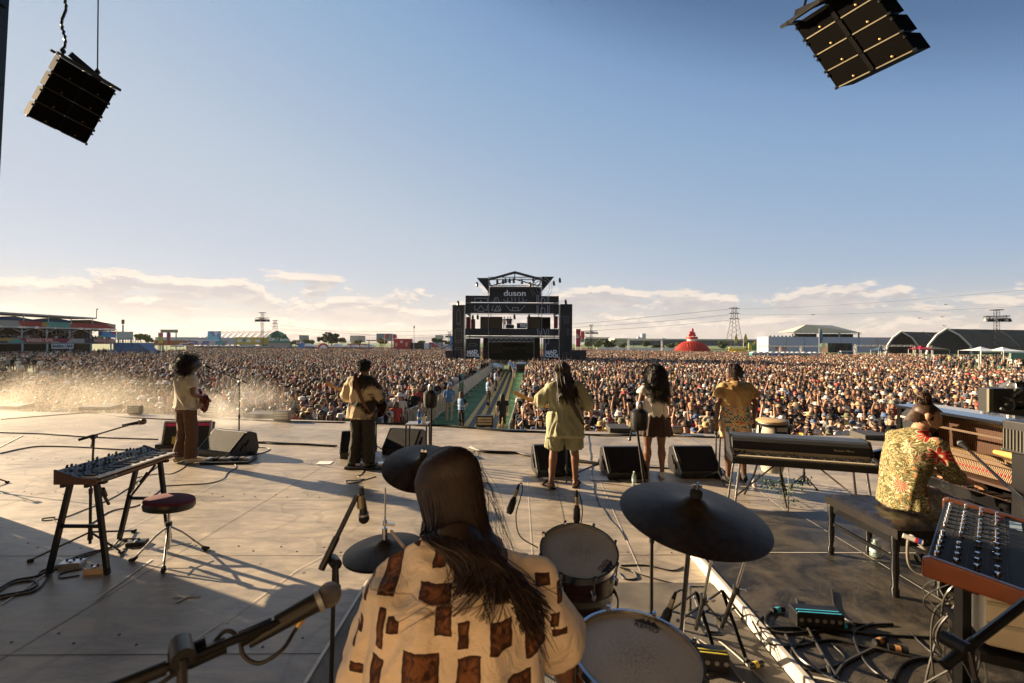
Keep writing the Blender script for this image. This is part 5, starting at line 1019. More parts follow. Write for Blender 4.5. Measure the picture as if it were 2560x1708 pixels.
rg = random.Random(21); far_ = (((1905, 1545), (1895, 1570), (1960, 1590), (2030, 1580), (2080, 1572), (2200, 1590), (2360, 1600)), ((1930, 1530), (1912, 1552), (1925, 1575), (2000, 1575)), ((1990, 1500), (2000, 1540), (2040, 1610), (2070, 1660), (2100, 1705)), ((2180, 1560), (2135, 1580), (2140, 1620), (2175, 1670), (2225, 1708)),
 ((2280, 1588), (2300, 1610), (2340, 1640), (2400, 1650)), ((2070, 1670), (2085, 1700), (2110, 1660), (2150, 1640), (2180, 1625)), ((2240, 1708), (2260, 1660), (2330, 1650), (2400, 1680)), ((2080, 1480), (2090, 1530), (2140, 1560), (2230, 1565)), ((1960, 1590), (2000, 1650), (2060, 1690), (2120, 1720)), ((1880, 1560), (1920, 1610), (1990, 1620), (2080, 1600), (2180, 1625), (2300, 1650)), ((2010, 1600), (1980, 1640), (2030, 1680), (2110, 1650), (2080, 1610)))
nm = ['far cyan taped', 'short curled', 'long falling', 'thick grey bending', 'right hand', 'small looping', 'bottom corner', 'upper', 'lower diagonal', 'widest', 'ring shaped']
for k, f_ in enumerate(far_): cable(f_, rg.uniform(.006, .010), '%s cable in the tangle on the dark platform' % nm[k], PH, M('cable_grey_glossy', (.05, .048, .042), .3) if k % 3 == 2 else CABLE)
for (px, py, rz, c_) in ((2200, 1610, .3, 'orange'), (2110, 1572, .1, 'cyan'), (1945, 1532, .2, 'cyan'), (2245, 1630, -.4, 'orange'), (1890, 1670, .3, 'yellow')):
 p = on(px, py, PH if px > 1900 else .012) + V(0, 0, .02); d = V(math.cos(rz), math.sin(rz), 0) * .05; t = thing('cable_connector', '%s taped cable connector %s' % (c_, {2200: 'in front of the stand legs', 2110: 'right of the cyan stage box', 1945: 'left of the cyan stage box', 2245: 'farther right by the stand', 1890: 'beside the yellow trimmed stage box'}[px]), 'connector', p)
 MB().cyl(-d, d, .017, n=12).build('barrel', BLK, t); MB().cyl(-d * .3, d * .25, .019, n=12).build('tape_band', {'orange': M('orange_tape', (.45, .22, .08), .5), 'cyan': CY, 'yellow': M('yellow_tape', (.6, .45, .06), .5)}[c_], t)
for k, pts_ in enumerate(([(1750, 1600), (1800, 1640), (1850, 1700), (1870, 1725)], [(1795, 1600), (1840, 1640), (1890, 1690), (1920, 1725)], [(1740, 1595), (1755, 1620), (1765, 1640)])): cable(pts_, .006, ['inner', 'outer', 'short'][k] + ' pale cable falling over the floor beside the yellow trimmed box', .012, M('cable_pale', (.25, .23, .19), .5))
rg = random.Random(4); tg_ = MB()
for k in range(16):
 p0 = at(2400 + rg.uniform(-20, 60), 1410 + rg.uniform(0, 90), 1.9); tg_.tube(cr([p0, p0 + V(rg.uniform(-.1, .1), rg.uniform(-.05, .1), -.12), p0 + V(rg.uniform(-.1, .12), rg.uniform(-.05, .1), -.30), p0 + V(rg.uniform(-.15, .15), .1, -.6), V(p0.x + rg.uniform(-.3, .3), p0.y + .2, PH + .01)]), rg.uniform(.003, .005), 5)
tag(tg_.build('patch_cables', M('cable_grey_glossy', (.05, .048, .042), .3)), 'bunch of patch cables hanging below the orange sided synthesizer', 'cables')
tag(MB().tube(cr([at(2310, 1372, 2.0), at(2275, 1340, 2.05), at(2270, 1400, 2.1), at(2290, 1430, 2.1), at(2350, 1452, 2.05)]), .006, 8).build('cable', M('cable_pale', (.25, .23, .19), .5)), 'pale cable looping from the back of the orange sided synthesizer', 'cable')
t = thing('cable_connector', 'red and blue ringed plug left of the orange sided synthesizer', 'connector', at(2282, 1348, 2.02)); d = at(2315, 1358, 2.0) - at(2265, 1340, 2.04); MB().cyl(-d * .5, d * .5, .011, n=10).build('barrel', M('plug_white', (.6, .58, .54), .4), t); MB().cyl(d * .1, d * .25, .0115, n=10).build('red_ring', M('red_cap', (.5, .02, .02), .3), t); MB().cyl(d * .25, d * .4, .0115, n=10).build('blue_ring', M('ring_blue', (.03, .05, .3), .3), t)
# ================================================================== HANGING LINE ARRAYS
def array(TL, dTR, dBL, Y, dep, cols, rows, label, gold, hang):
 P0 = at(*TL, Y); dep = Vector(dep)
 def solve(px):     # the point on the view ray through px for which (point - P0) is square to the depth axis
  r_ = ray(*px); return CAM + r_ * ((P0 - CAM).dot(dep) / r_.dot(dep))
 u = solve(dTR) - P0; v = solve(dBL) - P0; v = v - u * (v.dot(u) / u.dot(u)) * (0.15 if gold else .7); d = dep.normalized() * u.length * (.5 if gold else .42)
 t = thing('line_array', label, 'speaker array', P0); dk = M('array_brown', (.0018, .0014, .0010), .8, scale=2, spec=.05); hd = M('handle_gold' if gold else 'handle_brown', (.35, .22, .08) if gold else (.09, .055, .03), .4, .4)
 up = -v.normalized(); un = u.normalized()
 for r_ in range(rows):
  a = v * (r_ / rows); b_ = v * ((r_ + 1) / rows - .001); sx = 0.03
  m = MB(); c = [a, a + u, b_ + u, b_]; sh = v * .028 * (rows - 1 - 2 * r_) / rows
  f = [p + d + (-sh + v * .02 if i < 2 else -sh - v * .02) for i, p in enumerate(c)]
  m.add(c + f, [(0, 1, 2, 3), (7, 6, 5, 4), (0, 4, 5, 1), (1, 5, 6, 2), (2, 6, 7, 3), (3, 7, 4, 0)]); cb = m.build('speaker_cabinet', dk, t, False)
  m = MB(); m.beam(a + u * .5 + v * .01 - d * .012, b_ + u * .5 - d * .012, u.length * .05, .03, d); m.build('center_channel', M('channel_black', (.003, .003, .003), .8, spec=.1), cb, False)
  for k in (.27, .77): h = MB(); q = (a + b_) / 2 + u * k + v / rows * .33 - d * .02; h.lathe(q, [(u.length * .008, -.01), (u.length * .017, -.005), (u.length * .017, .005), (u.length * .008, .01)], 12, Matrix((un, up, -d.normalized())).transposed()); h.build('handle', hd, cb)
  m = MB(); m.beam(b_ + u * .02 - d * .01, b_ + u * .46 - d * .01, .02, .012, d); m.beam(b_ + u * .54 - d * .01, b_ + u * .98 - d * .01, .02, .012, d); m.build('edge_rail', M('rail_metal' if gold else 'rail_dark', (.35, .30, .2) if gold else (.010, .008, .006), .35, .7 if gold else 0), cb, False)
  for k in (0, 1): m = MB(); m.cyl(b_ + u * k - u * .02 * (1 - 2 * k), b_ + u * k + u * .02 * (1 - 2 * k), .03, n=8); m.cyl(a + u * k + v * .05, a + u * k + v * .08, .028, n=8); m.build('rigging_pin', BLKM, cb)
 m = MB(); m.beam(-v * .035 - u * .10 - d * .3, -v * .035 + u * 1.02 - d * .3, .10, .05, up); m.beam(-v * .035 - u * .10 + d * .9, -v * .035 + u * 1.02 + d * .9, .08, .05, up)
 for k in (0, .5, 1): m.beam(-v * .03 + u * k - d * .4, -v * .03 + u * k + d * 1.0, .06, .05, up)
 m.build('flying_frame', BLKM, t, False)
 for (k, e, top) in hang:
  q = P0 + u * k + d * e - v * .05; 
  m = MB(); m.sph(q - P0 + V(0, 0, .08), .05, 8); m.cyl(q - P0, q - P0 + V(0, 0, .15), .02, n=8); m.build('shackle', BLKM, t)
  if top == 'chain':
   m = MB(); 
   for i in range(60):
    z = .15 + i * .09; off = V(.025 * math.sin(i * .9), .02 * math.cos(i * .7), z); m.tube([q - P0 + off, q - P0 + off + V(.015, 0, .05), q - P0 + V(.025 * math.sin((i + 1) * .9), .02 * math.cos((i + 1) * .7), z + .09)], .025, 5)
   m.build('chain', BLKM, t)
  else: MB().cyl(q - P0, q - P0 + V(0, 0, 6), .012, n=6).build('steel_cable', BLKM, t)
 mid = u * .25 - v * .06 - d * .2; m = MB(); m.beam(V(0, 0, 0) - v * .12 + u * .10, -v * .02 + u * .70, .06, .10); m.build('adjuster_bar', BLKM, t, False)
array((150, 143), (290, 226), (58, 284), 9.0, (-.85, .55, .45), 2, 4, 'black line array hanging at the upper left, chain and cable above', False, ((.02, 0, 'chain'), (.62, 0, 'cable')))
array((1986, 62), (2160, -52), (2104, 214), 9.0, (1.0, .5, .42), 2, 4, 'black line array with brass handles cut off by the top edge', True, ((.2, 0, 'chain'), (.8, .2, 'cable')))
# ================================================================== PERFORMERS
def SKN(n, c): return M('skin_' + n, c, .48, scale=9, var=.15, bump=.15, bscale=120)
def rotz(p, a): return Matrix.Rotation(a, 3, 'Z') @ V(p)
BASE = dict(pelvis=(0, 0, .95), waist=(0, .0, 1.10), chest=(0, .0, 1.30), neck=(0, -.005, 1.49), head=(0, .012, 1.63), hl=(-.095, 0, .92), hr=(.095, 0, .92), kl=(-.11, .02, .50), kr=(.11, .02, .50), al=(-.12, -.01, .085), ar=(.12, -.01, .085),
   sl=(-.175, 0, 1.42), sr=(.175, 0, 1.42), el=(-.25, -.02, 1.15), er=(.25, -.02, 1.15), wl=(-.24, .10, .92), wr=(.24, .10, .92), yaw=0., pitch=0., toel=(-.03, .15), toer=(.03, .15), wd=1.0, fin=.5)
def hand(m, w, d, s, curl=.5, k=1.0, pd=None):
 d = Vector(d).normalized(); side, u = frame(d, Vector(pd) if pd else None)
 m.loft([(w - d * .02, .026 * k, .020 * k), (w + d * .02 * k, .034 * k, .017 * k), (w + d * .06 * k, .042 * k, .015 * k), (w + d * .092 * k, .040 * k, .013 * k)], 10, side)
 for i, l in enumerate((.068, .078, .073, .056)):
  q = w + d * .085 * k + side * (i - 1.5) * .0205 * k * -s; a = curl * 1.1; p1 = q + (d * math.cos(a * .6) - u * math.sin(a * .6)) * l * .45 * k; p2 = p1 + (d * math.cos(a * 1.5) - u * math.sin(a * 1.5)) * l * .32 * k; p3 = p2 + (d * math.cos(a * 2.2) - u * math.sin(a * 2.2)) * l * .26 * k
  m.tube([q, p1, p2, p3], [.0098 * k, .0092 * k, .0085 * k, .0068 * k], 6)
 q = w + d * .03 * k + side * .030 * k * s; m.tube([q, q + side * .022 * k * s + d * .022 * k - u * .01, q + side * .026 * k * s + d * .052 * k - u * .02 * k, q + side * .02 * k * s + d * .072 * k - u * .028 * k], [.014 * k, .0125 * k, .011 * k, .008 * k], 7)
def headgeo(m, c, yaw, pitch, k=1.0):
 c = V(c); Rm = Matrix.Rotation(yaw, 3, 'Z') @ Matrix.Rotation(pitch, 3, 'X'); h = lambda *p: c + Rm @ (V(*p) * k)
 m.sph(c + Rm @ V(0, -.018, .030) * k, (.077 * k, .094 * k, .083 * k), 18, Rm)
 m.loft([(h(0, .03, -.118), .030 * k, .026 * k), (h(0, .032, -.095), .046 * k, .048 * k), (h(0, .022, -.055), .060 * k, .066 * k), (h(0, .012, -.005), .067 * k, .082 * k), (h(0, .005, .04), .066 * k, .086 * k)], 16, Rm @ V(1, 0, 0))
 m.loft([(h(0, .092, .012), .009 * k, .009), (h(0, .110, -.022), .014 * k, .014 * k), (h(0, .094, -.034), .017 * k, .010 * k)], 8)
 m.loft([(h(-.024, .088, -.058), .007 * k), (h(0, .098, -.057), .011 * k), (h(.024, .088, -.058), .007 * k)], 8)
 m.loft([(h(-.045, .080, .022), .009 * k), (h(0, .094, .022), .009 * k), (h(.045, .080, .022), .009 * k)], 8)
 for s in (-1, 1): m.loft([(h(s * .070, -.004, -.034), .008 * k, .010 * k), (h(s * .082, -.010, -.012), .010 * k, .018 * k), (h(s * .088, -.016, .014), .008 * k, .024 * k), (h(s * .082, -.010, .030), .006 * k, .014 * k)], 8, Rm @ V(1, 0, 0))
 return Rm
def bodymesh(J, k=1.0, voxel=.009, fem=False, lower=True):
 m = MB(); g = {a: (V(b) * k if isinstance(b, tuple) and len(b) == 3 else b) for a, b in J.items()}; wd = J['wd'] * k
 ax = (g['sr'] - g['sl']).normalized(); hx = (g['hr'] - g['hl']).normalized()
 m.loft([(g['pelvis'] - V(0, 0, .07) * k, .15 * wd, .10 * wd), (g['pelvis'], .165 * wd, .115 * wd), (g['waist'], .135 * wd, .095 * wd), (g['chest'] - (g['chest'] - g['waist']) * .2, .155 * wd, .11 * wd), (g['chest'] + (g['neck'] - g['chest']) * .35, .17 * wd, .105 * wd), (g['chest'] + (g['neck'] - g['chest']) * .72, .14 * wd, .08 * wd), (g['neck'], .065 * k, .06 * k)], 20, ax)
 hd = g['head']; m.loft([(g['neck'] - V(0, 0, .05) * k, .075 * k, .065 * k), (g['neck'].lerp(hd, .25), .056 * k, .056 * k), (hd - V(0, .015, .05) * k, .055 * k, .058 * k)], 14, ax)
 headgeo(m, hd, J['yaw'], J['pitch'], k)
 for s, S, E, W in ((-1, 'sl', 'el', 'wl'), (1, 'sr', 'er', 'wr')):
  a, b, c = g[S], g[E], g[W]; m.sph(a, .058 * k, 12)
  m.loft([(a.lerp(b, -.05), .052 * k), (a.lerp(b, .25), .050 * k), (a.lerp(b, .6), .044 * k), (b, .037 * k)], 12); m.sph(b, .038 * k, 10)
  m.loft([(b, .037 * k), (b.lerp(c, .25), .040 * k), (b.lerp(c, .7), .030 * k), (c, .023 * k)], 12); hand(m, c, (c - b), s, J['fin'], k)
 if lower:
  for s, Hh, K, A, T in ((-1, 'hl', 'kl', 'al', 'toel'), (1, 'hr', 'kr', 'ar', 'toer')):
   a, b, c = g[Hh], g[K], g[A]; f = 1.12 if fem else 1.0
   m.loft([(a, .088 * k * f), (a.lerp(b, .4), .078 * k * f), (a.lerp(b, .8), .058 * k * f), (b, .054 * k)], 14); m.sph(b, .052 * k, 10)
   m.loft([(b, .052 * k), (b.lerp(c, .28) - V(0, .012, 0), .058 * k * f), (b.lerp(c, .6), .044 * k), (b.lerp(c, .88), .034 * k), (c, .036 * k)], 14)
   t = V(J[T][0], J[T][1], 0) * k; m.loft([(V(c.x, c.y, .045 * k) - t * .35, .030 * k, .03 * k), (V(c.x, c.y, .052 * k), .038 * k, .045 * k), (V(c.x, c.y, .034 * k) + t * .5, .042 * k, .028 * k), (V(c.x, c.y, .022 * k) + t * .95, .046 * k, .018 * k), (V(c.x, c.y, .018 * k) + t * 1.2, .030 * k, .012 * k)], 12, V(1, 0, 0))
 return fuse(m, voxel, 4)
def shirtmesh(J, k=1.0, ease=.02, hem=.85, slv=.55, slr=.075, hemw=1.0, wr=.010, seed=1, voxel=.010, collar=True, wsc=8, slope=0.0):
 m = MB(); g = {a: (V(b) * k if isinstance(b, tuple) and len(b) == 3 else b) for a, b in J.items()}; wd = J['wd'] * k; ax = (g['sr'] - g['sl']).normalized(); e = ease
 pv = g['pelvis']; dn = (pv - g['waist']).normalized(); hp = pv + dn * (pv.z - hem * k) / max(.2, -dn.z)
 m.loft([(hp + V(0, slope, 0), (.175 * wd + e) * hemw, (.125 * wd + e) * hemw), (pv, (.170 * wd + e) * (1 + hemw) / 2, .12 * wd + e), (g['waist'], .155 * wd + e, .108 * wd + e), (g['chest'], .168 * wd + e, .118 * wd + e), (g['chest'] + (g['neck'] - g['chest']) * .42, .178 * wd + e, .108 * wd + e), (g['chest'] + (g['neck'] - g['chest']) * .76, .140 * wd + e, .080 * wd + e * .7), (g['neck'] - (g['neck'] - g['chest']) * .04, .074 * k, .068 * k)], 24, ax)
 if collar: m.loft([(g['neck'] - V(0, 0, .05) * k, .088 * k, .078 * k), (g['neck'] + (g['head'] - g['neck']) * .12, .070 * k, .068 * k)], 18, ax)
 for s, S, E, W in ((-1, 'sl', 'el', 'wl'), (1, 'sr', 'er', 'wr')):
  a, b, c = g[S], g[E], g[W]; i = V(-s * .06, 0, -.03) * k; m.sph(a - V(0, 0, .012), .054 * k + e * .55, 14)
  sec = [(a + i, .085 * k + e * .5), (a - V(0, 0, .008), .056 * k + e * .6)]
  if slv <= 1: sec += [(a.lerp(b, slv * .6), (.060 * k + e + slr * k) / 2), (a.lerp(b, slv), slr * k)]
  else: sec += [(a.lerp(b, .5), (.058 * k + slr * k) / 2 + e * .3), (b, slr * k), (b.lerp(c, (slv - 1) * .5), slr * k * .95), (b.lerp(c, slv - 1), slr * k * .85)]
  m.loft(sec, 16)
 return fuse(m, voxel, 5, wr, wsc, seed)
def trousermesh(J, k=1.0, top=1.0, rh=.10, rk=.08, rc=.07, cuff=.96, wr=.010, seed=2, voxel=.010, wz=.4):
 m = MB(); g = {a: (V(b) * k if isinstance(b, tuple) and len(b) == 3 else b) for a, b in J.items()}; wd = J['wd'] * k; ax = (g['hr'] - g['hl']).normalized(); up = (g['waist'] - g['pelvis']).normalized()
 m.loft([(g['pelvis'] - up * .10 * k, .168 * wd, .122 * wd), (g['pelvis'] - up * .02 * k, .172 * wd, .126 * wd), (g['pelvis'] + up * (top - .95) * k, .148 * wd, .108 * wd)], 20, ax)
 for s, Hh, K, A in ((-1, 'hl', 'kl', 'al'), (1, 'hr', 'kr', 'ar')):
  a, b, c = g[Hh], g[K], g[A]
  if cuff > .5: m.loft([(a + V(0, 0, .0), rh * k), (a.lerp(b, .5), (rh + rk) / 2 * k), (b, rk * k), (b.lerp(c, .5), (rk + rc) / 2 * k), (b.lerp(c, cuff), rc * k)], 18)
  else: m.loft([(a, rh * k), (a.lerp(b, cuff), (rh + rk) / 2 * k), (a.lerp(b, cuff * 2), rk * k)], 18)
 return fuse(m, voxel, 4, wr, 11, seed, wz)
def strands(m, path, r0, r1, n=3): m.tube(path, [r0 + (r1 - r0) * i / (len(path) - 1) for i in range(len(path))], n, cap=False)
def curls(m, c, R3, n, ln, rg, fall=0.0, r=.0035, zmin=-1., front=None):
 for i in range(n):
  z = rg.uniform(zmin, 1); a = rg.uniform(0, 6.283); q = math.sqrt(max(0, 1 - z * z)); d = V(q * math.cos(a), q * math.sin(a), z)
  if front and d.dot(front) > .45 and z < .45: continue
  p = c + V(d.x * R3[0], d.y * R3[1], d.z * R3[2]); s_, u = frame(d); ph = rg.uniform(0, 6.28); L_ = ln * rg.uniform(.6, 1.3); path = []
  for j in range(6):
   t = j / 5; w_ = .012 * min(1, t * 3); dd = (d + V(0, 0, -fall * t * 1.6)).normalized(); path.append(p + dd * L_ * t + s_ * math.cos(ph + t * 9) * w_ + u * math.sin(ph + t * 9) * w_ + V(0, 0, -fall * L_ * t * t))
  strands(m, path, r, r * .5)
HB = M('hair_black', (.012, .008, .006), .5, scale=30, var=.3); HBR = M('hair_brown_dark', (.026, .013, .008), .55, scale=40, var=.3); HCH = M('hair_chestnut', (.10, .05, .025), .42, scale=40, var=.35)
rg = random.Random(3)
def perf(px, py, rz, label, z=0.0, name='person', cat='person'):
 p = on(px, py, z); return thing(name, label, cat, (p.x, p.y, z), rz)
def shoes(J, k, t, mat, name='shoe', scale=1.0):
 for A, T in (('al', 'toel'), ('ar', 'toer')):
  c = V(J[A]) * k; d = V(J[T][0], J[T][1], 0) * k; m = MB(); m.loft([(V(c.x, c.y, .05) - d * .42, .030, .040), (V(c.x, c.y, .062), .046, .058), (V(c.x, c.y, .045) + d * .55, .050, .038), (V(c.x, c.y, .034) + d * 1.05, .050, .028), (V(c.x, c.y, .03) + d * 1.4, .032, .020)], 14, V(1, 0, 0)); m.build(name, mat, t)
def outline(k=1.0): return [(.0, .155), (.05, .165), (.10, .14), (.14, .10), (.19, .11), (.25, .145), (.32, .14), (.38, .09), (.40, 0), (.38, -.10), (.32, -.16), (.24, -.165), (.17, -.13), (.12, -.12), (.06, -.17), (-.01, -.175), (-.04, -.14), (-.02, -.09), (.02, -.05), (.02, .05), (-.03, .10), (-.04, .14)]
def guitar(t0, o, nd_, up, body, neckm, label, strap=None, scale_=1.0, nl=.62, name='electric_guitar'):
 # o: centre where neck meets body (local to performer root), nd_: direction of the neck
 nd_ = Vector(nd_).normalized(); up = Vector(up); up = (up - nd_ * up.dot(nd_)).normalized(); nn = nd_.cross(up); t = thing(name, label, 'guitar', t0.location, t0.rotation_euler.z); o = Vector(o)
 MB().prism([(x * scale_, y * scale_) for x, y in outline()], o - nn * .021, -nd_, up, nn * .042).build('guitar_body', body, t, False, .008)
 m = MB(); m.beam(o - nd_ * .02 + nn * .02, o + nd_ * nl * .72 + nn * .02, .048, .026, nn); m.build('neck', neckm, t, False, .004)
 m = MB(); b_ = o + nd_ * nl * .72; m.prism([(0, -.024), (0, .024), (.03, .034), (.10, .038), (.16, .044), (.185, .02), (.17, -.005), (.05, -.030)], b_ + nn * .010, nd_, up, nn * .016); m.build('headstock', neckm, t, False, .003)
 for i in range(6 if nl < .8 else 4): m = MB(); q = b_ + nd_ * (.035 + i * .022) + up * .036 + nn * .018; m.cyl(q, q + up * .024, .006, n=8); m.build('tuning_peg', CHR, t)
 if strap: pts_, mt_, w_ = strap; q = cr(pts_, 6); MB().loft([(p, w_, .004) for p in q], 8, V(.8, 0, -.5)).build('strap', mt_, t)
 return t
ROSE = M('maple_neck', (.55, .30, .10), .3, scale=8); GBLK = M('guitar_dark', (.03, .01, .012), .2, coat=.6)
# --- 1: guitarist on the left, big round hair
J = dict(BASE); J.update(el=(-.27, .06, 1.16), wl=(-.30, .30, 1.16), er=(.245, -.03, 1.15), wr=(.17, .20, 1.06), kl=(-.10, .03, .5), kr=(.12, .03, .5), al=(-.13, -.04, .085), ar=(.13, .0, .085), yaw=R(-35), pitch=R(-10), head=(.02, .03, 1.60), neck=(0, .0, 1.48), toel=(-.06, .15), toer=(.06, .15), wd=1.05)
k = .99; T = perf(463, 1157, R(-24), 'person with big round dark hair, cream t-shirt and brown trousers playing guitar'); obj('body', bodymesh(J, k), SKN('brown', (.22, .11, .065)), T)
obj('t_shirt', shirtmesh(J, k, .022, .90, .60, .082, 1.02, .010, 1), M('cotton_cream', (.62, .57, .47), .9, bump=.3, bscale=90), T); obj('trousers', trousermesh(J, k, 1.02, .105, .085, .085, .98, .012, 2), M('corduroy_brown', (.115, .062, .04), .9, scale=20), T); shoes(J, k, T, M('shoe_cream', (.50, .44, .33), .7))
m = MB(); hc = V(J['head']) * k + V(0, -.015, .035); m.sph(hc, (.172, .178, .150), 24); noisy(m, 0, .022, 18); m.sph(hc + V(.0, -.03, -.09), (.125, .10, .10), 18); curls(m, hc + V(0, -.01, -.01), (.150, .160, .145), 1700, .075, rg, .12, .0032, -1.0, V(math.sin(-J['yaw']), math.cos(J['yaw']), -.1)); m.build('hair', HB, T)
guitar(T, (-.05, .20, 1.06), (-.95, .12, .28), (0, 0, 1), M('guitar_wine', (.10, .012, .015), .2, coat=.6), ROSE, 'dark red electric guitar with wide cream strap worn by the round haired person', ([(-.10, .16, 1.28), (-.10, .07, 1.46), (-.085, -.06, 1.475), (-.05, -.128, 1.38), (.03, -.158, 1.22), (.11, -.158, 1.06), (.185, -.10, .93), (.22, .02, .90), (.21, .16, .97)], M('strap_cream', (.68, .62, .48), .7), .036))
# --- 2: man in the tie-dye shirt
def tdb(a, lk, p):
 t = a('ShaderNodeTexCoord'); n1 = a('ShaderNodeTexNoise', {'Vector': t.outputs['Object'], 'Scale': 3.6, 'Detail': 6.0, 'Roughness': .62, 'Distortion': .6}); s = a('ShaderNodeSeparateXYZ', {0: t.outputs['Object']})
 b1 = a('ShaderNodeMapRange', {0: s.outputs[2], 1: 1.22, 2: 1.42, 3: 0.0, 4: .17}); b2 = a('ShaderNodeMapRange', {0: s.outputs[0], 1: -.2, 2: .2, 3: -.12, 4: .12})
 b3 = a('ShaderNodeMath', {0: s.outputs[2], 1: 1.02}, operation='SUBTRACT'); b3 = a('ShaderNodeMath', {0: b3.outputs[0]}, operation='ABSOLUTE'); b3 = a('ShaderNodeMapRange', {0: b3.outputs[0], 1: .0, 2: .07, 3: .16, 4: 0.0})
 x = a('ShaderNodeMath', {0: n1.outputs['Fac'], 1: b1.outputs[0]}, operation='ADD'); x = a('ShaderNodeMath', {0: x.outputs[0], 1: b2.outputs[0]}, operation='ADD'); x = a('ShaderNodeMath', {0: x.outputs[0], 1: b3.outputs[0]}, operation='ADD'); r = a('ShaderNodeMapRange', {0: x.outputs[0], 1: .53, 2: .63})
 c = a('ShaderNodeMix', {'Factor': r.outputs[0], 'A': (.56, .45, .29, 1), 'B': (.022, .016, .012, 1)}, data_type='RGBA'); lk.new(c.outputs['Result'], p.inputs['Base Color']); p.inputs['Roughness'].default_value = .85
J = dict(BASE); J.update(el=(-.30, .04, 1.15), wl=(-.36, .26, 1.14), er=(.29, .0, 1.14), wr=(.14, .22, 1.05), head=(.015, .025, 1.61), yaw=R(-20), wd=1.05, kl=(-.11, .02, .5), al=(-.13, -.02, .085))
k = .975; T = perf(905, 1168, R(-6), 'person in brown and black tie-dye shirt and dark trousers playing bass'); obj('body', bodymesh(J, k), SKN('deep', (.085, .042, .026)), T)
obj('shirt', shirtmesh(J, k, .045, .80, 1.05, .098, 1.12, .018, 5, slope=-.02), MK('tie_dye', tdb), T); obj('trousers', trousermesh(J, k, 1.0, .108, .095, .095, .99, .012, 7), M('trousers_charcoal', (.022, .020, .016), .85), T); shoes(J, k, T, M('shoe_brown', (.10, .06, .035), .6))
m = MB(); hc = V(J['head']) * k + V(-.003, -.012, .045); m.sph(hc, (.092, .108, .098), 18); noisy(m, 0, .014, 25); curls(m, hc, (.082, .100, .092), 700, .035, rg, .3, .0045, -.55, V(.34, .94, -.1)); m.build('hair', HB, T)
guitar(T, (-.06, .20, 1.04), (-.93, .15, .32), (0, 0, 1), GBLK, ROSE, 'dark bass guitar with brown leather strap worn by the person in tie-dye', ([(-.10, .18, 1.30), (-.095, .09, 1.47), (-.08, -.06, 1.485), (-.05, -.145, 1.38), (.02, -.178, 1.22), (.10, -.178, 1.04), (.19, -.13, .90), (.23, .0, .88), (.22, .14, .95)], M('leather_brown', (.13, .045, .02), .5), .03), 1.1, .86, 'bass_guitar')
# --- 3: man in green, dreadlocks
J = dict(BASE); J.update(sl=(-.19, .03, 1.36), sr=(.19, .0, 1.36), el=(-.33, .08, 1.14), wl=(-.42, .26, 1.10), er=(.32, .0, 1.10), wr=(.16, .20, 1.02), chest=(0, .03, 1.25), waist=(0, .02, 1.06), neck=(-.02, .05, 1.44), head=(-.03, .09, 1.565), yaw=R(15), pitch=R(-14), kl=(-.14, .02, .5), kr=(.15, .03, .5), al=(-.175, -.03, .085), ar=(.155, .02, .085), toel=(-.08, .14), toer=(.05, .15), wd=1.12)
k = 1.035; T = perf(1410, 1219, R(2), 'person with long dreadlocks in pale green shirt and shorts playing guitar'); obj('body', bodymesh(J, k), SKN('brown_warm', (.20, .095, .055)), T)
GRN = M('linen_green', (.34, .34, .21), .85, scale=3, bump=.35, bscale=80, var=.10); obj('shirt', shirtmesh(J, k, .030, .68, 1.10, .086, 1.12, .024, 9, slope=-.03), GRN, T)
obj('shorts', trousermesh(J, k, .98, .115, .118, .12, .47, .022, 11), M('linen_green_shorts', (.30, .30, .18), .85, bump=.35, bscale=80), T)
for A, Tt in (('al', 'toel'), ('ar', 'toer')): c = V(J[A]) * k; d = V(J[Tt][0], J[Tt][1], 0) * k; m = MB(); m.loft([(V(c.x, c.y, .010) - d * .42, .035, .010), (V(c.x, c.y, .010) + d * .4, .048, .010), (V(c.x, c.y, .010) + d * 1.25, .045, .010)], 12, V(1, 0, 0)); m.loft([(V(c.x - .055, c.y, .02) + d * .6, .012, .02), (V(c.x, c.y, .075) + d * .62, .008, .03), (V(c.x + .055, c.y, .02) + d * .6, .012, .02)], 8); m.build('sandal', RUB, T)
m = MB(); hc = V(J['head']) * k; m.sph(hc + V(0, -.018, .04), (.090, .105, .090), 18); noisy(m, 0, .008, 30)
for i in range(95):
 a = rg.uniform(math.pi * .98, math.pi * 2.02) if i > 20 else rg.uniform(0, 6.28); rr = rg.uniform(.3, 1); p = hc + V(math.cos(a) * .085 * rr, -.018 + math.sin(a) * .10 * rr, .04 + .09 * math.sqrt(max(0, 1 - rr * rr))); q = hc + V(math.cos(a) * .10 + .02, -.035 + math.sin(a) * .10, -.04)
 if i <= 20 and math.sin(a) > .2: q = hc + V(math.cos(a) * .105, -.02, -.06)
 e = V(q.x * 1.0 + rg.gauss(.05, .035), min(q.y, -.02) + rg.gauss(-.10, .012), q.z - rg.uniform(.24, .43)); e.y = min(e.y, -.17); path = cr([p, (p + q) / 2 + V(math.cos(a) * .02, math.sin(a) * .02, .015), q, (q + e) / 2 + V(rg.gauss(0, .012), -.015, 0), e], 4); strands(m, path, .0085, .006, 5)
m.build('dreadlocks', HBR, T)
guitar(T, (-.12, .23, 1.06), (-.93, .10, .34), (0, 0, 1), M('guitar_butter', (.50, .30, .10), .25, coat=.5), ROSE, 'pale wooden electric guitar whose neck points left, played by the person in green', ([(-.10, .20, 1.30), (-.10, .12, 1.45), (-.08, -.05, 1.46), (-.02, -.135, 1.36), (.07, -.175, 1.20), (.18, -.16, 1.0), (.26, -.05, .88), (.24, .14, .94)], M('strap_dark', (.05, .035, .025), .6), .028))
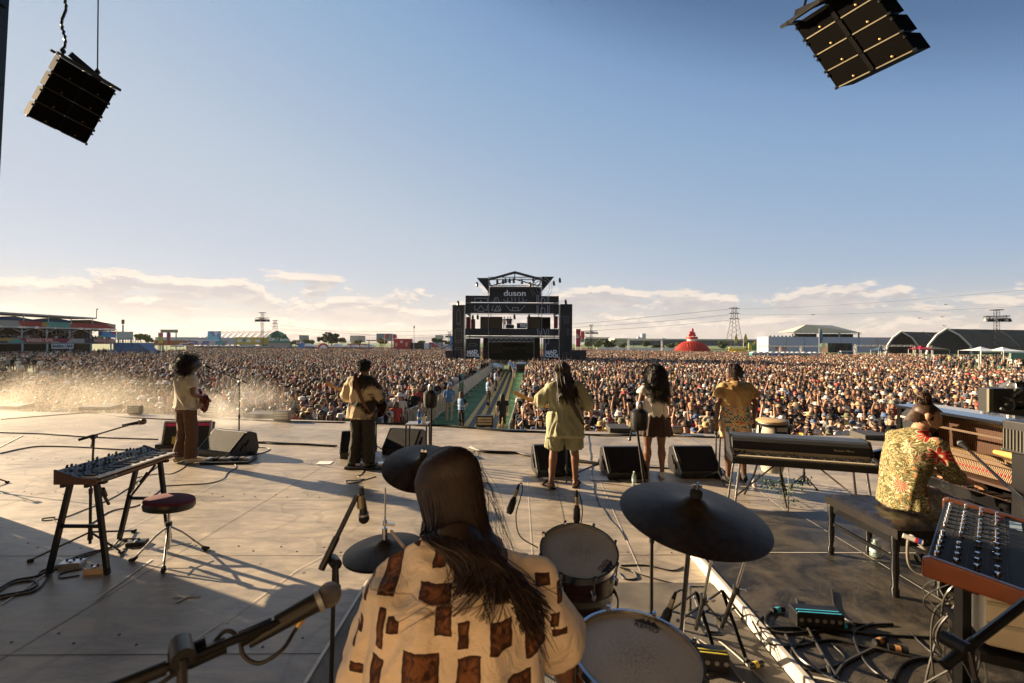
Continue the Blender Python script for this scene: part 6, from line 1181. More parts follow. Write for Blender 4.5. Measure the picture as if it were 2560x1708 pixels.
# --- 4: woman with long curls
J = dict(BASE); J.update(el=(-.25, -.01, 1.16), wl=(-.30, .04, .92), er=(.24, .06, 1.16), wr=(.16, .22, 1.10), head=(0, .03, 1.61), pitch=R(-5), yaw=R(4), kl=(-.11, .03, .5), kr=(.10, .0, .5), al=(-.11, .03, .085), ar=(.11, -.02, .085), wd=1.12)
k = .955; T = perf(1637, 1195, R(2), 'person with long curly black hair, white top and short dark skirt'); obj('body', bodymesh(J, k, fem=True), SKN('brown_mid', (.16, .075, .045)), T)
obj('top', shirtmesh(J, k, .012, 1.02, .42, .092, .95, .010, 13), M('cotton_white', (.70, .65, .58), .85, bump=.3, bscale=100), T)
m = MB(); kk = 84; prof = [(1.06, .158, .118), (1.0, .178, .14), (.90, .215, .175), (.78, .25, .20), (.68, .268, .215)]
rs_ = [[V(rx * (1 + .035 * math.sin(j * 2 * math.pi / kk * 19) * (1.06 - z) * 3) * math.cos(2 * math.pi * j / kk), ry * (1 + .04 * math.sin(j * 2 * math.pi / kk * 19) * (1.06 - z) * 3) * math.sin(2 * math.pi * j / kk), z - .012 * math.sin(j * .9)) * k for j in range(kk)] for z, rx, ry in prof][::-1]
m.rings(rs_, kk); m.build('skirt', M('skirt_brown', (.040, .020, .014), .8), T); shoes(J, k, T, M('sneaker_white', (.62, .60, .56), .6))
m = MB(); hc = V(J['head']) * k + V(0, -.02, .03); m.sph(hc, (.130, .13, .115), 20); m.loft([(hc + V(0, -.02, .02), .115, .09), (hc + V(.0, -.045, -.12), .15, .085), (hc + V(.02, -.075, -.25), .15, .07), (hc + V(.03, -.085, -.36), .10, .045)], 18, (1, 0, 0)); noisy(m, 0, .025, 16)
curls(m, hc, (.130, .13, .12), 1200, .07, rg, .7, .0034, -.9, V(-.05, 1, -.1))
for i in range(1100):
 t = rg.random(); a = rg.uniform(math.pi * .95, 2.05 * math.pi); c = hc + V(.02 * t, -.035 - .04 * t, -.02 - .34 * t); p = c + V(math.cos(a) * (.14 if t < .75 else .10), math.sin(a) * .08, 0); ph = rg.uniform(0, 6); L_ = rg.uniform(.05, .12)
 strands(m, [p + V(math.cos(ph + j * 1.9) * .012 + math.cos(a) * .01 * j, math.sin(ph + j * 1.9) * .010 - .002 * j, -L_ * j / 5) for j in range(6)], .0032, .0018)
m.build('hair', HB, T); MB().tube([V(.07, -.115, 1.18), V(.075, -.145, 1.12), V(.07, -.15, 1.0), V(.09, -.19, .90)], .004, 6).build('pack_wire', M('wire_beige', (.45, .36, .22), .5), T)
# --- 5: woman in yellow
def ywb(a, lk, p):
 t = a('ShaderNodeTexCoord'); s = a('ShaderNodeSeparateXYZ', {0: t.outputs['Object']}); n1 = a('ShaderNodeTexNoise', {'Vector': t.outputs['Object'], 'Scale': 4.5, 'Detail': 4.0, 'Distortion': .8}); n2 = a('ShaderNodeTexNoise', {'Vector': t.outputs['Object'], 'Scale': 13.0, 'Detail': 3.0})
 r = a('ShaderNodeValToRGB', {'Fac': n1.outputs['Fac']}); cr_ = r.color_ramp; cr_.elements[0].position = .35; cr_.elements[0].color = (.55, .40, .16, 1); cr_.elements[1].position = .68; cr_.elements[1].color = (.42, .22, .09, 1)
 r2 = a('ShaderNodeValToRGB', {'Fac': n2.outputs['Fac']}); c2 = r2.color_ramp; c2.interpolation = 'CONSTANT'; c2.elements[0].position = 0; c2.elements[0].color = (.05, .16, .22, 1); c2.elements[1].position = .42; c2.elements[1].color = (.60, .44, .20, 1)
 for ps, co in ((.52, (.50, .12, .05, 1)), (.57, (.58, .50, .34, 1)), (.64, (.08, .12, .10, 1))): e = c2.elements.new(ps); e.color = co
 z1 = a('ShaderNodeMapRange', {0: s.outputs[2], 1: 1.13, 2: 1.09})
 ck = a('ShaderNodeTexChecker', {'Vector': t.outputs['Object'], 'Scale': 42.0, 'Color1': (.03, .03, .03, 1), 'Color2': (.6, .55, .42, 1)}); zz = a('ShaderNodeMath', {0: s.outputs[2], 1: .945}, operation='SUBTRACT'); zz = a('ShaderNodeMath', {0: zz.outputs[0]}, operation='ABSOLUTE'); zz = a('ShaderNodeMath', {0: zz.outputs[0], 1: .022}, operation='LESS_THAN')
 c = a('ShaderNodeMix', {'Factor': z1.outputs[0], 'A': r.outputs['Color'], 'B': r2.outputs['Color']}, data_type='RGBA'); c = a('ShaderNodeMix', {'Factor': zz.outputs[0], 'A': c.outputs['Result'], 'B': ck.outputs['Color']}, data_type='RGBA'); lk.new(c.outputs['Result'], p.inputs['Base Color']); p.inputs['Roughness'].default_value = .85
J = dict(BASE); J.update(el=(-.27, -.02, 1.16), wl=(-.28, .0, .90), er=(.29, -.02, 1.17), wr=(.30, .06, .93), head=(-.03, .02, 1.62), yaw=R(38), kl=(-.10, .0, .5), kr=(.12, .03, .5), al=(-.12, -.03, .085), ar=(.15, .03, .085), wd=1.13, sl=(-.185, 0, 1.42), sr=(.185, 0, 1.42))
k = .975; T = perf(1838, 1206, R(0), 'person in yellow patterned shirt and floral shorts beside the electric piano'); obj('body', bodymesh(J, k, fem=True), SKN('brown_deep', (.12, .058, .034)), T)
YW = MK('yellow_print', ywb); obj('shirt', shirtmesh(J, k, .035, .90, .62, .105, 1.10, .012, 17), YW, T); obj('shorts', trousermesh(J, k, 1.0, .125, .128, .125, .30, .012, 19), MK('floral_shorts', lambda a, lk, p: ywb(a, lk, p)), T); shoes(J, k, T, RUB, 'sandal')
m = MB(); hc = V(J['head']) * k + V(.008, -.018, .042); m.sph(hc, (.092, .108, .090), 18); Rm = Matrix.Rotation(R(38), 3, 'Z')
for i in range(150): a = rg.uniform(math.pi * .9, 2.1 * math.pi); p = hc + Rm @ V(rg.gauss(0, .02), .01 + rg.gauss(0, .02), .095); q = hc + Rm @ V(math.cos(a) * .098, math.sin(a) * .108, .01); e = q + Rm @ V(math.cos(a) * .006, math.sin(a) * .01, -rg.uniform(.06, .115)); strands(m, cr([p, hc + (p - hc) * .5 + (q - hc) * .72, q, e], 4), .006, .0045, 5)
m.build('hair', HBR, T); MB().cyl(hc + Rm @ V(-.085, .02, -.07), hc + Rm @ V(-.085, .02, -.10), .012, n=8).build('earring', M('earring_pale', (.6, .6, .55), .2, .6), T)
# --- 6: pianist seated on the bench, facing the open piano
def flb(a, lk, p):
 t = a('ShaderNodeTexCoord'); mp = a('ShaderNodeMapping', {'Vector': t.outputs['Object'], 'Scale': (5.2, 1.8, 5.2)}); vo = a('ShaderNodeTexVoronoi', {'Vector': mp.outputs[0], 'Scale': 1.0, 'Randomness': .75})
 df = a('ShaderNodeVectorMath', {0: mp.outputs[0], 1: vo.outputs['Position']}, operation='SUBTRACT'); s = a('ShaderNodeSeparateXYZ', {0: df.outputs[0]}); an = a('ShaderNodeMath', {0: s.outputs[0], 1: s.outputs[2]}, operation='ARCTAN2'); a8 = a('ShaderNodeMath', {0: an.outputs[0], 1: 9.0}, operation='MULTIPLY'); cs = a('ShaderNodeMath', {0: a8.outputs[0]}, operation='COSINE')
 th = a('ShaderNodeMath', {0: cs.outputs[0], 1: .10}, operation='MULTIPLY'); th = a('ShaderNodeMath', {0: th.outputs[0], 1: .29}, operation='ADD'); ds = vo.outputs['Distance']
 red = a('ShaderNodeMath', {0: ds, 1: th.outputs[0]}, operation='LESS_THAN'); core = a('ShaderNodeMath', {0: ds, 1: .13}, operation='LESS_THAN'); th2 = a('ShaderNodeMath', {0: th.outputs[0], 1: .06}, operation='ADD'); ol = a('ShaderNodeMath', {0: ds, 1: th2.outputs[0]}, operation='LESS_THAN')
 n1 = a('ShaderNodeTexNoise', {'Vector': t.outputs['Object'], 'Scale': 9.0, 'Detail': 3.0, 'Distortion': 2.2}); m1 = a('ShaderNodeMath', {0: n1.outputs['Fac'], 1: 55.0}, operation='MULTIPLY'); sn = a('ShaderNodeMath', {0: m1.outputs[0]}, operation='SINE'); ln = a('ShaderNodeMath', {0: sn.outputs[0], 1: .55}, operation='GREATER_THAN')
 n2 = a('ShaderNodeTexNoise', {'Vector': t.outputs['Object'], 'Scale': 30.0}); sp_ = a('ShaderNodeMath', {0: n2.outputs['Fac'], 1: .63}, operation='GREATER_THAN')
 c = a('ShaderNodeMix', {'Factor': ln.outputs[0], 'A': (.085, .075, .018, 1), 'B': (.46, .39, .20, 1)}, data_type='RGBA'); c = a('ShaderNodeMix', {'Factor': sp_.outputs[0], 'A': c.outputs['Result'], 'B': (.50, .20, .06, 1)}, data_type='RGBA')
 c = a('ShaderNodeMix', {'Factor': ol.outputs[0], 'A': c.outputs['Result'], 'B': (.66, .58, .36, 1)}, data_type='RGBA'); c = a('ShaderNodeMix', {'Factor': red.outputs[0], 'A': c.outputs['Result'], 'B': (.52, .035, .02, 1)}, data_type='RGBA'); c = a('ShaderNodeMix', {'Factor': core.outputs[0], 'A': c.outputs['Result'], 'B': (.66, .56, .34, 1)}, data_type='RGBA')
 lk.new(c.outputs['Result'], p.inputs['Base Color']); p.inputs['Roughness'].default_value = .8
J = dict(BASE); J.update(pelvis=(0, -.02, .66), waist=(0, -.03, .80), chest=(0, .03, 1.02), neck=(0, .12, 1.19), head=(.015, .19, 1.31), sl=(-.165, .09, 1.12), sr=(.165, .09, 1.12), el=(-.22, .20, .87), wl=(-.18, .46, .80), er=(.22, .18, .87), wr=(.17, .44, .80),
 hl=(-.10, .02, .64), hr=(.10, .02, .64), kl=(-.15, .42, .60), kr=(.18, .36, .58), al=(-.14, .36, .10), ar=(.20, .06, .10), yaw=R(-38), pitch=R(-24), wd=.98, toel=(0, .15), toer=(0, .15))
T = thing('person', 'seated pianist with a hair bun and red flowered olive shirt', 'person', (3.29, 3.80, PH), R(-80)); k = 1.0; obj('body', bodymesh(J, k), SKN('fair', (.46, .25, .15)), T)
obj('shirt', shirtmesh(J, k, .018, .585, 1.30, .064, 1.06, .014, 23, voxel=.009), MK('floral_olive', flb), T); obj('trousers', trousermesh(J, k, .98 - .0, .115, .095, .075, .93, .010, 29), M('trousers_heather', (.26, .24, .21), .9, scale=60, var=.5), T); shoes(J, k, T, BLK)
m = MB(); Rm = Matrix.Rotation(J['yaw'], 3, 'Z') @ Matrix.Rotation(J['pitch'], 3, 'X'); hc = V(J['head']); h_ = lambda *p: hc + Rm @ V(*p)
m.sph(h_(0, -.024, .034), (.079, .090, .082), 18, Rm)
m.sph(h_(0, -.040, -.028), (.062, .056, .060), 14, Rm); bun = h_(-.0, -.085, .145); m.sph(bun, (.048, .045, .040), 16)
for i in range(900):
 a = rg.uniform(0, 6.283); y0 = math.cos(a); p = h_(math.sin(a) * .082, -.028 + .088 * y0, .025 - .05 * (1 - y0) * .95 + rg.gauss(0, .010)) if y0 < .75 else h_(math.sin(a) * .06, .062, .085)
 mdl = (p + bun) / 2; mdl = hc + (mdl - hc).normalized() * max(.104, (mdl - hc).length); strands(m, cr([p, mdl, bun + V(rg.gauss(0, .02), rg.gauss(0, .02), rg.gauss(-.01, .012))], 5), .0046, .003)
for i in range(90):
 a = rg.uniform(0, 6.28); b_ = rg.uniform(0, 3.14); q = [bun + V(math.cos(a + j * .8) * math.sin(b_ + j * .35), math.sin(a + j * .8) * math.sin(b_ + j * .35), math.cos(b_ + j * .35)) * rg.uniform(.042, .056) for j in range(5)]; strands(m, q, .003, .003)
m.build('hair', M('hair_chestnut_matte', (.050, .025, .013), .5, scale=60, var=.45), T)
m = MB(); m.loft([(h_(0, .035, -.125), .032, .028), (h_(0, .045, -.10), .050, .046), (h_(0, .045, -.06), .058, .055)], 14, Rm @ V(1, 0, 0)); noisy(m, 0, .008, 40); m.build('beard', M('beard_brown', (.05, .028, .018), .8), T)
MB().tube([h_(.085, -.01, -.02), h_(.08, .03, -.05), h_(.06, .08, -.06)], .0022, 6).build('headset_wire', M('wire_beige', (.45, .36, .22), .5), T)
# --- 7: the drummer in front of the camera
DB_ = V(-.14, 1.22, 0)
def W(px, py, Y): return at(px, py, Y) - DB_
J = dict(BASE); J.update(pelvis=(.0, -.02, .68), waist=(.0, -.06, .86), chest=(.0, -.02, 1.13), neck=tuple(W(1140, 1330, 1.36)), head=tuple(W(1118, 1222, 1.47)), sl=tuple(W(990, 1478, 1.27)), sr=tuple(W(1325, 1460, 1.27)), el=tuple(W(915, 1690, 1.28)), wl=tuple(W(960, 1760, 1.50)),
 er=tuple(W(1388, 1610, 1.34)), wr=tuple(W(1440, 1750, 1.52)), hl=(-.10, .04, .66), hr=(.10, .04, .66), kl=(-.24, .45, .62), kr=(.24, .45, .62), al=(-.24, .42, .10), ar=(.24, .50, .10), yaw=R(48), pitch=R(-16), wd=1.12)
pts_p = [(990, 715, 46, 90), (1275, 690, 125, 95), (835, 685, 30, 20), (690, 850, 62, 110), (975, 905, 115, 38), (1030, 1020, 55, 70), (735, 1095, 45, 40), (1140, 1095, 40, 75), (1345, 1130, 72, 82), (1505, 1080, 46, 46), (1540, 1215, 76, 108), (895, 1320, 128, 100), (1165, 1335, 80, 92), (655, 1140, 30, 105), (610, 1440, 52, 98),
 (1350, 915, 52, 38), (1580, 890, 48, 33), (1480, 715, 60, 33), (1450, 1490, 82, 78), (910, 1545, 70, 25), (1245, 1545, 65, 25), (470, 1240, 22, 45), (430, 1330, 14, 55), (1665, 1180, 32, 50), (1090, 552, 90, 14), (430, 1540, 60, 34), (1700, 1290, 60, 26), (545, 960, 14, 60), (1690, 990, 22, 70)]
def dsb(a, lk, p):
 t = a('ShaderNodeTexCoord'); nz = a('ShaderNodeTexNoise', {'Vector': t.outputs['Object'], 'Scale': 26.0, 'Detail': 3.0}); nm_ = a('ShaderNodeVectorMath', {0: nz.outputs['Color'], 1: (.5, .5, .5)}, operation='SUBTRACT'); ns = a('ShaderNodeVectorMath', {0: nm_.outputs[0], 'Scale': .016}, operation='SCALE'); ps = a('ShaderNodeVectorMath', {0: t.outputs['Object'], 1: ns.outputs[0]}, operation='ADD')
 s = a('ShaderNodeSeparateXYZ', {0: ps.outputs[0]}); acc = None
 for i, (cx, cy, hw, hh) in enumerate(pts_p):
  hw, hh = hw * .82, hh * .82; sx_, sy_ = 700 + cx / 2.42, 1060 + cy / 2.42; Y = 1.33 - (sy_ - 1290) / 418 * .20; w_ = W(sx_, sy_, Y); x = a('ShaderNodeMath', {0: s.outputs[0], 1: w_.x}, operation='SUBTRACT'); x = a('ShaderNodeMath', {0: x.outputs[0]}, operation='ABSOLUTE'); x = a('ShaderNodeMath', {0: x.outputs[0], 1: hw / 2.42 / F * Y}, operation='SUBTRACT')
  z = a('ShaderNodeMath', {0: s.outputs[2], 1: w_.z}, operation='SUBTRACT'); z = a('ShaderNodeMath', {0: z.outputs[0]}, operation='ABSOLUTE'); z = a('ShaderNodeMath', {0: z.outputs[0], 1: hh / 2.42 / F * Y}, operation='SUBTRACT'); q = a('ShaderNodeMath', {0: x.outputs[0], 1: z.outputs[0]}, operation='MAXIMUM'); acc = q if acc is None else a('ShaderNodeMath', {0: acc.outputs[0], 1: q.outputs[0]}, operation='MINIMUM')
 ins = a('ShaderNodeMath', {0: acc.outputs[0], 1: 0.0}, operation='LESS_THAN'); brd = a('ShaderNodeMapRange', {0: acc.outputs[0], 1: -.012, 2: -.002})
 n2 = a('ShaderNodeTexNoise', {'Vector': t.outputs['Object'], 'Scale': 34.0, 'Detail': 5.0, 'Distortion': 1.6}); r = a('ShaderNodeMapRange', {0: n2.outputs['Fac'], 1: .40, 2: .56}); pc = a('ShaderNodeMix', {'Factor': r.outputs[0], 'A': (.045, .013, .005, 1), 'B': (.23, .085, .028, 1)}, data_type='RGBA')
 pc = a('ShaderNodeMix', {'Factor': brd.outputs[0], 'A': pc.outputs['Result'], 'B': (.04, .012, .005, 1)}, data_type='RGBA'); c = a('ShaderNodeMix', {'Factor': ins.outputs[0], 'A': (.84, .67, .48, 1), 'B': pc.outputs['Result']}, data_type='RGBA'); yk = W(1100, 1453, 1.25).z; e1 = a('ShaderNodeMath', {0: s.outputs[2], 1: yk}, operation='SUBTRACT'); e1 = a('ShaderNodeMath', {0: e1.outputs[0]}, operation='ABSOLUTE'); e1 = a('ShaderNodeMath', {0: e1.outputs[0], 1: .0016}, operation='LESS_THAN'); e1 = a('ShaderNodeMath', {0: e1.outputs[0], 1: .55}, operation='MULTIPLY'); c = a('ShaderNodeMix', {'Factor': e1.outputs[0], 'A': c.outputs['Result'], 'B': (.25, .15, .09, 1)}, data_type='RGBA'); lk.new(c.outputs['Result'], p.inputs['Base Color']); p.inputs['Roughness'].default_value = .85
 b = a('ShaderNodeBump', {'Height': a('ShaderNodeTexNoise', {'Vector': t.outputs['Object'], 'Scale': 11.0, 'Detail': 5.0, 'Distortion': 1.2}).outputs['Fac'], 'Strength': .7, 'Distance': .03}); lk.new(b.outputs[0], p.inputs['Normal'])
T = thing('person', 'drummer with long brown hair and cream shirt with brown patches, seen from behind', 'person', DB_, 0); obj('body', bodymesh(J, 1.0, .008), SKN('tan', (.36, .18, .11)), T)
obj('shirt', shirtmesh(J, 1.0, .035, .60, .95, .084, 1.16, .030, 31, voxel=.0075, wsc=6.5, slope=-.04), MK('patch_print', dsb), T); obj('trousers', trousermesh(J, 1.0, .98, .11, .09, .08, .95, .01, 33), M('trousers_black_cloth', (.02, .018, .016), .85), T); shoes(J, 1.0, T, BLK)
m = MB(); ng_ = V(J['neck']); 
for s in (-1, 1): m.loft([(ng_ + V(s * .01, -.080, .012), .02, .006), (ng_ + V(s * .060, -.060, .000), .026, .007), (ng_ + V(s * .092, .0, -.008), .028, .007), (ng_ + V(s * .080, .06, -.02), .026, .006)], 8, V(0, .2, 1))
obj('collar', fuse(m, .005, 3), M('collar_cream', (.72, .53, .36), .85), T)
hc = V(J['head']); Rm = Matrix.Rotation(J['yaw'], 3, 'Z') @ Matrix.Rotation(J['pitch'], 3, 'X'); h_ = lambda *p: hc + Rm @ V(*p); crown = h_(0, .01, .122); m = MB(); m.sph(h_(0, -.022, .034), (.081, .096, .085), 22, Rm)
bk_ = hc + V(.085, -.10, -.10)
core = [(hc + V(.0, -.025, .02), .074, .062), (hc + V(.005, -.035, -.06), .078, .050), (hc + V(.005, -.050, -.12), .070, .045), (ng_ + V(.012, -.075, .02), .066, .034), (ng_ + V(.035, -.100, -.01), .060, .028), (ng_ + V(.08, -.150, -.07), .060, .022), (ng_ + V(.13, -.195, -.15), .025, .008)]
m.loft(core, 16, (1, 0, 0)); noisy(m, 0, .006, 40)
for i in range(4000):
 a = rg.uniform(-2.55, 2.55) + math.pi; sx_, cy_ = math.sin(a), -math.cos(a) * -1     # around the head, open at the face
 r_ = rg.uniform(.0, 1.0); tx, ty = math.sin(a) * .050 * r_, math.cos(a) * .055 * r_ + .045 - .02 * r_; top_ = h_(tx, ty, .036 + .0925 * math.sqrt(max(0, 1 - (tx / .092) ** 2 - ((ty + .022) / .106) ** 2)) + rg.uniform(-.003, .003)); sd_ = h_(math.sin(a) * (.094 + rg.uniform(0, .008)), -.012 + math.cos(a) * (.106 + rg.uniform(0, .008)), .02 + rg.gauss(0, .004)); mq = Rm.inverted() @ ((top_ + sd_) / 2 - hc) - V(0, -.022, .036); mq = mq * (rg.uniform(1.0, 1.05) / V(mq.x / .092, mq.y / .106, mq.z / .0925).length); mid_ = h_(*(mq + V(0, -.022, .036))); lowp = h_(math.sin(a) * .088, -.015 + math.cos(a) * .098, -.07)
 side_ = Rm @ V(math.sin(a), math.cos(a), 0); f = (side_.x + 1) / 2; fb_ = rg.random()
 if side_.x < -.45 and fb_ < .75: e1 = lowp + V(-.012, -.005, -.06 + rg.gauss(0, .012)); e2 = e1 + V(rg.gauss(.008, .012), rg.gauss(0, .01), -.10 + rg.gauss(0, .02)); pth = [top_, mid_, sd_, lowp, e1, e2]
 else:
  u_ = min(1, max(0, (side_.x + 1) / 2 + rg.gauss(0, .14))); w1 = ng_ + V(-.050 + .150 * u_ + rg.gauss(0, .012), -.112 + rg.gauss(0, .008), .030 - .03 * u_); w2 = ng_ + V(.045 + .12 * u_ + rg.gauss(0, .016), -.160 - rg.uniform(0, .018), -.035 - .03 * u_ + rg.gauss(0, .012)); w3 = w2 + V(rg.gauss(.01 + .05 * (u_ - .4), .022), rg.gauss(-.035, .006), -rg.uniform(.02, .10) * (1 if rg.random() < .8 else 1.9)); pth = [top_, mid_, sd_, (lowp * .55 + w1 * .45) + V(0, -.004, 0), w1, w2, w3]
 strands(m, cr(pth, 4), .0029, .0012)
for i in range(90):
 p = h_(rg.gauss(0, .05), rg.gauss(-.03, .05), .10); d = V(rg.gauss(.6, .5), rg.gauss(-.2, .2), rg.gauss(-.2, .5)).normalized(); q = hc + (p - hc).normalized() * .13 + V(rg.uniform(0, .04), 0, -.03); strands(m, cr([p, q, q + V(.03 + rg.random() * .05, -.02, -.10), q + V(.05 + rg.random() * .10, -.04, -.24 - rg.random() * .08)], 4), .0008, .0005)
for i in range(60):
 p = ng_ + V(.12 + rg.gauss(0, .04), -.195, -.05 + rg.gauss(0, .02)); q = p + V(rg.uniform(-.16, .10), -.055, -rg.uniform(.05, .13)); strands(m, cr([p, (p + q) / 2 + V(.01, -.02, .01), q], 5), .0013, .0006)
m.build('hair', HBR, T)
t = thing('drum_throne', 'round drum throne under the drummer', 'stool', (DB_.x, DB_.y - .02, z0)); MB().lathe((0, 0, .52), [(.03, 0), (.17, 0), (.18, .03), (.17, .065), (.02, .07)], 28).build('seat', M('black_vinyl', (.015, .013, .013), .35), t); MB().cyl((0, 0, .08), (0, 0, .52), .02, n=12).build('pole', CHR, t)
for a in (0.3, 2.4, 4.5): MB().cyl((0, 0, .32), (.26 * math.cos(a), .26 * math.sin(a), .01), .011, n=8).build('leg', CHR, t)
for s, Wn in ((-1, 'wl'), (1, 'wr')):
 p = V(J[Wn]) + DB_; tag(MB().cyl(p + V(-s * .03, -.01, -.02), p + V(-s * .10, .32, .0), .007, .005, n=8).build('drum_stick', M('hickory', (.50, .32, .16), .5)), 'drum stick held in the %s hand of the drummer' % ('left' if s < 0 else 'right'), 'drum stick')
# ================================================================== AISLE, FENCES, PEOPLE IN THE AISLE
m = MB(); ys = [18.2 + i * 4 for i in range(12)]; m.add([(Lx(y) - .1, y, GZ + .006) for y in ys] + [(Rx(y) + .6, y, GZ + .006) for y in ys], [(i, i + 12, i + 13, i + 1) for i in range(11)])
m.add([(-5.2, edge_y(-3) + .3, GZ + .004), (1.6, edge_y(0) + .3, GZ + .004), (1.6, 18.3, GZ + .004), (-5.2, 18.3, GZ + .004)], [(0, 1, 2, 3)])
m.build('aisle_turf', M('aisle_green', (.035, .11, .035), .8, scale=.8, bump=.4, bscale=30, col2=(.075, .19, .06)), smooth=False, kind='structure')
cx_ = lambda y: -1.45 + .022 * (y - 20)
m = MB(); m.add([(cx_(y) - .95, y, GZ + .03) for y in ys] + [(cx_(y) + .95, y, GZ + .03) for y in ys], [(i, i + 12, i + 13, i + 1) for i in range(11)]); tag(m.build('cable_ramp', M('ramp_black', (.035, .035, .04), .6), None, False), 'black cable ramp running along the aisle to the tower', 'cable ramp')
for k in range(4): m = MB(); o_ = -.82 + k * .52; m.add([(cx_(y) + o_, y, GZ + .045) for y in ys] + [(cx_(y) + o_ + .24, y, GZ + .045) for y in ys], [(i, i + 12, i + 13, i + 1) for i in range(11)]); m.build('aisle_stripe', M('stripe_yellow', (.42, .30, .05), .6, scale=2, col2=(.55, .40, .08)), None, False, kind='structure')
def barrier(a, b, label, clad=None):
 a, b = V(a), V(b); t = thing('crowd_barrier', label, 'barrier', a, 0, 'crowd barriers beside the aisle'); d = b - a; h = 1.15; m = MB()
 for z in (.12, h): m.cyl(V(0, 0, z), d + V(0, 0, z), .022, n=6)
 for q in (V(0, 0, 0), d): m.cyl(q + V(0, 0, 0), q + V(0, 0, h), .022, n=6)
 m.build('frame', GALV, t)
 if clad: MB().beam(V(0, 0, .62) + d * .02, d * .98 + V(0, 0, .62), .02, .95).build('cover', clad, t, False)
 else:
  m = MB(); n_ = max(4, int(d.length / .13))
  for i in range(1, n_): m.cyl(d * (i / n_) + V(0, 0, .12), d * (i / n_) + V(0, 0, h), .009, n=4)
  m.build('bars', M('bar_pale', (.55, .52, .46), .5, .3), t)
 s_ = V(.45, 0, 0); m = MB(); m.cyl(V(0, 0, h * .8), V(.5, 0, .02), .018, n=5); m.cyl(V(0, 0, .03), V(.5, 0, .03), .018, n=5); m.build('brace', GALV, t)
LC = M('fence_cloth_pale', (.42, .40, .34), .8); GC = M('fence_cloth_green', (.03, .10, .05), .8)
fp = [V(-5.6, 13.9, GZ), V(-4.9, 16.4, GZ), V(-4.25, 18.8, GZ)] + [V(Lx(y), y, GZ) for y in np.arange(21.2, 63, 2.4)]
for i in range(len(fp) - 1): barrier(fp[i], fp[i + 1] - (fp[i + 1] - fp[i]) * .02, 'steel barrier %s along the left side of the aisle%s' % (ORD[i], ', covered with green cloth' if i == 7 else ', covered with pale cloth' if i > 7 else ', open bars'), GC if i == 7 else LC if i > 7 else None)
rp = [V(Rx(y) + .12, y, GZ) for y in np.arange(15.5, 63, 4.8)]
for i in range(len(rp) - 1): barrier(rp[i], rp[i + 1] - (rp[i + 1] - rp[i]) * .01, 'steel barrier %s along the right side of the aisle' % ORD[i], LC)
m = MB(); p_torso(m, .034, 14, .95); vest = m.mesh('vest', [M('vest_blue', (.16, .28, .48), .7)], True); m = MB(); m.lathe((0, 0, 0), [(.175, 1.10), (.205, 1.10), (.205, 1.14), (.175, 1.14)], 18, Matrix.Diagonal((1.02, .75, 1)), False); band = m.mesh('reflective_band', [M('band_pale', (.6, .62, .62), .4)], True)
def aisle(px, Y, rz, lab, vst=False, sh='black', pose='down', head='', hc=None, s=1.0):
 x = (px - 1280) / F * Y; b = person(x, Y, rz, s, lab, pose, None, GZ + .05, sh, head, hc)
 if vst: link('vest', vest, b); link('reflective_band', band, b)
 b['category'] = 'person'; return b
aisle(1124, 22.6, .1, 'in the aisle by the open barriers', False, 'blue', 'down', 'a cap', 'blue', 1.03); aisle(1155, 19.8, 2.3, 'blue vest, aisle near the lip', True, pose='fold')
aisle(1257, 19.4, 3.1, 'back turned, on the aisle stripes', False, 'black', 'down', s=.97); aisle(1222, 27.5, 2.0, 'blue vest, sideways on the stripes', True, s=1.02); aisle(1231, 32.5, 1.4, 'behind the first vest guard', s=1.0)
aisle(1240, 36, 1.8, 'blue vest, third on the stripes', True); aisle(1247, 40, 1.2, 'fourth in line on the stripes'); aisle(1286, 50, .3, 'vest, alone far up the aisle', True, s=1.05); aisle(1276, 58, .2, 'vest, right before the tower', True, 'blue')
for i, (px, py, hh) in enumerate(((210, 971, 24), (288, 948, 20), (356, 938, 19), (299, 908, 13), (370, 911, 13), (513, 934, 18), (526, 897, 12), (785, 917, 14), (803, 916, 13), (672, 897, 10), (1602, 901, 11), (935, 903, 9))):
 Y = .62 * F / hh; p = at(px, py, Y); t = thing('hand_sign', 'narrow yellow sign on a pole above the crowd, %s from the left' % ORD[[0, 1, 3, 2, 4, 5, 6, 8, 9, 7, 11, 10][i]], 'sign', (p.x, p.y, GZ)); z = p.z - GZ
 MB().box((0, 0, z), (.26, .02, .62)).build('board', M('sign_yellow', (.62, .55, .06), .6), t, False, .005); MB().cyl((0, .02, 0), (0, .02, z), .012, n=5).build('pole', GALV, t)
 text('lettering', 'AGUA', M('sign_ink', (.03, .03, .03), .6), .16, (0, -.013, z), Matrix.Rotation(R(90), 3, 'Y') @ FACE, t, .001)
# ================================================================== MIX TOWER
SCR = M('tower_scrim', (.014, .014, .016), .8, scale=.5, var=.5); SCB = M('tower_scrim_brown', (.035, .028, .022), .8, scale=.5, var=.4); LN = M('line_art_grey', (.30, .33, .38), .8); LND = M('line_art_dim', (.10, .105, .12), .8); INKW = M('letter_white', (.75, .76, .78), .6)
TY = 64.0; tw = thing('mix_tower', 'tall black mixing tower with printed banners at the end of the aisle', 'tower', (0, TY, GZ))
def tq(cx, cy, dy=0): p = at(1080 + cx / 4.9, 640 + cy / 4.9, TY); return V(p.x, dy, p.z - GZ)
def tpan(nm, x0, y0, x1, y1, mat, dy=0, th=.12, par=None):
 a, b = tq(x0, y0), tq(x1, y1); return MB().box(((a.x + b.x) / 2, dy, (a.z + b.z) / 2), (abs(b.x - a.x), th, abs(a.z - b.z))).build(nm, mat, par or tw, False)
D = 7.5
tpan('side_banner', 252, 600, 392, 1275, SCB); tpan('side_banner', 1568, 590, 1715, 1290, SCR); 
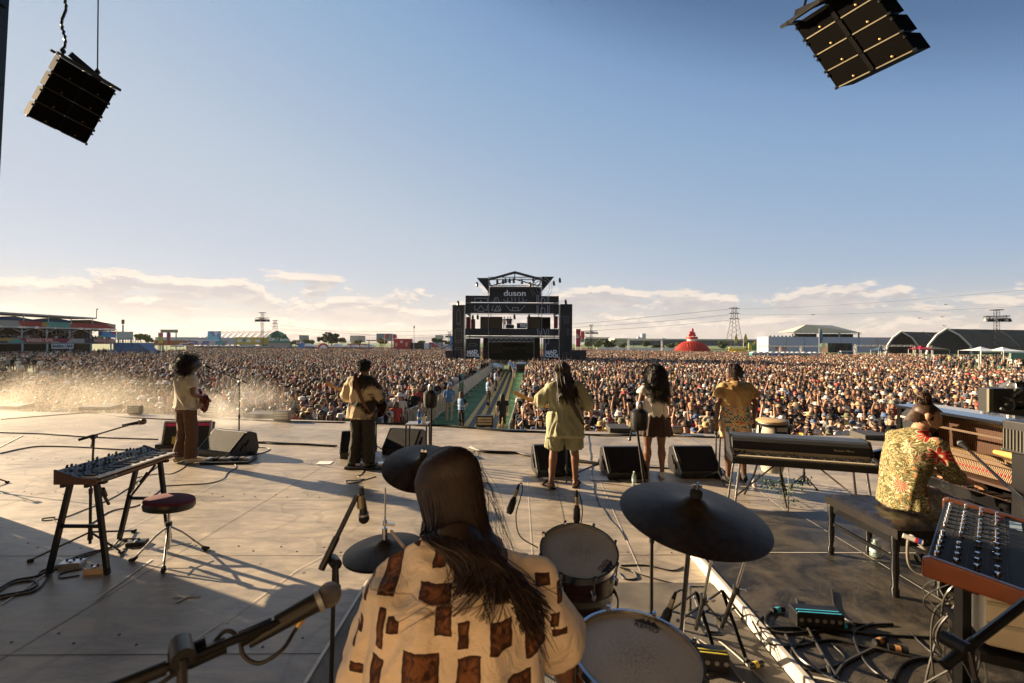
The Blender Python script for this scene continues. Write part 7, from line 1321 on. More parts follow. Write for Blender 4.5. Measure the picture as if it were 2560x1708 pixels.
for x in (255, 1712): a = tq(x, 600); b = tq(x, 1290); MB().box((a.x, D / 2, (a.z + b.z) / 2), (.1, D, abs(a.z - b.z))).build('side_cloth', SCR, tw, False)
bA = tpan('upper_banner', 412, 486, 1545, 572, SCR); bB = tpan('middle_banner', 414, 573, 1550, 708, SCR); bC = tpan('lower_banner', 412, 888, 1550, 980, SCR); bD = tpan('top_banner', 702, 374, 1340, 488, SCR, .6)
pL = tpan('base_banner', 414, 1010, 588, 1290, SCR); pR = tpan('base_banner', 1362, 1010, 1550, 1300, SCR)
for x in (414, 1550): a = tq(x, 486); b = tq(x, 708); MB().box((a.x, D / 2, (a.z + b.z) / 2), (.08, D, abs(a.z - b.z))).build('return_cloth', SCR, tw, False)
for cx, w_ in (((545, 265), (700, 452)), ((1500, 250), (1342, 440))):
 a, b = tq(*cx), tq(*w_); m = MB(); m.prism([(a.x, a.z), (b.x, a.z), (b.x, b.z)], (0, .3, 0), (1, 0, 0), (0, 0, 1), (0, .1, 0)); m.build('wing_banner', SCR, tw, False)
m = MB(); a, b, c = tq(690, 278), tq(1015, 185), tq(1345, 275)
m.prism([(a.x, a.z), (b.x, b.z), (c.x, c.z), (c.x, c.z - .28), (b.x, b.z - .32), (a.x, a.z - .28)], (0, 0, 0), (1, 0, 0), (0, 0, 1), (0, .4, 0)); m.build('roof_gable', BLK, tw, False)
m = MB(); [m.beam(V(q.x, .2, q.z - .1), V(q.x, D, q.z - .1), .15) for q in (a, b, c)]; [m.beam(V(p.x, D, p.z - .1), V(q.x, D, q.z - .1), .15) for p, q in ((a, b), (b, c))]; m.build('roof_frame', BLK, tw, False)
m = MB(); zf = 0
for x in (405, 1558, 692, 1345, 1250, 590): p, q = tq(x, 600 if x in (405, 1558) else 270 if x in (692, 1345) else 1000), tq(x, 1300); [m.beam(V(p.x, y, p.z), V(q.x, y, 0), .14 if x in (405, 1558) else .09) for y in (-.06, D)]
for yy in (272, 372): p, q = tq(690, yy), tq(1345, yy); m.truss(V(p.x, .3, p.z), V(q.x, .3, q.z), .35, .7, .03)
for y0, y1 in ((578, 590), (712, 716)): p, q = tq(412, y0), tq(1550, y1); m.beam(V(p.x, -.15, p.z), V(q.x, -.15, q.z), .06, .09)
m.build('scaffold', M('scaffold_steel', (.20, .205, .21), .5, .5), tw, False)
m = MB(); p, q = tq(414, 1000), tq(1552, 1000); m.beam(V(p.x, -.1, p.z), V(q.x, -.1, q.z), .10, .12, V(0, -1, 0)); p, q = tq(695, 1012), tq(1250, 1012); p2, q2 = tq(695, 1052), tq(1250, 1052)
m.beam(V(p.x, -.1, p.z), V(q.x, -.1, q.z), .07); m.beam(V(p2.x, -.1, p2.z), V(q2.x, -.1, q2.z), .07)
for i in range(18): f0, f1 = i / 18, (i + 1) / 18; a_, b_ = (p, p2) if i % 2 else (p2, p); A0 = V(p.x + (q.x - p.x) * f0, -.1, (a_).z); A1 = V(p.x + (q.x - p.x) * f1, -.1, (b_).z); m.beam(A0, A1, .05)
m.build('front_truss', M('truss_pale', (.34, .34, .33), .5, .5), tw, False)
# decks, back panels with gaps, booth
for yy in (985, 598): p, q = tq(412, yy), tq(1550, yy); MB().box(((p.x + q.x) / 2, D / 2 + .1, p.z), (q.x - p.x, D - .2, .12)).build('deck', BLK, tw, False)
SL = M('slat_brown', (.07, .05, .035), .7)
for x0, x1 in ((700, 858), (1172, 1338), (580, 690)):
 q = tpan('louvre_panel', x0, 735, x1, 888, SL, 2.0); m = MB()
 for k in range(12): a, b = tq(x0, 740 + k * 12), tq(x1, 745 + k * 12); m.box(((a.x + b.x) / 2, 1.9, (a.z + b.z) / 2), (b.x - a.x, .12, abs(a.z - b.z)))
 m.build('slats', M('slat_tan', (.16, .11, .06), .7), q, False)
for x0, x1, y0, y1 in ((600, 690, 1060, 1260), (700, 860, 1060, 1200), (1160, 1250, 1060, 1200)):
 m = MB()
 for k in range(int((y1 - y0) / 14)): a, b = tq(x0, y0 + k * 14), tq(x1, y0 + 7 + k * 14); m.box(((a.x + b.x) / 2, 3.0, (a.z + b.z) / 2), (b.x - a.x, .06, abs(a.z - b.z)))
 m.build('louvre_panel', SL, tw, False)
tpan('roof_backcloth', 705, 292, 1335, 372, M('backcloth_grey', (.10, .10, .11), .8), D); tpan('rear_screen', 590, 990, 1360, 1300, M('tower_dark', (.02, .016, .012), .9), D - .3); tpan('rear_cloth', 590, 730, 700, 885, M('tower_dark', (.02, .016, .012), .9), 4); tpan('rear_cloth', 1345, 730, 1480, 885, M('tower_dark', (.02, .016, .012), .9), 4)
tpan('curtain', 414, 745, 470, 888, M('curtain_red', (.16, .015, .02), .8), .5, .25); tpan('curtain', 470, 770, 520, 888, M('curtain_red', (.16, .015, .02), .8), 1.2, .25); tpan('curtain', 1500, 735, 1545, 888, M('curtain_red', (.16, .015, .02), .8), .5, .25)
tpan('booth_banner', 1040, 820, 1165, 886, SCR, .8); tpan('booth_banner', 905, 840, 1005, 886, SCR, .8)
for (cx, cy) in ((320, 575), (1637, 560), (552, 345), (1492, 330), (800, 310), (900, 300), (950, 300), (1000, 300), (1100, 310), (1240, 300), (1200, 345), (870, 310), (1565, 295), (500, 750), (560, 745), (1010, 742), (1190, 740)):
 p = tq(cx, cy); m = MB(); m.box((p.x, .0, p.z), (.34, .3, .16)); m.box((p.x, 0, p.z + .18), (.22, .25, .22)); m.cyl((p.x, -.12, p.z - .05), (p.x + .03, -.2, p.z - .36), .15, .18, n=8); m.build('stage_lamp', BLK, tw, False)
text('lettering', 'duson', INKW, 1.25, V(tq(1015, 450).x, .50, tq(0, 450).z), FACE, bD, .01, sx=1.05, bold=.02)
def madcool(cx, cy, s, par, dy=-.09):
 p = tq(cx, cy); text('lettering', 'MAD', INKW, s, V(p.x - .05 * s, dy, p.z + .36 * s), Matrix.Rotation(R(-6), 3, 'Y') @ FACE, par, .01, sx=1.1, bold=.05 * s); text('lettering', 'COOL', INKW, s, V(p.x + .15 * s, dy, p.z - .38 * s), Matrix.Rotation(R(3), 3, 'Y') @ FACE, par, .01, sx=1.05, bold=.05 * s)
madcool(497, 1195, .62, pL); madcool(1462, 1200, .66, pR); madcool(1118, 852, .34, bC, .72); text('lettering', 'dyson', LND, .9, V(tq(950, 1130).x, D - .4, tq(0, 1130).z), FACE, tw, .01); text('lettering', 'COOL', LND, .7, V(tq(1095, 1130).x, D - .4, tq(0, 1130).z), FACE, tw, .01)
def art(par, polys, mat=LN, w=.07, dy=-.10):
 m = MB()
 for pl_ in polys:
  for p, q in zip(pl_, pl_[1:]): a, b = tq(*p), tq(*q); m.beam(V(a.x, dy, a.z), V(b.x, dy, b.z), .02, w, V(0, -1, 0)) if False else m.beam(V(a.x, dy, a.z), V(b.x, dy, b.z), w, .02, V(0, 1, 0))
 m.build('line_art', mat, par, False)
def ring(cx, cy, rx, ry=None, a0=0, a1=360, n=16): ry = ry or rx; return [(cx + rx * math.cos(R(a0 + (a1 - a0) * i / n)), cy + ry * math.sin(R(a0 + (a1 - a0) * i / n))) for i in range(n + 1)]
art(bA, [[(525, 572), (525, 518), (678, 518), (678, 572)], [(585, 572), (598, 540), (612, 572)], [(750, 572), (775, 512), (805, 512), (825, 572)], [(785, 560), (785, 530)], ring(1020, 530, 145, 40, 10, 170), [(930, 560), (925, 510)], [(980, 560), (978, 510)], [(1020, 560), (1020, 505)], [(1065, 560), (1066, 510)], [(1110, 560), (1116, 510)], [(1285, 572), (1285, 480)], [(1305, 572), (1305, 480)], [(1430, 572), (1430, 480)], [(1410, 572), (1410, 480)], ring(1358, 545, 25, 30)])
art(bB, [[(525, 605), (525, 665), (560, 665), (598, 608), (640, 665), (675, 665), (678, 605)], [(560, 680), (640, 680)], [(752, 605), (730, 665), (845, 665), (825, 605)], [(760, 678), (838, 678), (800, 610), (765, 678)], [(905, 605), (960, 672), (1080, 672), (1140, 605)], [(985, 672), (985, 635), (1058, 635), (1058, 672)], [(1285, 605), (1285, 705)], [(1300, 605), (1300, 705)], [(1330, 705), (1335, 640), (1380, 640), (1385, 705)], [(1415, 605), (1415, 705)], [(1435, 605), (1435, 705)]])
art(bC, [[(1285, 890), (1300, 975)], [(1300, 890), (1330, 975), (1345, 890)], [(1365, 890), (1390, 975), (1410, 890)], [(1432, 890), (1425, 975)]]); art(pR, [[(1368, 1012), (1372, 1150), (1365, 1290)], [(1385, 1012), (1388, 1150), (1375, 1290)], [(1430, 1012), (1430, 1070), (1400, 1080), (1388, 1150)]]); art(pL, [ring(500, 1088, 50, 16)], LND)
art(tw, [[(300, 820), (305, 690), (325, 650), (345, 690), (348, 820), (300, 820)], ring(324, 835, 24, 8), ring(324, 905, 42, 14), [(284, 905), (284, 1050)], [(366, 905), (366, 1050)], ring(324, 1050, 42, 14), ring(324, 1135, 42, 14), [(284, 1135), (284, 1260)], [(366, 1135), (366, 1260)]], M('line_art_brown', (.16, .14, .12), .8))
art(tw, [[(1590, 740), (1680, 740)], [(1612, 745), (1620, 820), (1650, 828), (1672, 820), (1675, 745)], [(1630, 745), (1634, 825)], [(1655, 745), (1655, 825)], ring(1640, 1215, 40, 32), ring(1640, 1215, 14, 12), [(1650, 1200), (1690, 1180)], [(1655, 890), (1655, 970), (1675, 970), (1675, 890)]], LND)
art(bD, [ring(1340, 395, 130, 125, 95, 265), ring(1340, 395, 100, 95, 95, 265), ring(1340, 395, 60, 58, 95, 265)], LND, .09, .5); art(tw, [ring(1342, 390, 14), ring(1342, 390, 130, 130, -75, 45), ring(1342, 390, 100, 100, -75, 50)], LN, .05, .2)
# mixing desk gear at the foot
g_ = thing('mixing_desk', 'foil covered mixing desk in the mouth of the tower', 'mixing desk', (tq(1045, 1300).x, TY - 1.6, GZ)); m = MB(); m.box((0, 0, 1.2), (2.4, 1.1, .35)); noisy(m, 0, .08, 2); m.build('foil_cover', M('foil', (.45, .47, .50), .25, .8, bump=1, bscale=6), g_, False); MB().box((0, 0, .5), (2.0, .8, 1.0)).build('desk', BLKM, g_, False)
g_ = thing('foil_covered_case', 'case under white foil left of the mixing desk', 'case', (tq(790, 1330).x, TY - 3.2, GZ)); m = MB(); m.sph((0, 0, .75), (1.1, .6, .5), 14); noisy(m, 0, .12, 2); m.build('cover', M('foil_white', (.6, .62, .64), .35, .3, bump=1, bscale=5), g_); MB().box((0, 0, .25), (1.8, .8, .5)).build('case', BLK, g_, False)
g_ = thing('subwoofer_stack', 'black speaker stack at the right foot of the tower', 'speaker', (tq(1780, 1200).x, TY - .5, GZ)); MB().box((0, 0, 1.5), (2.2, 1, 3.0)).build('cabinet', BLK, g_, False, .02); MB().beam((1.4, -.2, 0), (1.4, -.2, 3.6), .08).build('post', GALV, g_, False)
g_ = thing('subwoofer_stack', 'dark speaker frame at the left foot of the tower', 'speaker', (tq(195, 1200).x, TY - .5, GZ)); MB().box((.3, 0, 1.5), (1.1, 1, 2.6)).build('cabinet', BLK, g_, False, .02); MB().beam((-.6, -.2, 0), (-.6, -.2, 3.2), .08).build('post', GALV, g_, False); MB().beam((-.6, -.2, 3.1), (.9, -.2, 3.9), .1).build('canopy', BLK, g_, False)
for i, cx in enumerate((885, 930, 960)):
 b = person((at(1080 + cx / 4.9, 800, TY)).x, TY + .9, math.pi * 0, 1.0, '%s of three on the tower deck' % ('leftmost', 'middle', 'rightmost')[i], ['down', 'fold', 'down'][i], None, tw.location.z + tq(0, 886).z, ['white', 'black', 'black'][i], '')
# ================================================================== FAR BACKGROUND, LEFT
def palette(name, cols, scale, tex='vor', stretch=(1, 1, 1), rough=.7):
 def b(a, lk, p):
  t = a('ShaderNodeTexCoord'); mp = a('ShaderNodeMapping', {'Vector': t.outputs['Object'], 'Scale': stretch}); v = a('ShaderNodeTexVoronoi', {'Vector': mp.outputs[0], 'Scale': scale, 'Randomness': 1.0}); s = a('ShaderNodeSeparateColor', {0: v.outputs['Color']}); r = a('ShaderNodeValToRGB', {'Fac': s.outputs[0]}); c = r.color_ramp; c.interpolation = 'CONSTANT'
  for i, q in enumerate(cols): e = c.elements[i] if i < 2 else c.elements.new(i / len(cols)); e.position = i / len(cols); e.color = (*q, 1)
  lk.new(r.outputs['Color'], p.inputs['Base Color']); p.inputs['Roughness'].default_value = rough
 return MK(name, b)
BAN = palette('banner_motley', [(.42, .06, .05), (.07, .055, .07), (.55, .33, .06), (.45, .42, .34), (.12, .38, .30), (.42, .06, .05), (.30, .04, .06)], 1.05, stretch=(1, .1, .45))
WS = M('steel_white', (.55, .55, .53), .5); BRS = M('stand_brown', (.06, .045, .03), .8)
st_ = thing('bar_stand', 'two storey bar stand with colourful banners at the far left', 'bar building', (BA.x, BA.y, GZ)); U = BD; NN = BN
def sp_(u, n_, z): return U * u + NN * n_ + V(0, 0, z)
def sbox(nm, u0, u1, z0_, z1, mat, n0=0.0, th=.12, par=None): a = sp_((u0 + u1) / 2, n0, (z0_ + z1) / 2); return MB().box(a, (u1 - u0, th, z1 - z0_), math.atan2(U.y, U.x)).build(nm, mat, par or st_, False)
sbox('upper_banner', -14, BL_, 6.75, 7.85, BAN, .02); bb = sbox('lower_banner', -14, BL_, 3.35, 4.30, BAN, .02); sbox('edge_beam', -14, BL_ + .2, 6.45, 6.72, WS, .08, .2); sbox('deck', -14, BL_, 3.1, 3.32, M('deck_grey', (.2, .2, .19), .7), -4, 8.2); sbox('deck', -14, BL_, 6.2, 6.42, BRS, -4, 8.0)
sbox('back_wall', -9, BL_, 3.3, 6.2, BRS, -7.8, .2); sbox('back_wall', -14, BL_, 0, 3.1, BRS, -7.8, .2); m = MB(); a, b = sp_(-14, -3.6, 9.45), sp_(BL_ - 4.5, -3.6, 9.0)
m.beam(a, b, 8.6, .22, V(0, 0, 1)); m.build('roof', M('roof_tan', (.30, .26, .18), .7), st_, False)
m = MB(); a, b = sp_(-14, .75, 9.5), sp_(BL_ - 4.5, .75, 9.05); m.beam(a, b, .10, .30); m.build('roof_gutter', WS, st_, False)
m = MB(); c0, c1, c2 = sp_(BL_ - 9, -.5, 7.9), sp_(BL_ - 5, -.5, 8.7), sp_(BL_ + .3, -.5, 7.8); m.add([c0, c1, c2, c2 - NN * 6, c1 - NN * 6, c0 - NN * 6], [(0, 1, 4, 5), (1, 2, 3, 4), (0, 2, 1)]); m.build('tent_roof', M('tent_brown', (.12, .08, .03), .7), st_, False)
m = MB()
for u0 in (-12, -2, 5): c0, c1, c2 = sp_(u0, -1.5, 7.9), sp_(u0 + 5, -1.5, 8.8), sp_(u0 + 10, -1.5, 7.9); m.add([c0, c1, c2, c2 - NN * 4, c1 - NN * 4, c0 - NN * 4], [(0, 1, 4, 5), (1, 2, 3, 4), (0, 2, 1)])
m.build('blue_canopy', M('canopy_blue', (.04, .12, .28), .6), st_, False)
for i in range(9):
 u0 = -13 + i * (BL_ + 12) / 8; l = MB(); l.beam(sp_(u0, .1, 0), sp_(u0, .1, 3.2), .22); l.build('column', WS, st_, False)
 l = MB(); l.beam(sp_(u0, -.1, 3.3), sp_(u0, -.1, 6.4), .16); l.beam(sp_(u0, -.1, 5.5), sp_(u0 + 1.6, -.1, 6.35), .1); l.beam(sp_(u0, -.1, 5.5), sp_(u0 - 1.6, -.1, 6.35), .1); l.build('bracket', WS, st_, False)
 if i < 8: l = MB(); l.beam(sp_(u0, .4, 7.8), sp_(u0, .4, 9.2), .12); l.build('post', WS, st_, False)
def upx(px): # distance along the stand seen at that column
 k = (px - 1280) / F; return (k * BA.y - BA.x) / (U.x - k * U.y)
for x0, x1 in ((68, 126), (238, 281)):
 u0, u1 = upx(x0), upx(x1); q = sbox('bar_sign', u0, u1, 3.36, 4.42, M('sign_red', (.50, .045, .03), .6, scale=1.5, col2=(.50, .16, .03)), .16, .08, bb); text('lettering', 'BARRAS / BAR', M('letter_pink', (.75, .5, .45), .6), .95, sp_((u0 + u1) / 2, .22, 3.9), Matrix.Rotation(math.atan2(U.y, U.x), 3, 'Z') @ FACE, q, .02, sx=.75, bold=.03)
u0, u1 = upx(127), upx(182); q = sbox('white_sign', u0, u1, 2.05, 3.15, WHT, .2, .08); text('lettering', 'BARRA / BAR', M('letter_dark', (.05, .05, .06), .6), .88, sp_((u0 + u1) / 2, .26, 2.62), Matrix.Rotation(math.atan2(U.y, U.x), 3, 'Z') @ FACE, q, .02, sx=.72, bold=.02)
u0, u1 = upx(245), upx(289); sbox('logo_wall', u0, u1, 4.6, 6.1, palette('logo_squares', [(.06, .08, .2), (.1, .3, .5), (.45, .5, .55), (.3, .05, .1), (.08, .1, .25), (.2, .4, .25)], .8), .1)
u0, u1 = upx(133), upx(240)
for k in range(5): u = u0 + (u1 - u0) * (.1 + .2 * k); m = MB(); a = sp_(u, -7.5, 5.2); [m.beam(a + U * x + V(0, 0, z), a + U * x2 + V(0, 0, z2), .12) for x, z, x2, z2 in ((0, 0, .8, 0), (.8, 0, .8, 1), (.8, 1, 0, 1), (0, 1, 0, 0))]; m.build('lit_frame', M('frame_pale', (.7, .62, .5), .5), st_, False)
m = MB(); a = sp_(BL_ - 4.4, .6, 9.0); m.beam(a, a + V(0, 0, 2.2), .10); m.sph(a + V(.2, 0, 2.2), .16, 6); tag(m.build('camera_mast', BLKM, None, False), 'thin mast on the roof corner of the bar stand', 'mast').location = (BA.x, BA.y, GZ)
def bg(px0, px1, py0, py1, Y, name, label, cat, mat, depth=3.0, group=None, bev=0, parts=None):
 a, b = at(px0, py0, Y), at(px1, py1, Y); t = thing(name, label, cat, ((a.x + b.x) / 2, Y, GZ), 0, group); w_ = b.x - a.x; z1 = a.z - GZ; z0_ = b.z - GZ
 MB().box((0, depth / 2, (z0_ + z1) / 2), (w_, depth, z1 - z0_)).build('body', mat, t, False, bev)
 if z0_ > .5:
  for x in (-.42, .42): MB().beam((w_ * x, depth / 2, 0), (w_ * x, depth / 2, z0_ + .02), min(.3, w_ * .1)).build('post', GALV, t, False)
 return t, w_, z0_, z1
def sign_on(t, body, x, z, size, mat, dy=-.03, sx=1.0): text('lettering', body, mat, size, V(x, dy, z), FACE, t, .01, sx=sx, bold=size * .03)
def tree(px, w_px, top, base, Y, mat, label, seed=0, trunk=True):
 rg = random.Random(seed); a, b = at(px, top, Y), at(px, base, Y); k = Y / F; t = thing('tree', label, 'tree', (a.x, Y, GZ), 0, 'trees beyond the festival ground'); zt = a.z - GZ; zb = max(.6, b.z - GZ) ; rw = w_px * k / 2; hc_ = (zt - zb) / 2
 MB().loft([((0, 0, 0), rw * .09), ((rw * .03, 0, zb), rw * .06), ((0, 0, zt - hc_ * .6), rw * .03)], 6).build('trunk', M('bark', (.06, .045, .03), .9), t)
 lobes = [(rg.uniform(-.6, .6), rg.uniform(-.4, .4), rg.uniform(-.55, .6), rg.uniform(.32, .55)) for _ in range(11)]; m = MB(); lf = max(.16, rw * .085)
 for i in range(1500):
  lx, ly, lz, lr = lobes[i % 11]; d = V(rg.gauss(0, 1), rg.gauss(0, 1), rg.gauss(0, 1)).normalized() * lr * rg.uniform(.55, 1.05); p = V((lx + d.x) * rw, (ly + d.y) * rw, zb + hc_ * (1 + lz * .9 + d.z * .95)); s_, u = frame(V(rg.gauss(0, 1), rg.gauss(0, 1), rg.gauss(0, 1)).normalized()); l = lf * rg.uniform(.6, 1.4); m.add([p - s_ * l, p + u * l, p + s_ * l, p - u * l], [(0, 1, 2, 3)])
 m.build('crown', mat, t, False); return t
TG = M('leaf_olive', (.09, .11, .03), .7, scale=.6, col2=(.20, .22, .06)); TD = M('leaf_dark', (.025, .045, .018), .7, scale=.6, col2=(.07, .10, .03)); 
for i, (px, w_, tp_y, by, Y, mt_, lb) in enumerate(((352, 34, 833, 858, 150, TG, 'yellow green tree right of the bar stand'), (372, 20, 840, 858, 150, TG, 'small yellow green tree left of the flags'), (738, 22, 848, 866, 170, TG, 'bright bush right of the green tent end'), (771, 34, 847, 866, 170, TG, 'yellow green trees before the large dark tree'), (800, 14, 842, 856, 185, TD, 'small dark tree left of the large one'), (828, 44, 831, 860, 190, TD, 'largest dark rounded tree left of the tower'), (855, 22, 843, 860, 190, TG, 'thin tree right of the large dark tree'), (893, 30, 848, 866, 170, TG, 'low bright tree near the beige building'), (957, 26, 844, 862, 160, TG, 'tree behind the wooden pergola'), (1096, 34, 843, 862, 170, TD, 'dark tree left of the tower'), (1120, 22, 850, 866, 170, TG, 'small tree touching the left side of the tower'), (1052, 20, 851, 862, 175, TG, 'low tree behind the dark container'),
 (1472, 22, 850, 868, 170, TG, 'small tree right of the red flags'), (1495, 20, 849, 870, 170, TG, 'first tree right of the lighting mast'), (1524, 36, 848, 872, 170, TD, 'bushy dark green tree right of the lighting mast'), (1556, 16, 855, 872, 170, TG, 'slim bright tree by the white wall'), (1617, 26, 850, 868, 180, TD, 'trees above the white gate left of the red dome'), (1677, 20, 858, 872, 170, TD, 'round bush left of the red dome'), (1695, 12, 856, 872, 170, TG, 'small bush touching the red dome'), (1808, 28, 849, 876, 170, TD, 'tree between the red dome and the pylon'), (1897, 34, 853, 878, 165, TG, 'tree right of the yellow inflatable'), (1875, 20, 858, 876, 165, TD, 'dark bush behind the yellow inflatable'), (1645, 30, 861, 870, 180, TD, 'low hedge right of the white gate'))): tree(px, w_, tp_y, by, Y, mt_, lb, i)
# green ended tent
tx, tY = at(692, 860, 185), 185.0; t = thing('festival_tent', 'long white tent with a green printed end wall', 'tent', (tx.x, tY, GZ)); k_ = tY / F; prof = [(-41, 0), (-36, 20), (-22, 40), (-2, 52), (18, 42), (32, 25), (42, 0)]
prof = [(x * k_, y * k_) for x, y in [(-42, 0), (-39, 12), (-28, 34), (-14, 46), (0, 52), (15, 46), (29, 32), (38, 14), (42, 0)]]; ext = V(-46, 26, 0)
MB().prism(prof, (0, .4, 0), (1, 0, 0), (0, 0, 1), ext).build('roof_skin', M('tent_white', (.46, .44, .48), .7), t, False); MB().prism(prof, (0, 0, 0), (1, 0, 0), (0, 0, 1), (0, .3, 0)).build('end_wall', M('tent_green', (.04, .20, .11), .6, scale=.12, col2=(.06, .26, .15)), t, False)
m = MB()
for i in range(1, 12):
 o = ext * (i / 12)
 for p, q in zip(prof[:5], prof[1:5]): m.beam(o + V(p[0], 0, p[1]) - V(0, .1, 0), o + V(q[0], 0, q[1]) - V(0, .1, 0), .18, .18)
m.build('rib', M('tent_rib', (.38, .38, .42), .6), t, False); sign_on(t, 'THE', -3.6, 5.9, 1.1, INKW); sign_on(t, 'LOOP', -2.9, 4.7, 1.5, INKW); sign_on(t, 'iberdrola', 3.4, 4.7, 1.35, INKW, sx=.82)
m = MB(); [m.beam(V(x, -.05, 4.2), V(x + .4, -.05, 4.2 + h), .3, .05) for x, h in ((-.6, 1.0), (-.1, 1.5), (.4, 1.3))]; m.build('emblem', INKW, t, False); MB().box((1.0, -.35, 1.6), (8.8, .4, 3.4)).build('entrance_block', M('block_grey', (.30, .27, .27), .7), t, False)
m = MB(); m.prism([(-2.2, 5.6), (-1.6, 7.6), (.4, 8.1), (1.4, 6.4), (2.0, 5.8), (3.6, 7.2), (4.4, 5.2)], (0, -.02, 0), (1, 0, 0), (0, 0, 1), (0, .04, 0)); m.build('printed_leaf', M('print_green_dark', (.02, .09, .055), .6), t, False)
bg(388, 600, 843, 862, 192, 'tent_side_wall', 'long pale wall below the white tent roof', 'wall', M('wall_pale_blue', (.42, .46, .50), .7), 1.5)
t, w_, z0_, z1 = bg(588, 656, 843, 862, 160, 'yellow_stall', 'yellow stall front with three white price boards', 'stall', M('stall_yellow', (.50, .38, .05), .6, scale=.6, col2=(.58, .47, .10)), 4); [MB().box((w_ * x, -.05, (z0_ + z1) / 2), (1.5, .08, .9)).build('price_board', WHT, t, False) for x in (-.33, 0, .33)]; MB().sph((-w_ * .16, -.1, (z0_ + z1) / 2 + .4), (.5, .08, .7), 10).build('blue_motif', M('motif_blue', (.1, .3, .5), .6), t)
bg(519, 550, 828, 853, 165, 'printed_board', 'tall blue printed board before the white tent', 'billboard', palette('board_blue', [(.15, .30, .50), (.2, .45, .6), (.45, .5, .6), (.12, .22, .42)], .5), .5); t, w_, z0_, z1 = bg(468, 556, 852, 863, 158, 'bar_stall', 'long bar stall with turquoise signs and a row of bulbs', 'stall', palette('stall_turq', [(.10, .35, .35), (.15, .2, .4), (.5, .5, .5), (.12, .3, .45)], .35), 3)
m = MB(); [m.sph((-w_ * .4 + w_ * .8 * i / 20, -.1, z1 + .15), .16, 5) for i in range(21)]; m.build('bulb_row', WHT, t); bg(385, 466, 851, 864, 150, 'orange_container', 'orange container left of the white peaked tent', 'container', M('container_orange', (.36, .11, .03), .6), 3); t, w_, z0_, z1 = bg(401, 442, 824, 832, 170, 'road_sign', 'grey double sign panel on one post above the flags', 'sign', M('sign_grey', (.25, .24, .18), .7), .6)
t = thing('service_wall', 'grey low stall roofs along the back of the crowd, left of the tower', 'stall row', (at(640, 866, 156).x, 156, GZ)); MB().box((0, 1, 1.2), (38, 2.4, 2.4)).build('wall', M('wall_grey', (.16, .17, .18), .7), t, False); [MB().box((-15 + i * 6, -.4, 2.1), (4.5, 1.2, .12)).build('awning', WHT, t, False) for i in range(6)]
def gaz(px, w_px, top, base, Y, mat, label, wallmat=None):
 k = Y / F; a = at(px, top, Y); b = at(px, base, Y); w_ = w_px * k; t = thing('gazebo', label, 'gazebo', (a.x, Y, GZ)); zt, zb = a.z - GZ, max(1.9, b.z - GZ + (a.z - b.z) * .45); r4 = [(-w_ / 2, -w_ / 2), (w_ / 2, -w_ / 2), (w_ / 2, w_ / 2), (-w_ / 2, w_ / 2)]
 m = MB(); m.add([(x, y + w_ / 2, zb) for x, y in r4] + [(x * .35, y * .35 + w_ / 2, zb + (zt - zb) * .45) for x, y in r4] + [(0, w_ / 2, zt)], [(0, 1, 5, 4), (1, 2, 6, 5), (2, 3, 7, 6), (3, 0, 4, 7), (4, 5, 8), (5, 6, 8), (6, 7, 8), (7, 4, 8), (3, 2, 1, 0)]); m.build('canopy', mat, t, False)
 [MB().beam((x * .97, y * .97 + w_ / 2, 0), (x * .97, y * .97 + w_ / 2, zb), .06).build('leg', WS, t, False) for x, y in r4]
 MB().box((0, .02, zb - .12), (w_, .05, .25)).build('valance', mat, t, False); return t
gaz(460, 22, 848, 865, 150, WHT, 'white peaked tent left of the bar stall'); gaz(442, 34, 860, 869, 140, M('canopy_navy', (.03, .045, .12), .6), 'navy gazebo below the white peaked tent')
def flag(px, top, base, w_px, Y, mat, label, feather=False):
 k = Y / F; a = at(px, top, Y); b = at(px, base, Y); t = thing('banner_flag', label, 'flag', (a.x, Y, GZ)); z1, z0_ = a.z - GZ, b.z - GZ; w_ = w_px * k
 MB().cyl((0, 0, 0), (0, 0, z1 + .2), .07, n=6).build('pole', GALV, t)
 m = MB(); n_ = 8; vs = []
 for i in range(n_ + 1):
  z = z0_ + (z1 - z0_) * i / n_; ww = w_ * (math.sin(math.pi * (.25 + .68 * i / n_)) if feather else 1); vs += [(.06 + (w_ * .5 * (i / n_) ** 3 if feather else 0), .05 * math.sin(i), z), (.06 + ww + (w_ * .5 * (i / n_) ** 3 if feather else 0), .1 * math.sin(i * 1.3) + .05, z)]
 m.add(vs + [(x, y + .05, z) for x, y, z in vs], [(2 * i, 2 * i + 1, 2 * i + 3, 2 * i + 2) for i in range(n_)] + [(2 * i + 2 + 2 * n_ + 2, 2 * i + 3 + 2 * n_ + 2, 2 * i + 1 + 2 * n_ + 2, 2 * i + 2 * n_ + 2) for i in range(n_)]); m.build('cloth', mat, t); return t
FR = palette('flag_red_print', [(.50, .05, .05), (.6, .5, .45), (.45, .04, .08), (.5, .08, .05)], .9); flag(396, 832, 858, 10, 120, palette('flag_yellow_pink', [(.6, .5, .1), (.55, .12, .2), (.6, .5, .12)], .6), 'yellow and pink banner flag right of the bar stand'); flag(417, 831, 862, 8, 120, palette('flag_red_purple', [(.5, .08, .08), (.25, .06, .2), (.55, .12, .1)], .6), 'red and purple banner flag near the peaked tent')
flag(1440, 823, 868, 11, 100, FR, 'red printed banner flag right of the tower'); flag(1452, 828, 856, 9, 105, palette('flag_green_red', [(.1, .4, .3), (.5, .08, .08), (.5, .5, .4)], .6), 'green and red banner flag right of the tower')
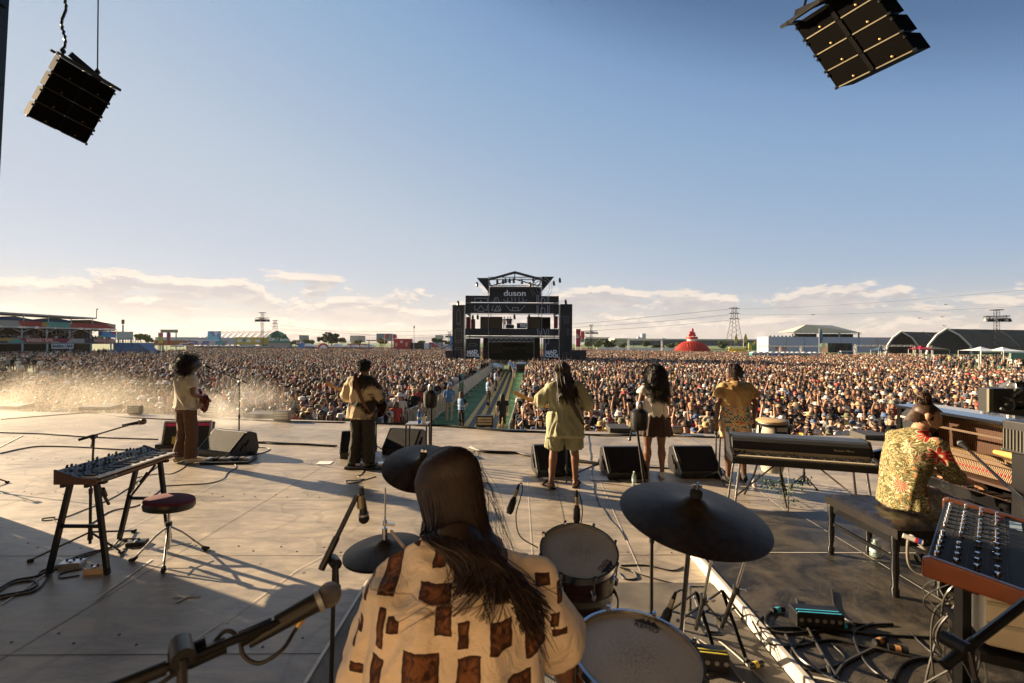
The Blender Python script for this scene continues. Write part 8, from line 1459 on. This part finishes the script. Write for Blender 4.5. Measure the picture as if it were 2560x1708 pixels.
flag(2048, 823, 858, 9, 110, M('flag_blue', (.10, .17, .32), .6), 'tall blue feather flag before the pale wall', True); GF = M('flag_gold', (.42, .33, .06), .6); flag(1836, 836, 858, 8, 140, GF, 'left gold feather flag above the yellow inflatable', True); flag(1859, 835, 857, 9, 140, GF, 'right gold feather flag above the yellow inflatable', True)
def ltower(px, top, arm, w_px, base, Y, label, dbl=True):
 k = Y / F; a = at(px, top, Y); t = thing('lighting_mast', label, 'lighting mast', (a.x, Y, GZ)); zt = a.z - GZ; za = at(px, arm, Y).z - GZ; w_ = w_px * k; m = MB(); m.truss((0, 0, 0), (0, 0, zt), .55, .6, .035); m.build('mast', BLKM, t, False); m = MB(); m.truss((-w_ / 2, 0, za), (w_ / 2, 0, za), .5, .6, .035); m.truss((0, -w_ / 2.2, za), (0, w_ / 2.2, za), .5, .6, .035); m.build('cross_arms', BLKM, t, False); MB().box((0, 0, zt), (1.3, 1.3, .15)).build('top_plate', BLKM, t, False)
 for i in range(8): x = -w_ / 2 + w_ * i / 7; MB().cyl((x, -.1, za - .25), (x, -.25, za - .75), .22, .28, n=8).build('floodlight', BLK if i % 3 else M('flood_pale', (.4, .38, .36), .4), t)
 return t
ltower(656, 782, 797, 34, 862, 125, 'lighting mast above the left white tent'); ltower(1478, 813, 829, 30, 870, 150, 'lighting mast just right of the tower'); ltower(2492, 775, 794, 60, 872, 84, 'tallest lighting mast at the far right'); ltower(1124, 830, 838, 20, 866, 150, 'lighting mast touching the left side of the tower')
m = MB(); 
for (px, tp_y, Y, lb) in ((1836, 768, 230, 'tall lattice pylon with wires right of the red dome'), (688, 800, 420, 'distant pylon behind the green tent end')):
 a = at(px, tp_y, Y); t = thing('power_pylon', lb, 'pylon', (a.x, Y, GZ)); h = a.z - GZ; m = MB(); bw = h * .13
 def lv(f): return bw * (1 - f) ** 1.4 + h * .035
 fs = [0, .16, .30, .42, .52, .62, .70, .78, .86, .94, 1.0]
 for f0, f1 in zip(fs, fs[1:]):
  for s1, s2 in ((-1, -1), (1, -1), (1, 1), (-1, 1)):
   A0, B0 = V(s1 * lv(f0), s2 * lv(f0), f0 * h), V(s1 * lv(f1), s2 * lv(f1), f1 * h); m.beam(A0, B0, .16); m.beam(A0, V(-s1 * lv(f1) if s1 * s2 > 0 else s1 * lv(f1), s2 * lv(f1) if s1 * s2 > 0 else -s2 * lv(f1), f1 * h), .09)
 m.build('lattice', M('pylon_dark', (.08, .075, .07), .6, .3), t, False)
 for f in (.74, .86, .97): m = MB(); al = h * .12; m.beam((-al, 0, f * h), (al, 0, f * h), .22, .3); m.beam((-al, 0, f * h), (0, 0, f * h + h * .03), .1); m.beam((al, 0, f * h), (0, 0, f * h + h * .03), .1); m.build('arm', M('pylon_dark', (.08, .075, .07), .6, .3), t, False)
def wire(pts, label, r=.05): tag(MB().tube(cr([at(*p) for p in pts], 10), r, 4).build('power_line', M('wire_dark', (.05, .05, .05), .6)), label, 'power line')
wire([(1824, 773, 230), (1650, 790, 250), (1500, 805, 270), (1300, 816, 300), (1000, 829, 340), (700, 822, 400), (688, 803, 420)], 'uppermost power line running left from the pylon', .07); wire([(1822, 787, 230), (1650, 804, 250), (1480, 816, 270), (1300, 828, 300), (950, 838, 340), (690, 812, 420)], 'middle power line running left from the pylon', .07); wire([(1822, 801, 230), (1650, 816, 250), (1480, 827, 270), (1300, 838, 300), (1100, 846, 330), (700, 826, 420)], 'lowest power line running left from the pylon', .07)
wire([(1848, 773, 230), (2000, 768, 210), (2250, 752, 180), (2600, 722, 150)], 'upper power line running right from the pylon', .03); wire([(1850, 787, 230), (2100, 785, 200), (2350, 776, 170), (2600, 764, 150)], 'lower power line running right from the pylon', .03)
for i, (px, py) in enumerate(((2366, 762), (2357, 793), (2362, 815), (2300, 796), (2034, 788))): p = at(px, py, 90); m = MB(); m.add([(-.45, 0, .10), (-.2, .05, .16), (0, 0, 0), (.2, .05, .16), (.45, 0, .1), (.02, .12, -.02), (-.3, .15, .08), (.3, .15, .08)], [(0, 1, 6), (1, 2, 5, 6), (2, 3, 7, 5), (3, 4, 7)]); m.loft([((0, -.12, 0), .02), ((0, 0, 0), .06), ((0, .16, 0), .015)], 6); o = m.build('bird', BLK); o.location = p; tag(o, 'small dark bird in the sky, %s of five counted from the top' % ORD[[0, 2, 4, 3, 1][i]], 'bird')
# small stalls left of the tower
t, w_, z0_, z1 = bg(984, 1023, 847, 872, 150, 'red_stall', 'red stall with pale figures and a white letter', 'stall', M('stall_red', (.42, .02, .03), .6), 5); sign_on(t, 'M', 0, z1 - 1.1, 1.2, INKW); [MB().sph((x, -.1, z1 - 1.9), (.45, .08, .8), 8).build('figure_motif', M('motif_gold', (.5, .35, .18), .6), t) for x in (-1.7, 1.7)]
bg(1026, 1058, 857, 872, 152, 'dark_container', 'dark container with a screen right of the red stall', 'container', BLK, 4); bg(1060, 1072, 858, 872, 152, 'white_container', 'narrow white container right of the dark one', 'container', WHT, 4); bg(1072, 1105, 856, 869, 153, 'screen_stall', 'pale stall with a picture screen left of the tower', 'stall', palette('screen_mix', [(.3, .38, .36), (.5, .08, .1), (.15, .25, .25), (.4, .45, .45)], .9), 3); bg(1105, 1130, 861, 873, 154, 'white_cabin', 'white cabin beside the left foot of the tower', 'cabin', WHT, 3); bg(1125, 1133, 840, 872, 120, 'blue_banner_post', 'narrow blue banner touching the tower', 'banner', M('banner_blue', (.08, .25, .45), .6), .3)
bg(941, 976, 834, 852, 330, 'blue_building', 'distant blue grey office building with roof mast', 'building', M('office_blue', (.14, .19, .27), .6), 12); bg(875, 895, 839, 856, 600, 'round_building', 'distant beige block between the trees', 'building', M('block_beige', (.38, .35, .33), .8), 30); bg(748, 760, 838, 855, 420, 'distant_block', 'small distant block right of the green tent end', 'building', M('block_grey2', (.26, .25, .25), .8), 10); bg(1088, 1102, 838, 848, 500, 'distant_block', 'distant block with red roof sign left of the tower', 'building', M('block_beige', (.38, .35, .33), .8), 20)
t = thing('wooden_pergola', 'long wooden pergola with slatted roof left of the red stall', 'pergola', (at(930, 866, 150).x, 150, GZ)); [MB().beam((x, 0, 0), (x, 0, 3.2 + (x > -2) * 1.2), .22).build('post', WOOD2, t, False) for x in (-7, -4, -1, 3, 6.5)]; m = MB(); [m.beam((-8 + i * .35, -.5, 3.2), (-8 + i * .35, 2.5, 3.3), .15) for i in range(18)]; [m.beam((-1.8 + i * .35, -.5, 4.5), (-1.8 + i * .35, 2.5, 4.6), .15) for i in range(28)]; m.beam((-8, 0, 3.1), (-1.8, 0, 3.1), .2); m.beam((-2, 0, 4.4), (8, 0, 4.4), .2); m.build('slatted_roof', M('pergola_wood', (.28, .16, .07), .7), t, False)
t = thing('red_arch', 'red inflatable arch with white panel', 'arch', (at(808, 866, 155).x, 155, GZ)); MB().tube([V(-2 * math.cos(a), 0, 2.2 * math.sin(a) * 1.3 + .4) for a in np.linspace(0, math.pi, 14)], .3, 8).build('arch', M('arch_red', (.50, .03, .03), .5), t); MB().box((0, .2, 1.4), (3.2, .2, 1.6)).build('panel', WHT, t, False)
t, w_, z0_, z1 = bg(745, 760, 856, 870, 150, 'round_sign', 'blue round sign with pink outline at the back of the crowd', 'sign', M('sign_blue_round', (.08, .25, .55), .5), .4); MB().tube([V(-.95 + .48 * math.cos(a) , -.1, z1 - .4 + .55 * math.sin(a)) for a in np.linspace(0, math.pi, 8)] + [V(.48 + .5 * math.cos(a), -.1, z1 - .4 + .55 * math.sin(a)) for a in np.linspace(math.pi, 0, 8)], .1, 6).build('outline', M('outline_pink', (.65, .45, .5), .5), t)
for a_, b_, lb in ((620 + 170, 980, 'white'),): 
 t = thing('white_tent_row', 'row of low white tents behind the crowd left of the tower', 'tent', (at(835, 868, 160).x, 160, GZ)); [MB().prism([(-2.6, 2.3), (0, 3.3), (2.6, 2.3), (2.6, 2.1), (-2.6, 2.1)], (-10 + i * 5.3, 0, 0), (1, 0, 0), (0, 0, 1), (0, 4, 0)).build('roof', WHT, t, False) for i in range(5)]; MB().box((0, 2, 1.0), (26, 2, 2.0)).build('wall', M('wall_red_dark', (.16, .05, .045), .7), t, False)
for px, lb in ((962, 'left red flag on the pergola'), (982, 'right red flag on the pergola')): flag(px, 836, 846, 9, 148, M('flag_red_plain', (.55, .08, .05), .6), lb)
t = thing('pole_light', 'single thin floodlight pole left of the tower', 'lamp post', (at(1035, 820, 150).x, 150, GZ)); h = at(1035, 818, 150).z - GZ; MB().cyl((0, 0, 0), (0, 0, h), .12, .08, n=8).build('pole', WS, t); MB().sph((0, 0, h), (.3, .3, .5), 8).build('lamp_head', GALV, t)
# blue clad stairs and screen beside the bar stand
t, w_, z0_, z1 = bg(283, 345, 857, 884, 108, 'blue_stair_tower', 'blue clad stair tower with people on top beside the bar stand', 'stair tower', M('clad_blue', (.07, .14, .28), .6, scale=1.2, col2=(.14, .24, .40)), 5); m = MB(); [m.beam((-w_ / 2 + w_ * i / 10, -.05, z1), (-w_ / 2 + w_ * i / 10, -.05, z1 + 1.1), .07) for i in range(11)]; m.beam((-w_ / 2, -.05, z1 + 1.1), (w_ / 2, -.05, z1 + 1.1), .08); m.build('railing', GALV, t, False); m = MB(); m.prism([(0, 0), (4.5, 0), (0, z1)], (w_ / 2, 0, 0), (1, 0, 0), (0, 0, 1), (0, 3, 0)); m.build('stair_flight', M('clad_blue2', (.10, .16, .26), .6), t, False)
bg(291, 328, 829, 850, 118, 'outdoor_screen', 'pale outdoor screen above the blue stair tower', 'screen', M('screen_pale', (.42, .46, .46), .5), .6); t = thing('advert_pillar', 'tall slim advertising pillar beyond the outdoor screen', 'pillar', (at(307, 830, 300).x, 300, GZ)); h = at(307, 805, 300).z - GZ; MB().cyl((0, 0, 0), (0, 0, h - 2), .5, n=8).build('pole', GALV, t); MB().box((0, 0, h), (1.6, .6, 3)).build('panel', M('pillar_dark', (.12, .05, .04), .6), t, False)
# ================================================================== FAR BACKGROUND, RIGHT
for (a, b_, y0, y1, Y, c_, lb) in ((1462, 1522, 847, 862, 300, (.10, .12, .14), 'long grey warehouse just right of the tower'), (1536, 1572, 850, 866, 280, (.45, .42, .36), 'cream building left of the warehouses'), (1570, 1925, 850, 866, 330, (.11, .125, .145), 'very long grey warehouse behind the red dome')):
 t, w_, z0_, z1 = bg(a, b_, y0, y1, Y, 'warehouse', lb, 'warehouse', M('wh_%d' % a, c_, .7), 30); MB().box((0, 14, z1 + .5), (w_ * 1.005, 31, 1.0)).build('roof', M('wh_roof', (.50, .47, .42), .7), t, False); m = MB(); [m.box((-w_ / 2 + w_ * (i + .5) / 9, -.06, z1 * .6), (w_ / 20, .1, z1 * .12)) for i in range(9)]; m.build('windows', M('wh_window', (.04, .05, .07), .2), t, False)
for (px, w_, tp_y, c_, lb) in ((1610, 9, 834, (.25, .30, .38), 'tallest glass tower on the horizon'), (1598, 6, 842, (.28, .32, .38), 'lower block left of the glass tower'), (1660, 10, 846, (.3, .33, .36), 'low block on the horizon right of the glass tower')): bg(px - w_ / 2, px + w_ / 2, tp_y, 864, 1500, 'distant_tower', lb, 'building', M('far_tower', (.24, .29, .36), .6), 20)
t, w_, z0_, z1 = bg(1492, 1705, 869, 877, 165, 'white_hoarding', 'long white hoarding behind the crowd left of the red dome', 'hoarding', WHT, .4); t = thing('white_gate', 'white truss gate frame left of the red dome', 'gate', (at(1613, 866, 150).x, 150, GZ)); [MB().truss((x, 0, 0), (x, 0, 5.2), .4, .6, .04).build('leg', WS, t, False) for x in (-5.5, 5.5)]; MB().truss((-5.5, 0, 5.2), (5.5, 0, 5.2), .4, .6, .04).build('beam', WS, t, False)
# red dome of rings
dY = 140; a = at(1746, 852, dY); b = at(1746, 882, dY); t = thing('red_dome', 'red dome made of rings with a flame sculpture on top', 'dome', (a.x, dY + 5, GZ)); rw = 47 * dY / F; rh = a.z - GZ; RD = M('dome_red', (.52, .045, .02), .5)
MB().lathe((0, 0, 0), [(rw * math.cos(q) * .96, rh * math.sin(q) * .97) for q in np.linspace(0, 1.45, 10)], 40).build('shell', M('dome_red_dark', (.30, .015, .01), .6), t)
m = MB(); nr = 9
for i in range(nr):
 q = .06 + 1.32 * i / nr; n_ = max(6, int(44 * math.cos(q)))
 for j in range(n_):
  an_ = 2 * math.pi * (j + .5 * (i % 2)) / n_; c = V(rw * math.cos(q) * math.cos(an_), rw * math.cos(q) * math.sin(an_), rh * math.sin(q)); nn_ = V(c.x / rw, c.y / rw, c.z / rh * rw / rh * .8).normalized()
  if c.y > rw * .45: continue
  s_, u = frame(nn_); rr = .42; m.tube([c + (s_ * math.cos(k * 1.0472) + u * math.sin(k * 1.0472)) * rr for k in range(7)], .10, 4, False)
m.build('ring_lattice', RD, t); MB().cyl((0, 0, rh * .97), (0, 0, rh * .97 + .7), 1.5, n=20).build('white_neck', WHT, t); MB().cyl((0, 0, rh + .55), (0, 0, rh + 1.3), 1.75, n=20).build('collar', RD, t)
for (x, z, rx, rz_, ti) in ((-.35, 2.4, .42, .9, -.45), (.1, 2.9, .45, 1.3, .12), (.55, 2.2, .40, .75, .6), (-.75, 1.85, .35, .5, -.9), (.95, 1.8, .3, .45, .9)): MB().sph((x, 0, rh + z - .1), (rx, .35, rz_), 12, Matrix.Rotation(ti, 3, 'Y')).build('flame', M('flame_red', (.55, .03, .03), .4), t)
t = thing('yellow_inflatable', 'yellow inflatable bar right of the pylon foot', 'inflatable', (at(1848, 876, 138).x, 138, GZ)); YI = M('inflatable_yellow', (.62, .47, .08), .5); m = MB(); [m.sph((-2.2 + i * 1.1, 0, .9 + .15 * (i % 2)), (.8, 1, .9), 12) for i in range(5)]; m.build('cushions', YI, t); MB().box((0, 1.2, 1.9), (5.4, .4, 1.4)).build('back', YI, t, False, .1); MB().box((0, 1, 2.9), (5.6, 1.5, .2)).build('top_deck', YI, t, False)
bg(1872, 1888, 857, 876, 139, 'yellow_board', 'green and yellow board right of the yellow inflatable', 'board', palette('board_greenyellow', [(.08, .2, .06), (.5, .42, .08), (.1, .3, .12)], .8), .4)
# pale wall building with a stage roof behind
t, w_, z0_, z1 = bg(1921, 2238, 842, 882, 128, 'pale_wall_building', 'long pale blue wall with red lettering near its left end', 'building', M('wall_pale', (.40, .45, .53), .6, scale=.3, var=.06), 6); sign_on(t, 'BEEFROL', -w_ * .40, 2.9, .85, M('letter_red', (.55, .05, .04), .6)); sign_on(t, 'BEATZ', -w_ * .40, 2.0, .85, M('letter_red', (.55, .05, .04), .6)); m = MB(); [m.beam((-w_ / 2 + w_ * i / 7, -.04, 0), (-w_ / 2 + w_ * i / 7, -.04, z1), .06) for i in range(8)]; m.beam((-w_ / 2, -.04, z1 * .62), (w_ / 2, -.04, z1 * .62), .06); m.build('seams', M('seam_blue', (.2, .24, .3), .7), t, False); [MB().box((-w_ / 2 + .8 + 1.1 * i, .4, z1 + .15), (.3, .3, .4)).build('roof_lamp', BLK, t, False) for i in range(8)]
a = at(2068, 812, 150); t = thing('open_stage', 'open air stage with a pale sheet roof above the pale wall', 'stage', (a.x, 150, GZ)); k = 150 / F; zt = a.z - GZ; hw = 86 * k; m = MB(); ze = zt - 19 * k
m.add([(-hw, 0, ze), (-hw * .62, 0, zt), (-hw * .1, 0, ze), (hw, 0, ze - .1), (hw * .45, 5, zt), (hw, 8, ze), (-hw, 9, ze)], [(1, 2, 3, 4), (0, 1, 6), (4, 3, 5), (1, 4, 5, 6)]); m.add([(-hw, 0, ze), (-hw * .62, 0, zt), (-hw * .1, 0, ze)], [(0, 2, 1)]); m.build('roof_sheet', M('roof_cream', (.50, .46, .36), .7), t, False)
m = MB(); m.truss((-hw, 0, ze - .3), (hw, 0, ze - .3), .5, .8, .05); [m.beam((x * hw, 0, 0), (x * hw, 0, ze), .35) for x in (-.95, -.2, .35, .92)]; m.build('truss_frame', GALV, t, False); [MB().box((x * hw, 2, ze - 2.2), (hw * w2, .5, 3.4)).build('dark_screen', BLK, t, False) for x, w2 in ((-.55, .7), (.3, .7), (.75, .25))]
TOI = [('teal', (.03, .20, .20), 1880, 1925), ('blue', (.08, .14, .42), 1925, 1955), ('grey', (.12, .13, .16), 1957, 1990), ('brown', (.20, .13, .08), 1990, 2022), ('white', (.6, .6, .58), 2003, 2026)]
for nm_, c_, a, b_ in TOI[:4] + [('white', (.6, .6, .58), 2024, 2048)]:
 pa, pb = at(a, 884, 96), at(b_, 884, 96); w_ = pb.x - pa.x; t = thing('portable_toilet_row', 'row of %s portable toilets with white domed roofs in the crowd' % nm_, 'portable toilets', ((pa.x + pb.x) / 2, 96, GZ)); MB().box((0, .6, 1.05), (w_ - .05, 1.2, 2.1)).build('cabins', M('toilet_' + nm_, c_, .5), t, False); n_ = max(2, round(w_ / 1.1))
 for i in range(n_): x0 = -w_ / 2 + w_ * (i + .5) / n_; MB().loft([((x0, -.05, 2.1), w_ / n_ * .48, .22), ((x0, .6, 2.12), w_ / n_ * .48, .34), ((x0, 1.25, 2.1), w_ / n_ * .48, .22)], 12, (1, 0, 0)).build('domed_roof', M('toilet_roof', (.55, .56, .55), .4), t)
for (a, b_, yb, Y, n_, lb) in ((1898, 2055, 865, 120, 4, 'white truss gate row before the pale wall'), (2138, 2286, 864, 100, 3, 'white truss gate before the black tents')):
 pa, pb = at(a, yb, Y), at(b_, yb, Y); t = thing('truss_gate', lb, 'gate', (pa.x, Y, GZ)); h = pa.z - GZ; W_2 = pb.x - pa.x; MB().truss((0, 0, h), (W_2, 0, h), .35, .7, .035).build('beam', M('truss_cream', (.6, .57, .5), .5), t, False); [MB().truss((W_2 * i / (n_ - 1), 0, 0), (W_2 * i / (n_ - 1), 0, h), .35, .7, .035).build('leg', M('truss_cream', (.6, .57, .5), .5), t, False) for i in range(n_)]
t, w_, z0_, z1 = bg(2070, 2130, 858, 882, 112, 'dark_bar', 'dark green bar with plants and an awning before the pale wall', 'bar', palette('bar_dark_green', [(.02, .05, .03), (.05, .03, .015), (.01, .012, .012), (.03, .10, .05), (.015, .02, .02)], .9), 3); MB().box((1.2, -.8, z1 * .55), (4, 1.4, .15)).build('awning', M('awning_white', (.55, .55, .52), .6), t, False); MB().box((1.2, -1.0, z1 * .3), (3.6, .6, z1 * .42)).build('counter', M('counter_blue', (.04, .12, .16), .6), t, False)
TB = M('tent_black', (.022, .019, .015), .55, scale=.3, var=.4); TBR = M('tent_olive_roof', (.075, .060, .036), .6, scale=.3, var=.3)
def hangar(prof_px, Y, ext, label):
 pr = [at(x, y, Y) for x, y in prof_px]; o = V(pr[0].x, Y, GZ); t = thing('black_tent', label, 'tent', o); pl2 = [(p.x - o.x, p.z - GZ) for p in pr]; MB().prism(pl2, (0, .5, 0), (1, 0, 0), (0, 0, 1), ext).build('roof_skin', TBR, t, False); MB().prism(pl2, (0, .2, 0), (1, 0, 0), (0, 0, 1), (0, .25, 0)).build('end_wall', TB, t, False)
 m = MB(); [m.beam(V(a[0], 0, a[1]), V(b[0], 0, b[1]), .35, .35) for a, b in zip(pl2, pl2[1:])]; m.build('white_frame', M('frame_white', (.62, .6, .54), .5), t, False); m = MB(); [m.beam(V(a[0], .5, a[1] + .1) + V(ext) * f, V(b[0], .5, b[1] + .1) + V(ext) * f, .12, .25) for f in (.3, .6, .9) for a, b in zip(pl2[len(pl2) // 2:], pl2[len(pl2) // 2 + 1:])]; m.build('roof_seam', M('seam_tan', (.25, .23, .17), .6), t, False); return t
hangar([(2216, 884), (2219, 864), (2232, 845), (2253, 829), (2280, 845), (2297, 868), (2299, 884)], 122, (32, 12, 0), 'smaller black tent with white frame edge'); hangar([(2317, 886), (2321, 864), (2342, 838), (2367, 822), (2398, 838), (2427, 866), (2428, 886)], 112, (55, 12, 0), 'larger black tent with white frame edge, right of the smaller one')
gaz(2317, 34, 864, 880, 98, M('canopy_red', (.45, .02, .05), .6), 'red gazebo between the two black tents'); gaz(2210, 26, 867, 881, 100, M('canopy_slate', (.06, .10, .15), .6), 'slate blue gazebo before the smaller black tent'); gaz(2483, 60, 867, 886, 80, WHT, 'left white gazebo at the far right'); gaz(2540, 62, 868, 887, 78, WHT, 'right white gazebo at the far right edge'); bg(2528, 2580, 883, 898, 70, 'green_panel_fence', 'green printed panel fence at the right edge', 'fence', M('panel_green', (.06, .14, .10), .6, scale=.8, col2=(.14, .22, .16)), .3); gaz(2352, 46, 864, 880, 104, M('canopy_olive', (.10, .085, .05), .6), 'olive awning tent right of the red gazebo')
# ================================================================== SMOKE AND AIR
def vol(name, c, d, dens_, colr, g, label, sc_=.45, lo=.42, hi=.72):
 m = bpy.data.materials.new(name); m.use_nodes = True; nt = m.node_tree; nt.nodes.remove(nt.nodes['Principled BSDF']); v = nt.nodes.new('ShaderNodeVolumePrincipled'); v.inputs['Color'].default_value = (*colr, 1); v.inputs['Anisotropy'].default_value = g; nt.links.new(v.outputs[0], nt.nodes['Material Output'].inputs['Volume'])
 if sc_:
  def a(t, ins=None, **k):
   n = nt.nodes.new(t)
   for x, y in k.items(): setattr(n, x, y)
   for x, y in (ins or {}).items():
    if hasattr(y, 'is_output'): nt.links.new(y, n.inputs[x])
    else: n.inputs[x].default_value = y
   return n
  t = a('ShaderNodeTexCoord'); n1 = a('ShaderNodeTexNoise', {'Vector': t.outputs['Object'], 'Scale': sc_, 'Detail': 3.0, 'Roughness': .5, 'Distortion': .5}); r = a('ShaderNodeMapRange', {0: n1.outputs['Fac'], 1: lo, 2: hi, 3: 0.05, 4: 1.0})
  dv = a('ShaderNodeVectorMath', {0: t.outputs['Object'], 1: (2 / d[0], 2 / d[1], 2 / d[2])}, operation='MULTIPLY'); ln = a('ShaderNodeVectorMath', {0: dv.outputs[0]}, operation='LENGTH'); f = a('ShaderNodeMapRange', {0: ln.outputs['Value'], 1: 1.0, 2: .25, 3: 0.0, 4: 1.0}, interpolation_type='SMOOTHSTEP')
  q = a('ShaderNodeMath', {0: r.outputs[0], 1: f.outputs[0]}, operation='MULTIPLY'); q = a('ShaderNodeMath', {0: q.outputs[0], 1: dens_}, operation='MULTIPLY'); nt.links.new(q.outputs[0], v.inputs['Density'])
 else: v.inputs['Density'].default_value = dens_
 o = MB().box((0, 0, 0), d).build(name, m, None, False); o.location = c; return tag(o, label, None, kind='stuff')
vol('smoke', (-13.6, 12.6, -.2), (12, 7.5, 3.4), .22, (.95, .88, .74), .55, 'golden stage smoke drifting over the left lip and front rows')
vol('smoke', (-6.4, 10.6, .45), (3.0, 2.2, 1.8), .8, (.97, .93, .85), .55, 'bright puff of smoke right of the round haired guitarist', 1.3, .45, .70)
vol('haze', (0, 4650, 155), (19000, 9900, 318), .00007, (.95, .93, .92), .2, 'thin air haze over the whole field', 0)
sc.cycles.volume_step_rate = 2.0; sc.cycles.volume_max_steps = 96
